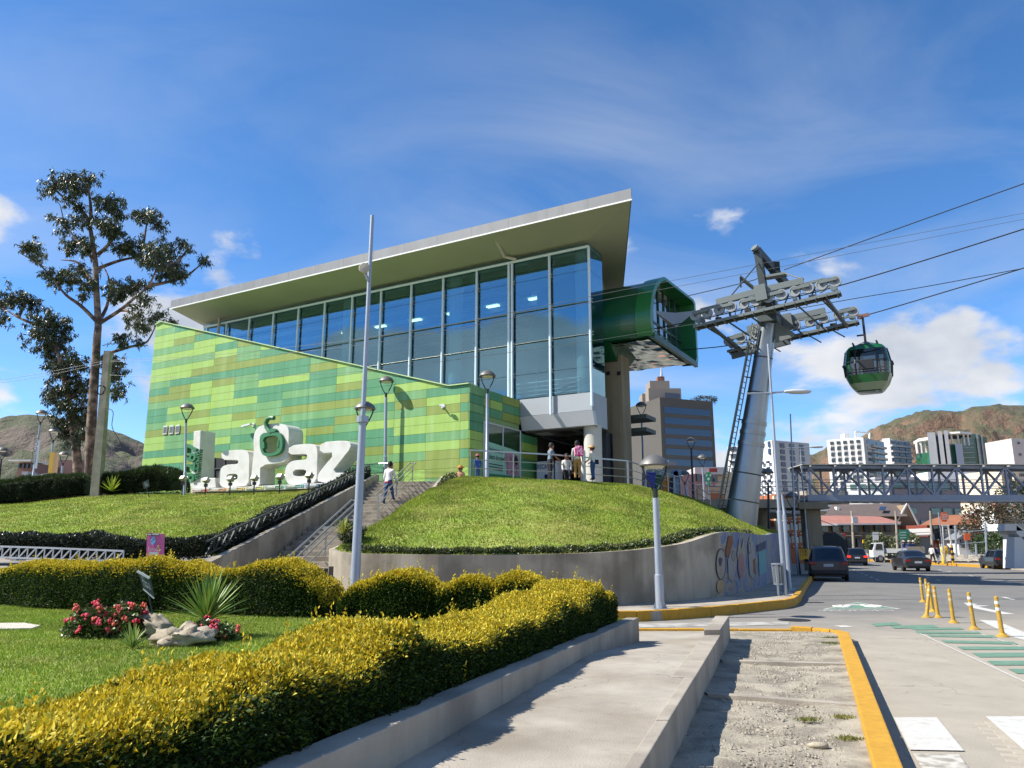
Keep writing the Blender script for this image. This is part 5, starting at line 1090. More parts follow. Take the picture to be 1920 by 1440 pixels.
# ---- gondola
gp = tp3(1618, 593, TF); rd = nrm(df_*[1, 1, 0]); vd = np.array([-rd[1], rd[0], 0.0])
if vd@VV < 0: vd = -vd
GD = thing('gondola', 'green gondola cabin with dark windows hanging from the rope', 'gondola', gp-[0, 0, 4.3])
m_gon = M('gondola_green', '#0d5229', 0.28, coat=0.5, var=0.04, vscale=2); m_gdk = M('gondola_dark', '#15191b', 0.5); m_gg = M_glass('gondola_glass', '#93a3ad', 0.08)
zt = gp[2]-1.62; hh = [0, -.10, -.30, -1.05, -1.62, -2.02, -2.38, -2.42]; ex = [.62, .82, .97, 1.10, 1.06, .90, .62, .55]; ey = [.55, .72, .86, .98, .96, .86, .62, .55]
def gring(h, a, b, n=20):
    out = []
    for k in range(n):
        t = 2*math.pi*(k+.5)/n; cx, sy = math.cos(t), math.sin(t); e = .42; out.append(gp*[1, 1, 0]+[0, 0, zt+h]+rd*a*math.copysign(abs(cx)**e, cx)+vd*b*math.copysign(abs(sy)**e, sy))
    return out
rings = [gring(h, a, b) for h, a, b in zip(hh, ex, ey)]; body, glass, wh = MB(), MB(), MB()
for i in range(len(rings)-1):
    for k in range(20):
        q = [rings[i][k], rings[i+1][k], rings[i+1][(k+1) % 20], rings[i][(k+1) % 20]]
        isw = i in (2, 3) and k % 5 not in (2,) and not (k % 5 in (1, 3) and i == 9)
        (glass if isw else wh if i in (5,) else body).add(q, [(0, 1, 2, 3)])
body.poly(rings[0]); body.poly(rings[-1][::-1]); obj('shell', body, m_gon, GD, smooth=True)
obj('skirt', wh, M('gondola_skirt', '#8f9a7c', 0.4), GD, smooth=True)
gl = obj('windows', glass, m_gg, GD); rib_ = []
for k in (0, 4, 5, 9, 10, 14, 15, 19): obj('window_post', MB().beam(rings[2][k], rings[3][k], .06).beam(rings[3][k], rings[4][k], .06), m_gdk, GD)
for sg in (-1, 1): 
    for z in (-.95, -1.5): obj('window_bar', MB().beam(gp*[1, 1, 0]+[0, 0, zt+z]+vd*sg*.95-rd*.95, gp*[1, 1, 0]+[0, 0, zt+z]+vd*sg*.95+rd*.95, .05), m_gdk, GD)
    obj('bench', MB().box(gp*[1, 1, 0]+[0, 0, zt-1.6]+rd*sg*.6, (.42, 1.5, .1), (rd, vd, (0, 0, 1))).box(gp*[1, 1, 0]+[0, 0, zt-1.25]+rd*sg*.82, (.08, 1.5, .6), (rd, vd, (0, 0, 1))), m_gdk, GD)
    obj('bumper', MB().tube([gp*[1, 1, 0]+[0, 0, zt-1.0]+rd*sg*1.12-vd*.3, gp*[1, 1, 0]+[0, 0, zt-1.0]+rd*sg*1.12+vd*.3], .07, 8), m_rub, GD); obj('ski_rack', MB().box(gp*[1, 1, 0]+[0, 0, zt-1.15]+vd*sg*1.03, (.7, .08, .5), (rd, vd, (0, 0, 1))), m_gdk, GD, bevel=.02)
obj('roof_frame', MB().lathe(gp*[1, 1, 0]+[0, 0, zt], [(.62, 0), (.42, .10), (.16, .22), (.0, .24)], 14), m_machl, GD, smooth=True)
for sg in (-1, 1): obj('roof_bar', MB().tube([gp*[1, 1, 0]+[0, 0, zt+.06]+rd*sg*.55-vd*.7, gp*[1, 1, 0]+[0, 0, zt+.1]+rd*sg*.55+vd*.7], .05, 8), m_rub, GD)
obj('hanger', MB().beam(gp*[1, 1, 0]+[0, 0, zt+.2], gp-[0, 0, .1]-rd*.02, .13, .11), m_gdk, GD); obj('step', MB().beam(gp-[0, 0, 1.0]-rd*.05, gp-[0, 0, 1.0]-rd*.38, .12, .06), m_gdk, GD)
obj('grip', MB().beam(gp-rd*.28-[0, 0, .02], gp+rd*.30+[0, 0, .06], .16, .16).tube([gp-rd*.15-vd*.12, gp-rd*.15+vd*.12], .12, 10), M('grip_metal', '#8a6a5c', 0.45, 0.6), GD)

# ================================================================ footbridge
YB = 50.0; zb_ = at_y(1700, 941, YB)[2]; zt_ = at_y(1700, 876, YB)[2]; xL = at_y(1515, 940, YB)[0]; xR = at_y(2150, 940, YB)[0]
m_fb = M('bridge_blue_grey', '#8791a0', 0.5, 0.15, var=0.06, vscale=1); m_fbr = M('bridge_roof', '#a5a39b', 0.6)
FB = thing('footbridge', 'blue grey steel truss footbridge spanning the road', 'bridge', ((xL+xR)/2, YB+1, zb_))
hp = at_y(1566.5, 940, YB)[0]-at_y(1520, 940, YB)[0]; npn = int((xR-xL)/hp)+1
for Y in (YB, YB+2.1):
    obj('bottom_chord', MB().beam((xL, Y, zb_+.28), (xR, Y, zb_+.28), .16, .34), m_fb, FB); obj('top_chord', MB().beam((xL-.3, Y, zt_), (xR, Y, zt_), .16, .18), m_fb, FB); obj('flange', MB().beam((xL, Y, zb_+.06), (xR, Y, zb_+.06), .24, .06), m_fb, FB)
    for k in range(npn+1):
        x = xL+.2+k*hp; obj('vertical', MB().beam((x, Y, zb_+.4), (x, Y, zt_), .11, .13), m_fb, FB)
        if k < npn: a, c = ((x, zt_), (x+hp, zb_+.4)) if k % 2 == 0 else ((x, zb_+.4), (x+hp, zt_)); obj('diagonal', MB().beam((a[0], Y, a[1]), (c[0], Y, c[1]), .10, .15, up=(0, 1, 0)), m_fb, FB)
    for h in (.75, 1.15): obj('handrail', MB().tube([(xL, Y+.12, zb_+.28+h), (xR, Y+.12, zb_+.28+h)], .025, 6), m_rail, FB)
obj('deck', MB().box(((xL+xR)/2, YB+1.05, zb_+.18), (xR-xL, 1.9, .12)), m_fbr, FB)
nr = 14
for k in range(nr): x0, x1 = xL-.3+(xR-xL+.3)*k/nr, xL-.3+(xR-xL+.3)*(k+1)/nr-.03; obj('roof_panel', MB().box(((x0+x1)/2, YB+1.05, zt_+.15), (x1-x0, 2.7, .06)), m_fbr, FB)
for k in range(npn+1): x = xL+.2+k*hp; obj('roof_bracket', MB().beam((x, YB-.55, zt_+.03), (x, YB+2.5, zt_+.09), .09, .07), m_fbr, FB)
PR = thing('bridge_pier', 'rough concrete pier holding the end of the footbridge', 'pier', (xL+.7, YB+1.2, .2))
obj('shaft', MB().box((xL+.55, YB+1.2, (zb_+.2)/2), (.95, 1.1, zb_-.2)), m_pier, PR, bevel=.03); obj('cap', MB().box((xL+.3, YB+1.1, zb_-.25), (1.9, 2.4, .42)), m_pier, PR, bevel=.03)
AP = thing('bridge_approach', 'concrete approach deck joining the plaza to the footbridge', 'walkway', (xL-3, YB+1.2, zb_-.3))
obj('deck', MB().box((xL-3.6, YB+1.2, zb_-.1), (6.2, 2.3, .55)), m_conc, AP)
for h in (.5, .8, 1.1): obj('guard_rail', MB().tube([(xL-6.5, YB+.1, zb_+.2+h), (xL-.5, YB+.1, zb_+.2+h)], .03, 6), m_rail, AP)
for k in range(6): x = xL-6.4+k*1.18; obj('rail_post', MB().beam((x, YB+.1, zb_+.15), (x, YB+.1, zb_+1.3), .05), m_rail, AP)
obj('column', MB().tube([(xL-2.2, YB+2.5, .1), (xL-2.2, YB+2.5, zb_-.3)], .38, 16), m_conc, AP, smooth=True)
# stair tower of the bridge at the right
BS = thing('bridge_stair', 'white concrete footbridge stair with steel railings at the far kerb', 'stairs', at_y(1900, 1055, 52))
Yb = 52; q = lambda x, y: at_y(x, y, Yb)
obj('landing', MB().prism([q(1884, 995), q(1884, 982), q(1960, 981), q(1960, 995)], (0, 1.9, 0)), m_wpan, BS)
obj('flight', MB().prism([q(1906, 1000), q(1906, 985), q(1960, 1028), q(1960, 1046)], (0, 1.9, 0)), m_wpan, BS); obj('support_wall', MB().prism([q(1902, 1066), q(1902, 1007), q(1922, 1007), q(1924, 1066)], (0, 1.2, 0)), m_wpan, BS)
for k in range(4): obj('guard_rail', MB().tube([q(1884, 980-k*3.8), q(1906, 980-k*3.8), q(1965, 1022-k*3.8)], .03, 6), m_rail, BS)

# ================================================================ railings and fences
def railing(nm, pts, heights, lab, cat='railing', post=1.9, pw=.05, rr_=(.03, .02), grp=None, mat=None, toprect=False):
    pts = [np.array(p, float) for p in pts]; T = thing(nm, lab, cat, pts[0], grp); mat = mat or m_rail
    for k, h in enumerate(heights):
        for a, b in zip(pts[:-1], pts[1:]): obj('rail', MB().beam(a+[0, 0, h], b+[0, 0, h], .07, .06) if (k == 0 and toprect) else MB().tube([a+[0, 0, h], b+[0, 0, h]], rr_[0] if k == 0 else rr_[1], 6), mat, T)
    for a, b in zip(pts[:-1], pts[1:]):
        n = max(1, round(np.linalg.norm(b-a)/post))
        for k in range(n+1): c = a+(b-a)*k/n; obj('post', MB().beam(c-[0, 0, .1], c+[0, 0, heights[0]], pw, pw*.8), mat, T)
    return T
up_ = np.array([0, 0, 0.0])
railing('plaza_railing', [E0+[.2, .15, 0], E1+[0, .15, 0], E2+[0, .15, 0]], (1.12, .72, .36), 'steel three-bar railing along the plaza edge above the mound', toprect=True, post=2.4)
railing('plaza_railing', [E2+[.05, .2, 0], E3+[-.1, .2, 0]], (1.12, .72, .36), 'steel railing running back from the plaza corner past the bins', post=1.5)
railing('plaza_railing', [E3+[.4, .6, -.1], E4+[-.2, .8, 0]], (1.12, .72, .36), 'steel railing dropping away towards the steel tower', post=1.6)
s1 = S(11, -.35, 5.0); s2 = S(5.0, -.35, 5.0); railing('wall_railing', [S(9.8, -.9, 5), S(4.4, -.9, 5)], (1.05, .6, .15), 'two-bar steel railing in front of the green wall beside the letter z', post=2.6)
def stair_rail(Ya, Yb_, off, lab):
    T = thing('stair_handrail', lab, 'handrail', stl(Ya)+SR*off+[0, 0, stair_line(Ya)], 'staircase handrails'); A, B_ = stl(Ya)+SR*off+[0, 0, stair_line(Ya)+.0], stl(Yb_)+SR*off+[0, 0, stair_line(Yb_)]
    for dx in (-.13, .13): obj('top_rail', MB().tube([A+SR*dx+[0, 0, .95], B_+SR*dx+[0, 0, .95]], .03, 8), m_rail, T, smooth=True)
    for h in (.62, .3): obj('mid_rail', MB().tube([A+[0, 0, h], B_+[0, 0, h]], .022, 6), m_rail, T)
    for f in (0, .5, 1): c = A+(B_-A)*f; obj('post', MB().beam(c-[0, 0, .15], c+[0, 0, .95], .05), m_rail, T); obj('cross_bar', MB().beam(c-SR*.13+[0, 0, .93], c+SR*.13+[0, 0, .93], .04), m_rail, T)
stair_rail(22.7, 27.8, 1.75, 'steel handrail up the middle of the lower stair flight'); stair_rail(30.3, 35.0, 1.75, 'steel handrail up the middle of the upper stair flight')
# zigzag edging fence
def truss_fence(pts, h, lab, mat, n):
    pts = [np.array(p, float) for p in pts]; T = thing('edging_fence', lab, 'fence', pts[0]); P_ = interp_path(pts, n+1); up = np.array([0, 0, h])
    for a, b in zip(pts[:-1], pts[1:]):
        obj('rail', MB().beam(a+up, b+up, .05, .05), mat, T); obj('rail', MB().beam(a+[0, 0, .06], b+[0, 0, .06], .05, .05), mat, T)
    for k in range(n): a, b = P_[k], P_[k+1]; obj('brace', MB().beam(a+[0, 0, .06], b+up, .035), mat, T); obj('brace', MB().beam(b+[0, 0, .06], b+up, .03), mat, T)
truss_fence([at_y(-60, 1047, 22.3), at_y(90, 1052, 22.0), at_y(230, 1058, 21.8)], .36, 'low silver zigzag fence before the dark hedge', M('fence_silver', '#b4b7ba', 0.4, 0.5), 18)
truss_fence([stl(22)-SR*.45+[0, 0, zsl(22)+.02], stl(28.5)-SR*.45+[0, 0, zsl(28.5)+.02], stl(35.4)-SR*.45+[0, 0, zsl(35.4)+.02]], .42, 'dark zigzag fence running up beside the staircase wall', M('fence_dark', '#3a4140', 0.5, 0.3), 34)
# yellow road-works fence
YF = thing('barrier_fence', 'bright yellow pedestrian barrier under the footbridge approach', 'barrier', at_y(1500, 1050, 47)); q = lambda x, y: at_y(x, y, 47)
for y in (1030, 1038): obj('rail', MB().beam(q(1492, y), q(1530, y), .06), M('barrier_yellow', '#d9a81c', 0.55), YF)
for x in range(1493, 1531, 5): obj('bar', MB().beam(q(x, 1029), q(x, 1050), .06), MATS['barrier_yellow'], YF)
obj('board', MB().prism([q(1494, 1049), q(1529, 1049), q(1529, 1042), q(1494, 1042)], (0, .05, 0)), MATS['barrier_yellow'], YF)
# flexible posts in the road
m_bol = M('bollard_yellow', '#ab8629', 0.6, var=0.16, vscale=11, col2='#8f7b4a', c2scale=9, c2lo=0.56, c2hi=0.7); m_ref = M('reflective_band', '#d9d7cf', 0.45)
bl = [(1880, 1196, 0, 'with two clear white bands beside the thick white bar'), (1827, 1182, 0, 'with worn bands next to the clearly banded one'), (1788, 1170, 0, 'standing alone midway along the green bars'), (1759, 1160, 0, 'upright next to the tilted post'), (1737, 1160, 1, 'bent over sideways'), (1749, 1149, 0, 'just behind the tilted post'), (1742, 1136, 0, 'second from the far end of the row of posts'), (1731, 1131, 0, 'last at the far end of the row of posts')]
for x, y, tilt, lab in bl:
    b = on_z(x, y-2, 0); T = thing('road_post', 'yellow flexible road post '+lab, 'bollard', b, 'yellow posts along the cycle crossing'); ln_ = np.array([.22, .12, 0]) if tilt else np.array([random.uniform(-.015, .015), 0, 0])-np.array([.02, 0, 0])
    obj('foot', MB().lathe(b, [(.115, 0), (.11, .018), (.07, .04), (.052, .07), (.0, .08)], 16), m_bol, T, smooth=True)
    f = lambda h: b+ln_*(h/.74)+[0, 0, h]; obj('shaft', MB().tube([f(.03), f(.12), f(.69), f(.73), f(.745)], [.052, .041, .038, .034, .01], 12), m_bol, T, smooth=True)
    for h in (.48, .60): obj('band', MB().tube([f(h), f(h+.055)], .0402, 12), m_ref if 'clear' in lab else M('band_worn', '#b9a877', 0.6), T, smooth=True)
# bins
b = on_z(1463, 1117, .205); WB = thing('litter_bin', 'round silver wire litter bin standing on the pavement corner', 'bin', b)
for dx in (-.1, .12): obj('post', MB().beam(b+[dx, -.14, 0], b+[dx, -.14, .98], .05), m_steel, WB)
obj('rim', MB().tube([b+[0, .0, .93], b+[0, 0, .97]], .21, 20), m_steel, WB); obj('rim', MB().tube([b+[0, .0, .33], b+[0, 0, .37]], .17, 20), m_steel, WB)
for k in range(16): t = k*math.pi/8; obj('wire_bar', MB().beam(b+[.165*math.cos(t), .165*math.sin(t), .35], b+[.2*math.cos(t), .2*math.sin(t), .95], .012), m_steel, WB)
obj('liner', MB().lathe(b, [(.14, .38), (.175, .9)], 16), M('bin_mesh_grey', '#6d7274', 0.7), WB)
b = at_y(600, 1110, 17.6); b[2] = 0.1; DB = thing('litter_bin', 'dark wooden slatted litter bin between two posts at the foot of the stairs', 'bin', b)
for x in (577, 621): p = at_y(x, 1062, 17.6); obj('post', MB().beam((p[0], p[1], 0), p, .09), M('bin_post', '#4d4640', 0.8), DB)
for k in range(8): x = 582+k*4.4; p, p2 = at_y(x, 1066, 17.6), at_y(x, 1085, 17.6); obj('slat', MB().beam(p, p2, .05, .03, up=(0, 1, 0)), M('bin_slat', '#2c2927', 0.8), DB)
def wheelie(x0, x1, y0, y1, Y, c, lab):
    q = lambda x, y, d=0: at_y(x, y, Y); T = thing('wheeled_bin', lab, 'bin', q((x0+x1)/2, y1), 'bins behind the plaza railing')
    a, b_ = q(x0, y1), q(x1, y0); w = b_[0]-a[0]; c_ = np.array([(a[0]+b_[0])/2, Y, 0])
    H = b_[2]-ZP; obj('body', MB().lathe([c_[0], Y, ZP], [(w*.40, .08), (w*.5, H*.82)], 4, ((.7071*1.3, .7071*1.3, 0), (-.7071*1.3, .7071*1.3, 0), (0, 0, 1))), c, T); obj('lid', MB().box([c_[0], Y, ZP+H*.88], (w*1.06, w*1.02, H*.1)), c, T, bevel=.04)
wheelie(1209, 1228, 884, 914, 40, M('bin_blue', '#22368f', 0.5), 'dark blue wheeled bin behind the plaza railing'); wheelie(1228, 1240, 888, 918, 41.5, M('bin_green', '#1d5b3a', 0.5), 'dark green wheeled bin behind the plaza railing'); wheelie(1240, 1254, 893, 925, 43, M('bin_amber', '#c98518', 0.5), 'orange yellow wheeled bin behind the plaza railing')
# kiosk at the plaza, with round emblem
KQ = thing('kiosk', 'pale blue ticket kiosk with a round emblem behind the plaza railing', 'kiosk', at_y(1245, 930, 52)); q = lambda x, y, Y=52: at_y(x, y, Y)
obj('cabin', MB().prism([q(1215, 935), q(1276, 935), q(1276, 880), q(1215, 880)], (0, 2.5, 0)), M('kiosk_dark', '#2e3540', 0.6), KQ); obj('sign_board', MB().prism([q(1214, 894, 51.9), q(1277, 896, 51.9), q(1277, 880, 51.9), q(1214, 880, 51.9)], (0, .1, 0)), M('kiosk_pale', '#93a6a8', 0.6), KQ)
c = q(1267, 888, 51.85); obj('emblem', MB().lathe(c, [(.17, 0), (.2, .02), (.23, .02), (.26, 0)], 18, ((1, 0, 0), (0, 0, 1), (0, -1, 0))), M('emblem_blue', '#6f8fc4', 0.6), KQ); obj('door', MB().prism([q(1262, 934, 51.9), q(1274, 934, 51.9), q(1274, 897, 51.9), q(1262, 897, 51.9)], (0, .08, 0)), M('kiosk_door', '#7f97ad', 0.6), KQ); obj('roof_vent', MB().tube([q(1248, 880), q(1248, 868)], .1, 8).tube([q(1248, 868), q(1248, 863)], .22, 10), m_alu, KQ)
RC = thing('recharge_machine', 'white ticket recharge machine in the station entrance', 'machine', S(-.9, 7.3, 5)); obj('cabinet', MB().prism([S(-.35, 7.0, 5.0), S(-1.75, 7.0, 5.0), S(-1.75, 7.0, 6.75), S(-.35, 7.0, 6.75)], VV*.6), m_wpan, RC)
obj('lettering', text_mb('RECARGA', .34, S(-.38, 6.98, 6.3), -UU, (0, 0, 1), squash=.7), M('navy', '#1c2450', 0.6), RC); obj('screen', MB().prism([S(-.9, 6.98, 5.7), S(-1.2, 6.98, 5.7), S(-1.2, 6.98, 5.95), S(-.9, 6.98, 5.95)], -VV*.02), MATS['navy'], RC)
BK = thing('plaza_bollard', 'thick rounded white post beside the station column', 'bollard', at_y(1094, 903, 34.6)); b = at_y(1094, 903, 34.6); b[2] = ZP; tpz = at_y(1094, 843, 34.6)[2]-ZP; obj('post', MB().lathe(b, [(.12, 0), (.12, tpz-.1), (.09, tpz-.03), (.0, tpz)], 14), M('post_white', '#cfcfca', 0.6), BK, smooth=True)
# ================================================================ vehicles
m_carglass = M('car_glass', '#0e1215', 0.06, spec=0.8); m_tyre = M('tyre', '#151515', 0.85); m_rim = M('wheel_rim', '#8b8e90', 0.35, 0.7); m_plate = M('number_plate', '#9fa7b0', 0.5); m_tail = M('tail_light', '#7c1512', 0.25); m_trim = M('car_trim', '#17181a', 0.6)
m_taillit = M('tail_light_lit', '#c62418', 0.25, emit=('#ff2a18', 1.2))
CAR = {
 'sedan': (4.5, 1.76, [(-2.28, .42, .78, .86, .70, .56, 'b'), (-2.22, .28, .86, .97, .80, .64, 'b'), (-1.78, .22, .90, 1.03, .87, .66, 'rw'), (-1.02, .20, .93, 1.38, .88, .58, 'p'), (-.82, .20, .93, 1.43, .88, .59, 'c'), (.05, .20, .93, 1.46, .88, .60, 'p'), (.15, .20, .93, 1.455, .88, .60, 'c'), (.78, .20, .93, 1.39, .88, .58, 'ws'), (1.5, .20, .92, 1.0, .87, .70, 'b'), (2.1, .24, .78, .86, .82, .64, 'b'), (2.25, .35, .62, .70, .68, .52, 'b')]),
 'suv': (4.6, 1.86, [(-2.30, .48, .92, .96, .82, .72, 'b'), (-2.27, .32, 1.0, 1.06, .90, .74, 'rw'), (-1.98, .28, 1.04, 1.60, .92, .66, 'p'), (-1.75, .26, 1.04, 1.68, .93, .68, 'c'), (-.75, .26, 1.04, 1.72, .93, .69, 'p'), (-.65, .26, 1.04, 1.72, .93, .69, 'c'), (.35, .26, 1.03, 1.68, .93, .68, 'ws'), (1.15, .26, 1.02, 1.10, .92, .76, 'b'), (2.0, .28, .90, .98, .88, .70, 'b'), (2.28, .40, .72, .80, .74, .58, 'b')]),
 'wagon': (4.5, 1.74, [(-2.26, .44, .84, .88, .76, .66, 'b'), (-2.22, .30, .90, .96, .84, .68, 'rw'), (-1.85, .24, .94, 1.40, .87, .60, 'p'), (-1.65, .22, .94, 1.45, .87, .61, 'c'), (-.8, .22, .93, 1.47, .87, .61, 'p'), (-.7, .22, .93, 1.47, .87, .61, 'c'), (.2, .22, .92, 1.43, .87, .60, 'ws'), (1.15, .22, .91, .99, .86, .70, 'b'), (2.0, .26, .80, .86, .82, .62, 'b'), (2.22, .38, .64, .70, .68, .52, 'b')])}
def car(kind, paint, rear, az, lab, nm='parked_car', lit=False, scale=1.0, group='cars on the main road'):
    L_, Wd, stn = CAR[kind]; hd = np.array([math.sin(az), math.cos(az), 0]); c = np.array(rear)+hd*2.28*scale
    T = thing(nm, lab, 'car', (c[0], c[1], 0.0), group, local=True, rotz=math.pi/2-az); T.scale = (scale,)*3
    body, gls = MB(), MB(); rows = []
    for (x, zb, zbe, zt, w, wr, f) in stn:
        h = [(w*.86, zb), (w, zb+.14), (w*1.02, (zb+zbe)/2), (w*.985, zbe-.03), (w*.97, zbe), (wr+(w*.97-wr)*.12, zt-.055), (wr*.82, zt-.008), (wr*.4, zt+.012), (0, zt+.015)]
        rows.append([(x, y, z) for y, z in h]+[(x, -y, z) for y, z in h[-2::-1]])
    nR = len(rows[0])
    for i in range(len(rows)-1):
        f = stn[i][6]
        for j in range(nR-1):
            q = [rows[i][j], rows[i][j+1], rows[i+1][j+1], rows[i+1][j]]; jj = min(j, nR-2-j); g_ = (f == 'c' and jj == 4) or (f in ('rw', 'ws') and jj in (5, 6, 7)) or (f == 'p' and jj == 4 and False)
            (gls if g_ else body).add(q, [(0, 1, 2, 3)])
        body.add([rows[i][0], rows[i+1][0], rows[i+1][-1], rows[i][-1]], [(0, 1, 2, 3)])
    body.poly(rows[0]); body.poly(rows[-1][::-1]); obj('body', body, paint, T, smooth=True); obj('windows', gls, m_carglass, T, smooth=True)
    for x in (-1.36, 1.36):
        for sg in (-1, 1):
            wh = obj('wheel', MB().lathe((x, sg*(Wd/2-.10), .33), [(.24, -.10), (.33, -.09), (.345, 0), (.33, .09), (.24, .10)], 20, ((1, 0, 0), (0, 0, 1), (0, 1, 0))), m_tyre, T, smooth=True); obj('rim', MB().lathe((x, sg*(Wd/2-.085), .33), [(.0, sg*.09), (.23, sg*.075), (.24, 0)], 16, ((1, 0, 0), (0, 0, 1), (0, 1, 0))), m_rim, wh)
            obj('wheel_arch', MB().lathe((x, sg*(Wd/2-.03), .34), [(.0, 0), (.40, 0), (.40, sg*.018), (.0, sg*.018)], 20, ((1, 0, 0), (0, 0, 1), (0, 1, 0))), m_trim, T) if False else None
    x0, zl = stn[1][0]-.05, stn[1][2]-.12
    for sg in (-1, 1): obj('tail_light', MB().box((x0+.06, sg*(stn[1][4]-.15), zl), (.16, .34, .16)), m_taillit if lit else m_tail, T, bevel=.03); obj('mirror', MB().box((.75, sg*(Wd/2+.06), .98), (.14, .2, .13)), m_trim, T, bevel=.03)
    obj('number_plate', MB().box((x0-.02, 0, zl-.10), (.03, .46, .14)), m_plate, T); obj('bumper', MB().box((x0-.02, 0, .44), (.14, stn[1][4]*1.9, .2)), paint if kind != 'suv' else m_trim, T, bevel=.05); obj('rear_valance', MB().box((x0+.1, 0, .27), (.2, stn[1][4]*1.6, .1)), m_trim, T)
    if kind != 'sedan': obj('roof_rail', MB().beam((-1.6, .56, stn[4][3]+.05), (.2, .56, stn[4][3]+.05), .04), m_trim, T); obj('roof_rail', MB().beam((-1.6, -.56, stn[4][3]+.05), (.2, -.56, stn[4][3]+.05), .04), m_trim, T)
    return T
car('suv', M('paint_navy', '#0a1028', 0.3, coat=.3), on_z(1556, 1090, 0), R(20), 'dark blue sport utility car stopped at the kerb in the shade', lit=False)
car('suv', M('paint_charcoal', '#1b1e25', 0.3, coat=.3), on_z(1609, 1061, 0), R(20), 'charcoal compact car with glowing red brake lights', lit=True, scale=.94)
car('sedan', M('paint_slate', '#202329', 0.3, coat=.3), on_z(1724, 1072, 0), R(14), 'slate grey saloon car driving up the middle lane')
car('wagon', M('paint_black', '#0c0d0f', 0.3, coat=.3), on_z(1893, 1068, 0), R(15), 'black estate car parked at the far yellow kerb beside the bridge stair')
# white tipper truck with a crew on the load bed
tc = on_z(1694, 1055, 0); tc[1] += 1.2; TRK = thing('tipper_truck', 'small white tipper truck carrying workers, parked at the far kerb', 'truck', (tc[0], tc[1], 0), local=True, rotz=math.pi-R(12)); m_tw = M('truck_white', '#c9cac6', 0.45)
obj('cab', MB().prism([(1.55, -.95, .55), (2.75, -.95, .55), (2.75, -.95, 1.35), (2.45, -.95, 2.15), (1.55, -.95, 2.2)], (0, 1.9, 0)), m_tw, TRK, bevel=.06)
for sg in (-1, 1): obj('side_window', MB().prism([(1.75, sg*.97, 1.4), (2.5, sg*.97, 1.4), (2.32, sg*.97, 2.05), (1.75, sg*.97, 2.05)], (0, sg*.01, 0)), m_carglass, TRK)
obj('windscreen', MB().prism([(2.775, -.8, 1.4), (2.775, .8, 1.4), (2.5, .75, 2.08), (2.5, -.75, 2.08)], (.01, 0, 0)), m_carglass, TRK); obj('chassis', MB().box((0, 0, .62), (5.2, .9, .22)), m_trim, TRK); obj('bed_floor', MB().box((-.6, 0, 1.02), (3.9, 2.0, .1)), m_trim, TRK)
for sg in (-1, 1): obj('bed_side', MB().box((.25, sg*1.0, 1.3), (2.1, .07, .5)), m_tw, TRK); obj('bed_side', MB().box((-1.75, sg*1.0, 1.4), (1.7, .07, .72)), M('load_grey', '#7d776c', 0.8), TRK)
obj('tailboard', MB().box((-2.6, 0, 1.35), (.07, 2.0, .6)), m_tw, TRK); obj('rack', MB().beam((1.4, -.9, 1.5), (1.4, -.9, 2.3), .07).beam((1.4, .9, 1.5), (1.4, .9, 2.3), .07).beam((1.4, -.95, 2.3), (1.4, .95, 2.3), .07).beam((1.4, -.9, 2.3), (-2.4, -.9, 2.25), .05), m_trim, TRK)
for x in (2.0, -1.5):
    for sg in (-1, 1): w_ = obj('wheel', MB().lathe((x, sg*.82, .42), [(.0, -.13), (.4, -.13), (.42, 0), (.4, .13), (.0, .13)], 18, ((1, 0, 0), (0, 0, 1), (0, 1, 0))), m_tyre, TRK, smooth=True); obj('rim', MB().lathe((x, sg*.96, .42), [(.0, 0), (.22, 0), (.22, .01), (0, .01)], 14, ((1, 0, 0), (0, 0, 1), (0, 1, 0))), m_rim, w_)
# dark covered lorry parked beyond the pier
lc = at_y(1562, 1048, 80); LO = thing('covered_lorry', 'dark covered lorry parked beyond the footbridge pier', 'truck', (lc[0], lc[1], 0), local=True, rotz=R(70)); m_tarp = M('tarpaulin', '#2e3a3c', 0.7, var=.15, vscale=1)
obj('load_body', MB().prism([(-3, -1.2, 1.0), (-3, 1.2, 1.0), (-3, 1.2, 2.6), (-3, .7, 3.1), (-3, -.7, 3.1), (-3, -1.2, 2.6)], (4.6, 0, 0)), m_tarp, LO, bevel=.05); obj('cab', MB().prism([(1.9, -1.1, .6), (3.3, -1.1, .6), (3.3, -1.1, 1.6), (3.0, -1.1, 2.7), (1.9, -1.1, 2.75)], (0, 2.2, 0)), M('lorry_cab', '#4a5558', 0.4), LO, bevel=.06); obj('chassis', MB().box((0, 0, .8), (6.2, 1.0, .3)), m_trim, LO); obj('windscreen', MB().prism([(3.31, -.9, 1.65), (3.31, .9, 1.65), (3.04, .85, 2.55), (3.04, -.85, 2.55)], (.01, 0, 0)), m_carglass, LO)
for x in (2.4, -1.2, -2.2):
    for sg in (-1, 1): obj('wheel', MB().lathe((x, sg*1.0, .48), [(.0, -.14), (.46, -.14), (.48, 0), (.46, .14), (.0, .14)], 18, ((1, 0, 0), (0, 0, 1), (0, 1, 0))), m_tyre, LO, smooth=True)

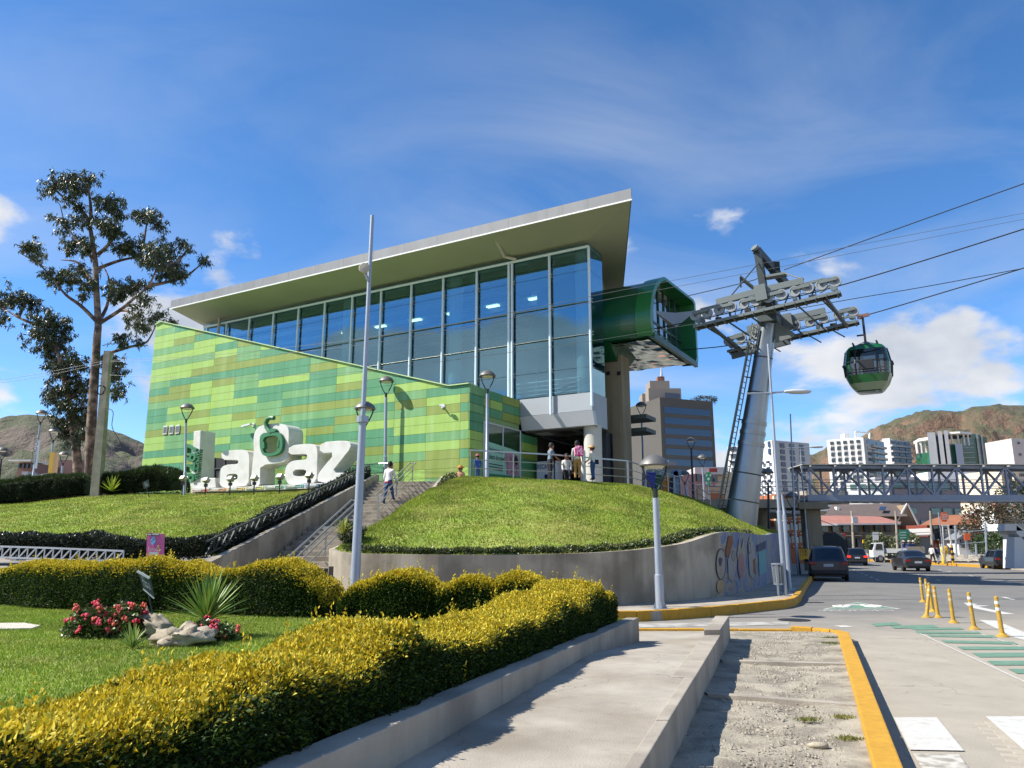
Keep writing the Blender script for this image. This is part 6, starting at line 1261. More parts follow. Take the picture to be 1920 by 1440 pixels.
# ================================================================ planting
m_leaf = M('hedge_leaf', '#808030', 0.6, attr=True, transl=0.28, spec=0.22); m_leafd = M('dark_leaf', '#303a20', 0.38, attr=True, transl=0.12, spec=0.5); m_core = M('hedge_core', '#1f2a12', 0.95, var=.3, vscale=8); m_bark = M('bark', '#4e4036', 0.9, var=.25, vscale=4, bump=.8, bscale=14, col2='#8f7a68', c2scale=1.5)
m_blade = M('grass_blade', '#5d8a2a', 0.55, attr=True, transl=0.35, spec=0.3)
def cols(names, w, n):
    C_ = np.array([lin(c) for c in names]); w = np.array(w, float)
    idx = RNG.choice(len(names), n, p=w/w.sum()); return C_[idx]*RNG.uniform(.78, 1.22, (n, 1))
def hedge(nm, lab, path, width, n, leaf, pal_top, pal_side, cat='hedge', lump=.12, seed=1, e=.5, mat=None, droop=0.0, align=.55, core=True, ytop=0.55, shoots=0, group=None, lumpf=1.1):
    """path rows: x, y, base z, height"""
    path = np.array(path, float); T = thing(nm, lab, cat, path[len(path)//2][:3], group); og = np.array(ORG[T.name]); mat = mat or m_leaf
    dl = np.r_[0, np.cumsum(np.linalg.norm(np.diff(path[:, :2], axis=0), axis=1))]
    def at(t): return np.stack([np.interp(t, dl, path[:, k]) for k in range(4)], -1)
    def surf(t, ph, k=1.0):
        p = at(t); q = at(np.minimum(t+.15, dl[-1])); q0 = at(np.maximum(t-.15, 0)); d = (q-q0)[:, :2]; d /= np.linalg.norm(d, axis=1)[:, None]+1e-9; side_ = np.stack([d[:, 1], -d[:, 0]], 1)
        c, s_ = np.cos(ph), np.sin(ph); lm = np.array([1+lump*mn.noise(Vector((float(a)*lumpf, float(b)*.8, seed)))+.5*lump*mn.noise(Vector((float(a)*lumpf*3.1, float(b)*2, seed+5))) for a, b in zip(t, ph)])
        end = np.minimum(1, np.minimum(t, dl[-1]-t)/(.35*width)+.35)**.5
        off = width/2*np.sign(c)*np.abs(c)**e*k*lm*end; h = p[:, 3]*np.abs(s_)**e*k*lm*(.55+.45*end)
        P = np.stack([p[:, 0]+side_[:, 0]*off, p[:, 1]+side_[:, 1]*off, p[:, 2]+h], 1)
        k_ = 2/e-1; cu, su = np.sign(c)*np.abs(c)**(e*k_), np.abs(s_)**(e*k_); N_ = np.stack([side_[:, 0]*cu, side_[:, 1]*cu, su+.05], 1); N_ /= np.linalg.norm(N_, axis=1)[:, None]+1e-9
        return P, N_, h/np.maximum(p[:, 3], .01)
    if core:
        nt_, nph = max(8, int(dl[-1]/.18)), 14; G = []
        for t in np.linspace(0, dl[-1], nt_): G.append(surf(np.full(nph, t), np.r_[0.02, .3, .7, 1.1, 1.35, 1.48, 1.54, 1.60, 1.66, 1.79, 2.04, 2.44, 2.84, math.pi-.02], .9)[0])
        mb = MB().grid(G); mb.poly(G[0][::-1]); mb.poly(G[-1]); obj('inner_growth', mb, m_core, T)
    t = RNG.random(n)*dl[-1]; pg = np.linspace(0, math.pi, 2001); ox, oz = width/2*np.sign(np.cos(pg))*np.abs(np.cos(pg))**e, path[:, 3].mean()*np.sin(pg)**e; al = np.r_[0, np.cumsum(np.hypot(np.diff(ox), np.diff(oz)))]; ph = np.interp(RNG.random(n)*al[-1], al, pg)
    P, N_, hr = surf(t, ph); P = P-N_*(RNG.random((n, 1))**2)*.09*min(1, width)+RNG.normal(size=(n, 3))*.012
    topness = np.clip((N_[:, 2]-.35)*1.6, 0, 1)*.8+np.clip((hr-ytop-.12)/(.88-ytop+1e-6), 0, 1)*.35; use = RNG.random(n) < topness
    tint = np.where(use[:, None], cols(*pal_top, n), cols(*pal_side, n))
    V, F, C_ = leaves(P-og, N_, leaf[0], leaf[1], tint, droop=droop, align=align)
    if shoots:
        t = RNG.random(shoots)*dl[-1]; ph = math.pi/2+RNG.normal(size=shoots)*.5; B_, N2, _ = surf(t, ph); m_ = 12; hgt = RNG.random(shoots)**2*.16+.03
        Q = B_[:, None, :]+np.linspace(0, 1, m_)[None, :, None]*hgt[:, None, None]*np.array([0, 0, 1.0])+RNG.normal(size=(shoots, m_, 3))*.008; Nq = np.tile(np.array([0, 0, .8]), (shoots*m_, 1))+RNG.normal(size=(shoots*m_, 3))*.4
        V2, F2, C2 = leaves(Q.reshape(-1, 3)-og, Nq, leaf[0], leaf[1], cols(*pal_top, shoots*m_), align=.7); F = np.concatenate([F, F2+len(V)]); V = np.concatenate([V, V2]); C_ = np.concatenate([C_, C2])
    o = raw_obj('leaves', raw_mesh('leaves', V, F, mat, C_), T, kind='stuff'); return T
YT_ = (['#cbb42a', '#bda626', '#dac84e', '#a09e30', '#7c862c'], [.32, .27, .22, .14, .05]); YS_ = (['#334a1a', '#263a15', '#465a1e', '#667024', '#1a2810'], [.3, .33, .16, .04, .17])  # yellow tops are leaf colour; side greens also darkened to stand for shade
# front hedge: its top follows the wall line
def fh(Y): return np.array([xl(Y)-.21*1.054-.50*1.054, Y])
ridge = [(-200, 1345), (0, 1325), (75, 1296), (130, 1290), (250, 1268), (330, 1262), (400, 1258), (470, 1235), (560, 1200), (640, 1180), (720, 1170), (800, 1172), (850, 1165), (905, 1160), (930, 1132), (1000, 1118), (1040, 1100), (1085, 1096), (1120, 1083), (1180, 1084)]
nn_ = np.array([.9487, -.3166, 0]); rows = []
for x, y in ridge:
    p = on_pl(x, y+4, (xl(5)-.21-.62, 5, 0), nn_)
    if p[1] > 1.0: rows.append((p[1], p[2]))
rows.sort(); Yv = np.linspace(1.3, 12.75, 90); zz_ = np.interp(Yv, [r[0] for r in rows], [r[1] for r in rows])
path = [(*fh(Y), zlow(Y)-.12, max(z-(zlow(Y)-.12), .42)+.07*math.sin(Y*3.4+.8*math.sin(Y*1.3))-.02) for Y, z in zip(Yv, zz_)]
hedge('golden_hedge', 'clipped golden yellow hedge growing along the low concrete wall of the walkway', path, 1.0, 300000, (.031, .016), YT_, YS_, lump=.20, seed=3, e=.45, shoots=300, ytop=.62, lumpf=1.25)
def back_hedge(pix, lab, n, seed):
    rows = []
    for x, yt, yb in pix: b = on_z(x, yb, LAWN_Z); t_ = at_y(x, yt, b[1]+.25); rows.append((b[0], b[1]+.35, LAWN_Z-.02, max(.3, t_[2]-LAWN_Z)))
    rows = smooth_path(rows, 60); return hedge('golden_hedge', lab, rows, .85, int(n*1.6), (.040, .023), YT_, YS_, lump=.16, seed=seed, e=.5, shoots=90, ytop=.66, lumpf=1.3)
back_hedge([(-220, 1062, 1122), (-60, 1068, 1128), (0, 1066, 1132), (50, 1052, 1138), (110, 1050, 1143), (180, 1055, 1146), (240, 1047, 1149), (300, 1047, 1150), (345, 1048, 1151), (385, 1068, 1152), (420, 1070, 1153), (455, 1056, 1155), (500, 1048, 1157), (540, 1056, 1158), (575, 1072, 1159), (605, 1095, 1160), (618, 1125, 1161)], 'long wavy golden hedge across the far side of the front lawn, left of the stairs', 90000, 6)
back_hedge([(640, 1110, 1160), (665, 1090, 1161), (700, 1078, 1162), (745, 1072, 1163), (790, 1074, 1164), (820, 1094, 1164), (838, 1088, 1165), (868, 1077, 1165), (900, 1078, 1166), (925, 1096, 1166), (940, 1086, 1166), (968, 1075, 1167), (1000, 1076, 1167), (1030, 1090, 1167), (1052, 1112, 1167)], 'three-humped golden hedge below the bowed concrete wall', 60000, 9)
# dark hedge below the sloping lawn
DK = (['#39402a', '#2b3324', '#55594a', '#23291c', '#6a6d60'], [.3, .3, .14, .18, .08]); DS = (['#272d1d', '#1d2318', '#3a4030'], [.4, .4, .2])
rows = [(*(b:=at_y(x, y2, Y)), max(.4, at_y(x, y1, Y)[2]-b[2])) for x, y1, y2, Y in ((-250, 1002, 1040, 24.5), (-60, 1003, 1042, 24.3), (30, 1004, 1044, 24.0), (110, 1003, 1046, 23.8), (170, 1005, 1047, 23.6), (240, 1010, 1049, 23.2), (310, 1014, 1050, 22.8), (360, 1012, 1048, 22.6), (400, 1004, 1040, 22.6))]
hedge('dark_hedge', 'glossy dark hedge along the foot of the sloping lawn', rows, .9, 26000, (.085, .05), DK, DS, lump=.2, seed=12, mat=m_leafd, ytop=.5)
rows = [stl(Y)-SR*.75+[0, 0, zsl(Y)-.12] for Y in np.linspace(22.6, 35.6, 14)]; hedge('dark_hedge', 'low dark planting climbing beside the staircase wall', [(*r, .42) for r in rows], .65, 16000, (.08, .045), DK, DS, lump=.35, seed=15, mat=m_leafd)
RM = (['#4e5f35', '#3c4d2a', '#66733f', '#2c3a20'], [.3, .35, .15, .2]); RS = (['#222d1a', '#1b2415', '#33402a'], [.4, .35, .25])
rows = [(*(b:=at_y(x, y2, Y)), at_y(x, y1, Y)[2]-b[2]) for x, y1, y2, Y in ((-160, 905, 962, 43), (-50, 908, 958, 43), (0, 903, 950, 43.3), (60, 896, 944, 43.5), (110, 892, 938, 43.7), (165, 890, 932, 44))]; hedge('rosemary_hedge', 'dark rosemary hedge along the crest of the lawn, left of the concrete pole', rows, 1.9, 26000, (.15, .03), RM, RS, lump=.14, seed=21, mat=m_leafd, align=.75)
rows = [(*(b:=at_y(x, y2, Y)), at_y(x, y1, Y)[2]-b[2]) for x, y1, y2, Y in ((188, 896, 929, 43.6), (215, 891, 928, 43.4), (250, 886, 926, 43.2), (290, 878, 924, 42.9), (318, 880, 923, 42.6), (336, 896, 922, 42.3))]; hedge('rosemary_hedge', 'feathery rosemary bush beside the big letters', rows, 1.9, 22000, (.16, .03), RM, RS, lump=.16, seed=24, mat=m_leafd, align=.75, shoots=160)
BP = (['#5d6b33', '#46562a', '#7d8348', '#39451f', '#7a5a3a'], [.3, .3, .15, .2, .05])
w3 = W3[12:72:3]; hedge('border_planting', 'low leafy border planting along the top of the bowed wall', [(p[0]-outn(12+3*i)[0]*.42, p[1]-outn(12+3*i)[1]*.42, p[2]-.05, .19) for i, p in enumerate(w3)], .5, 20000, (.07, .04), BP, (['#2c361a', '#3f4a25', '#55603a'], [.4, .35, .25]), cat='plants', lump=.45, seed=31, mat=m_leafd, lumpf=2.5)
rows = [stl(Y)+SR*(SW+.5)+[0, 0, stair_line(Y)+.45] for Y in np.linspace(23.2, 33.8, 12)]; hedge('border_planting', 'low scrubby planting beside the stair wall on the mound', [(*r, .3) for r in rows], .5, 11000, (.07, .04), BP, (['#3a3320', '#3f4a25', '#5a5136'], [.35, .35, .3]), cat='plants', lump=.5, seed=33, mat=m_leafd, lumpf=2.2)
def shrub(x, y, Y, r, lab, pal, n=2500, leaf=(.09, .05), nm='shrub', flowers=None, z=None):
    c = at_y(x, y, Y); r = np.array(r, float); T = thing(nm, lab, 'shrub', c-[0, 0, r[2]]); og = np.array(ORG[T.name])
    g0 = np.array([c[0], c[1], .05]) if 60 < Y < 200 else c-[0, 0, r[2]]; kf = 2.5 if Y > 60 else 1; obj('stem', MB().tube([g0, c-[0, 0, r[2]*.2], c+[r[0]*.2, 0, r[2]*.4]], [.05*kf, .035*kf, .015*kf], 6), m_bark, T)
    d = RNG.normal(size=(n, 3)); d /= np.linalg.norm(d, axis=1)[:, None]; k = np.array([1+.35*mn.noise(Vector(tuple(q*2.2))+Vector((x, y, 0))) for q in d]); P = c+d*r*k[:, None]*(1-.5*RNG.random((n, 1))**2)
    V, F, C_ = leaves(P-og, d, *leaf, cols(*pal, n), align=.5); raw_obj('foliage', raw_mesh('foliage', V, F, m_leafd, C_), T, kind='stuff')
    for q in range(flowers or 0): p = c+d[q]*r*k[q]*[1, 1, 1]; obj('flower', MB().blob(p, .06, q, 6, 4), M('petal_white', '#d8d6cf', 0.6), T)
    return T
shrub(668, 903, 35.6, (.75, .6, .55), 'round dark shrub with pale flowers at the end of the letters', (['#3d4a24', '#2b361c', '#566033'], [.4, .4, .2]), flowers=7)
shrub(660, 1000, 21.2, (.34, .3, .32), 'small dark shrub on the corner of the bowed wall', (['#3b4826', '#2b361c', '#5f6a38'], [.4, .4, .2]), 1800, (.06, .035))
shrub(1696, 1022, 92, (1.6, 1.3, 1.5), 'grey green street tree beside the white sign', (['#6a7048', '#565d3c', '#7f8058'], [.4, .4, .2]), 1800, (.3, .15)); shrub(1645, 1020, 95, (1.3, 1.2, 1.3), 'small bushy tree before the red-roofed house', (['#5f6a40', '#4c5634', '#7f8058'], [.4, .4, .2]), 1500, (.3, .15))
shrub(1858, 985, 96, (3.2, 2.6, 3.0), 'reddish brown tree beyond the far kerb', (['#5d4a38', '#4c3d30', '#6a6040', '#4a5030'], [.35, .3, .2, .15]), 3000, (.4, .2), nm='garden_tree'); shrub(1880, 1025, 90, (3.4, 2.2, 1.5), 'green bushes behind the parked estate car', (['#3d5228', '#2f4020', '#56683a'], [.4, .4, .2]), 3000, (.3, .16)); shrub(1912, 955, 120, (3, 3, 4), 'dark green tree above the bridge stair', (['#34422a', '#2a3622', '#48563a'], [.4, .4, .2]), 2500, (.45, .25), nm='garden_tree')
shrub(1322, 750, 240, (4, 2, 1.3), 'roof garden bushes on top of the brown office block', (['#3d4a34', '#2f3b2a', '#55604a'], [.4, .4, .2]), 1500, (.4, .2), nm='roof_bush')
# rosettes of sword leaves
def rosette(nm, lab, c, n, ln, wd, pal, up=.3, trunk=0.0, arch=.25):
    c = np.array(c, float); T = thing(nm, lab, 'plant', c-[0, 0, trunk])
    if trunk: obj('stem', MB().tube([c-[0, 0, trunk+.05], c], .06, 8), m_bark, T)
    mats = [M('sword_leaf_%s' % q, p, 0.45, transl=.25) for q, p in zip(pal[1], pal[0])]
    for k in range(n):
        t = 2.4*k; el = up+(1.45-up)*((k+.5)/n)**.75; d = np.array([math.cos(t)*math.cos(el), math.sin(t)*math.cos(el), math.sin(el)]); L_ = ln*random.uniform(.75, 1.1); sd_ = nrm(np.cross(d, (0, 0, 1)))*wd; dr = np.array([0, 0, -arch*L_*math.cos(el)])
        p = [c+d*.03, c+d*L_*.35+dr*.08, c+d*L_*.7+dr*.42, c+d*L_+dr]; w_ = [.6, 1, .75, .02]; nrmv = np.cross(sd_/wd, d)*wd*.35
        P = [[q-sd_*w, q-nrmv*w, q+sd_*w] for q, w in zip(p, w_)]; obj('leaf', MB().grid(P), random.choice(mats), T, smooth=2)
    return T
yb = on_z(385, 1196, LAWN_Z); rosette('yucca', 'tall spiky yucca among the boulders on the front lawn', yb+[0, 0, .22], 96, .68, .018, (['#6d8a3a', '#557530', '#8a9c4c'], ['light', 'mid', 'pale']), up=.15, trunk=.22, arch=.08)
rosette('spiky_plant', 'small tuft of spiky leaves in front of the pale boulders', on_z(247, 1216, LAWN_Z), 34, .34, .016, (['#7d9648', '#5f7d38', '#97a45c'], ['soft', 'deep', 'straw']), up=.5, arch=.3)
rosette('agave', 'bright yellow green agave beside the concrete pole', at_y(209, 921, 42.2), 26, .95, .07, (['#a9b24a', '#8a9c3c'], ['gold', 'green']), up=.12, arch=.05)
rosette('spiky_plant', 'yellowish spiky plant on the rounded corner of the bowed wall', at_y(643, 1003, 21.0), 30, .55, .025, (['#a0a24c', '#7f8c3c'], ['dry', 'olive']), up=.4, arch=.2)
# boulders, flowers and stake sign
m_rock = M('boulder', '#a89d88', 0.9, var=.12, vscale=5, bump=.6, bscale=16, col2='#8a7f6c', c2scale=3)
for (x, y, r, sd2, lab, rot) in ((338, 1212, (.34, .19, .15), 2, 'long pale flat boulder under the yucca', -.25), (300, 1196, (.24, .18, .17), 5, 'pale rounded boulder leaning behind the long flat one', .5), (270, 1184, (.19, .15, .20), 9, 'rough pale boulder below the tilted lawn sign', .2)):
    c = on_z(x, y, LAWN_Z); mb = MB().blob((0, 0, 0), r, sd2, 22, 14, .75, 2.1); cr_, sr_ = math.cos(rot), math.sin(rot); mb.v = [(c[0]+a*cr_-z*sr_*.8, c[1]+b, LAWN_Z+r[2]*.55+a*sr_*.4*(-1)+z) for a, b, z in mb.v]; tag(obj('boulder', mb, m_rock, smooth=2), lab, 'boulder', 'boulders on the front lawn')
tag(obj('stepping_stone', MB().prism([(*on_z(x, y, LAWN_Z)[:2], LAWN_Z-.02) for x, y in ((-30, 1172), (45, 1171), (76, 1176), (60, 1181), (-30, 1183))], (0, 0, .05)), M('slab_pale', '#bdb6a6', 0.9, var=.08, vscale=5), bevel=.01), 'pale flat stone slab set into the front lawn', 'slab')
def flower_bush(pix, yb, lab, nfl, n, hgt):
    cs = [on_z(x, yb, LAWN_Z) for x in pix]; c0 = cs[len(cs)//2]; T = thing('geranium_bush', lab, 'flowers', c0); og = np.array(ORG[T.name]); P, N_ = [], []
    for c in cs:
        m_ = n//len(cs); d = RNG.normal(size=(m_, 3)); d /= np.linalg.norm(d, axis=1)[:, None]; d[:, 2] = np.abs(d[:, 2]); h = hgt*random.uniform(.75, 1.1); P.append(c+d*[.24, .26, h]*(1-.4*RNG.random((m_, 1))**2)); N_.append(d)
    P, N_ = np.concatenate(P), np.concatenate(N_); V, F, C_ = leaves(P-og, N_, .05, .045, cols(['#4c6330', '#3b4f26', '#6a7a3c', '#6e4c34'], [.35, .35, .2, .1], len(P)), align=.45); raw_obj('foliage', raw_mesh('foliage', V, F, m_leafd, C_), T, kind='stuff')
    mf = [M('petal_crimson', '#c2213e', 0.6), M('petal_pink', '#d6455f', 0.6), M('petal_salmon', '#d8604f', 0.6)]; idx = RNG.choice(np.where(N_[:, 2] > .15)[0], nfl, replace=False)
    for q in idx:
        b_ = P[q]; tp = b_+np.array([random.uniform(-.03, .03), random.uniform(-.05, .0), random.uniform(.03, .10)]); mb = MB()
        for _ in range(9): o_ = RNG.normal(size=3)*.020; mb.blob(tp+o_, .019, random.random()*9, 5, 3, .4)
        obj('flower_head', mb, random.choice(mf), T)
flower_bush([155, 172, 190, 208, 226, 246], 1196, 'bushy red geranium clump beside the boulders', 46, 3200, .42); flower_bush([383, 398, 412], 1203, 'small red geranium clump round the foot of the yucca', 20, 900, .24)
SG = thing('lawn_sign', 'tilted dark green lawn sign on a stake above the boulders', 'sign', on_z(292, 1180, LAWN_Z)); Yg = on_z(292, 1180, LAWN_Z)[1]; q = lambda x, y, d=0: at_y(x, y, Yg+d)
m_sg = M('sign_green', '#2c3b34', 0.5); m_sw = M('sign_letter', '#c4cbc6', 0.5)
obj('stake', MB().tube([q(293, 1180), q(279, 1116)], .011, 6), m_dark, SG); c4 = [q(258, 1071), q(281, 1084), q(289.5, 1122), q(269, 1104)]; bd = obj('board', MB().prism(c4, (0, .015, 0)), m_sg, SG); obj('edge_strip', MB().beam(c4[0]-[0, .01, 0], c4[1]-[0, .01, 0], .03, .03).beam(c4[2]-[0, .01, 0], c4[3]-[0, .01, 0], .015, .015), m_sw, SG)
rv, dv = nrm(c4[1]-c4[0]), nrm(c4[3]-c4[0])
for k, tx in enumerate(('NO', 'PISAR EL', 'CESPED')): obj('lettering', text_mb(tx, .062, c4[0]+rv*.035+dv*(.085+k*.062)-[0, .004, 0], rv, -dv, squash=.62), m_sw, bd)
SG = thing('lawn_sign', 'small dark green sign on a stake at the top of the sloping lawn', 'sign', at_y(282, 938, 39)); q = lambda x, y: at_y(x, y, 39); obj('stake', MB().tube([q(283, 942), q(275, 915)], .025, 6), m_dark, SG); c4 = [q(267, 905), q(278, 899), q(280.5, 912), q(270, 917)]; bd = obj('board', MB().prism(c4, (0, .03, 0)), m_sg, SG); rv, dv = nrm(c4[1]-c4[0]), nrm(c4[3]-c4[0])
for k, tx in enumerate(('NO', 'PISAR', 'CESPED')): obj('lettering', text_mb(tx, .09, c4[0]+rv*.09+dv*(.11+k*.085)-[0, .01, 0], rv, -dv, squash=.6), m_sw, bd)
# pink totem
PT = thing('advertising_totem', 'pink advertising totem behind the golden hedge', 'sign', at_y(286, 1075, 17.8)); q = lambda x, y, d=0.: at_y(x, y, 17.8+d); c4 = [q(274, 1054), q(300.5, 1056), q(302, 1001), q(275.5, 999)]
bx = obj('panel', MB().prism(c4, (.03, .12, 0)), M('totem_pink', '#c95f92', 0.5, var=.05, vscale=6), PT); obj('foot', MB().prism([q(274, 1085), q(300, 1086), q(300.5, 1056.2), q(274, 1054.2)], (.03, .12, 0)), M('totem_pink', '#c95f92'), PT)
obj('header', MB().prism([q(276, 1004, -.01), q(298.5, 1005, -.01), q(298.6, 1000.5, -.01), q(276, 999.5, -.01)], (0, .005, 0)), m_dark, bx)
for a, b in ((276.5, 283.5), (285.5, 297.5)): obj('header_label', MB().prism([q(a, 1003, -.02), q(b, 1003.5, -.02), q(b, 1001, -.02), q(a, 1000.6, -.02)], (0, .005, 0)), m_sw, bx)
obj('logo', MB().prism([q(287+4.6*math.cos(t)+.6*math.sin(t), 1014-8*math.sin(t), -.012) for t in np.linspace(0, 2*math.pi, 16)[:-1]], (0, .006, 0)), M('logo_blue', '#7fb4dc', 0.5), bx); obj('logo_stripe', MB().beam(q(283, 1016, -.02), q(291, 1010, -.02), .008), MATS['navy'], bx)
obj('lettering', text_mb('EuroSur', .115, q(276.8, 1032, -.015), nrm(c4[1]-c4[0]), (0, 0, 1), squash=.82), m_sw, bx); obj('label', MB().prism([q(279, 1040, -.012), q(295, 1040.5, -.012), q(295, 1035, -.012), q(279, 1034.5, -.012)], (0, .005, 0)), m_sw, bx); obj('label', MB().prism([q(280, 1046, -.012), q(291, 1046.5, -.012), q(291, 1043, -.012), q(280, 1042.5, -.012)], (0, .005, 0)), m_sw, bx)

# ---- grass blades
def grass(nm, P, h, w, pal, lab):
    n = len(P); a = RNG.random(n)*2*math.pi; d = np.stack([np.cos(a), np.sin(a), np.zeros(n)], 1); lean = RNG.normal(size=(n, 3))*[.45, .45, 0]; hh_ = h*RNG.uniform(.6, 1.25, n)[:, None]
    V = np.stack([P-d*w/2, P+d*w/2, P+(lean+[0, 0, 1])*hh_], 1).reshape(-1, 3); F = np.arange(n*3).reshape(-1, 3); dry = np.array([max(0, min(1, (mn.noise(Vector((p[0]*.35, p[1]*.35, 3)))+.6*mn.noise(Vector((p[0]*1.3, p[1]*1.3, 5)))-.12)*2.2)) for p in P])[:, None]; C_ = cols(*pal, n)*np.array([.85+.35*max(-.5, min(.6, mn.noise(Vector((p[0]*.8, p[1]*.8, 7)))*1.3)) for p in P])[:, None]; C_ = np.repeat(C_*(1-dry*.55)+np.array(lin('#b3a862'))*dry*.55, 3, 0)
    o = raw_obj(nm, raw_mesh(nm, V, F, m_blade, C_), kind='stuff'); tag(o, lab, 'grass')
GP = (['#7f9a2c', '#6c8a26', '#94a63a', '#a6ac50', '#b4ac62'], [.32, .3, .2, .12, .06])
from mathutils.geometry import intersect_point_tri_2d
def in_poly(x, y, poly):
    c = np.zeros(len(x), bool); n = len(poly)
    for i in range(n):
        (x1, y1), (x2, y2) = poly[i], poly[(i+1) % n]; m_ = ((y1 > y) != (y2 > y)); c ^= m_ & (x < (x2-x1)*(y-y1)/(y2-y1+1e-12)+x1)
    return c
n = 420000; X = RNG.uniform(-11, 2, n); Y = 3.5+12.5*RNG.random(n)**1.25; ok = in_poly(X, Y, [(p[0], p[1]) for p in lawn_poly]) & (X > -.66*Y-.5); X, Y = X[ok], Y[ok]
grass('grass', np.stack([X, Y, np.full(len(X), LAWN_Z-.004)], 1), .038, .012, GP, 'short green grass of the front lawn')
def on_grid(G, n):
    a, b = G.shape[:2]; i, j = RNG.uniform(0, a-1.001, n), RNG.uniform(0, b-1.001, n); i0, j0 = i.astype(int), j.astype(int); fi, fj = (i-i0)[:, None], (j-j0)[:, None]
    return G[i0, j0]*(1-fi)*(1-fj)+G[i0+1, j0]*fi*(1-fj)+G[i0, j0+1]*(1-fi)*fj+G[i0+1, j0+1]*fi*fj
GM = (['#86992c', '#6f8824', '#9aa83c', '#acac54', '#b6ac66'], [.3, .26, .22, .14, .08])
grass('grass', on_grid(MOUND, 170000), .06, .028, GM, 'tousled green grass covering the mound'); grass('grass', on_grid(SLOPE, 130000), .055, .033, GM, 'light green grass of the sloping lawn below the letters')
def weeds(pix, lab, z=.1, n=200, r=.08):
    P = []
    for x, y in pix: c = on_z(x, y, z); P.append(c+RNG.normal(size=(n, 3))*[r, r*.7, 0])
    P = np.concatenate(P); grass('weeds', P, .022, .014, (['#5a7030', '#74803e', '#48602a', '#8a7a48'], [.4, .25, .25, .1]), lab)
weeds([(1555, 1196), (1560, 1206)], 'flat green weeds by the rounded end of the yellow kerb'); weeds([(1515, 1350), (1580, 1345)], 'two small green weed tufts on the grit strip', n=220, r=.05); weeds([(1590, 1385)], 'straggly weed against the yellow kerb', n=200, r=.05)
tag(obj('loose_stone', MB().blob((*on_z(1535, 1398, .1)[:2], .10), (.09, .05, .03), 4, 8, 5, .4), m_rock, smooth=2), 'flat loose stone lying on the grit strip', 'stone')

# ---- eucalyptus
def tree(nm, lab, trunk, limbs, clumps, pal, n_per, Yc, leaf=(.34, .085), spread=3.0, zb=None):
    zx = lambda p, Y: at_y(p[0]/2.88, 300+p[1]/2.88, Y); base = zx(trunk[0], Yc); T = thing(nm, lab, 'tree', base); og = np.array(ORG[T.name]); rr_ = random.Random(4)
    tp = [zx(p, Yc+rr_.uniform(-.2, .2)) for p in trunk]; tp.insert(0, np.array([tp[0][0], tp[0][1], ZP-.15])); n = len(tp); obj('trunk', MB().tube(smooth_path(tp, n*3), list(np.linspace(.42, .06, n*3)) if n > 4 else list(np.linspace(.35, .12, n*3)), 12), m_bark, T, smooth=True)
    lb = []
    for l in limbs:
        dy = rr_.uniform(-spread, spread); P = [zx(p, Yc+dy*k/(len(l)-1)) for k, p in enumerate(l)]; lb.append((l, dy)); m_ = len(P)*3; obj('limb', MB().tube(smooth_path(P, m_), list(np.linspace(.16, .03, m_)), 8), m_bark, T, smooth=True)
    P, N_ = [], []; tw = MB()
    for (x, y, r) in clumps:
        best = min(((math.hypot(p[0]-x, p[1]-y), dy*k/(len(l)-1), p) for l, dy in lb for k, p in enumerate(l)), default=(0, 0, trunk[-1])); Yq = Yc+best[1]+rr_.uniform(-1.0, 1.0); c = zx((x, y), Yq); R_ = r/2.88/FPX*Yc; a_ = zx(best[2], Yc+best[1])
        tw.tube([a_, (a_+c)/2+[rr_.uniform(-.3, .3), 0, .15], c], [.05, .035, .015], 5, False)
        k_ = int(n_per*(r/50)**2*1.25); ns_ = 24; sub = [c+np.array([rr_.gauss(0, .66), rr_.gauss(0, .7), rr_.gauss(0, .54)])*R_ for _ in range(ns_)]
        for s_ in sub:
            tw.tube([c, s_], [.02, .01], 4, False); d = RNG.normal(size=(k_//ns_, 3)); P.append(s_+d*R_*.13*[1, 1, 1.25]); N_.append(np.tile([0, 0, -.6], (k_//ns_, 1))+RNG.normal(size=(k_//ns_, 3))*.5)
    obj('twigs', tw, m_bark, T, kind='stuff'); P, N_ = np.concatenate(P), np.concatenate(N_); V, F, C_ = leaves(P-og, N_, *leaf, cols(*pal, len(P)), droop=.35, align=.55); raw_obj('crown', raw_mesh('crown', V, F, m_leafd, C_), T, kind='stuff'); return T
EP = (['#4a5632', '#3c492b', '#5f693f', '#303c24', '#716f48'], [.3, .3, .17, .15, .08])
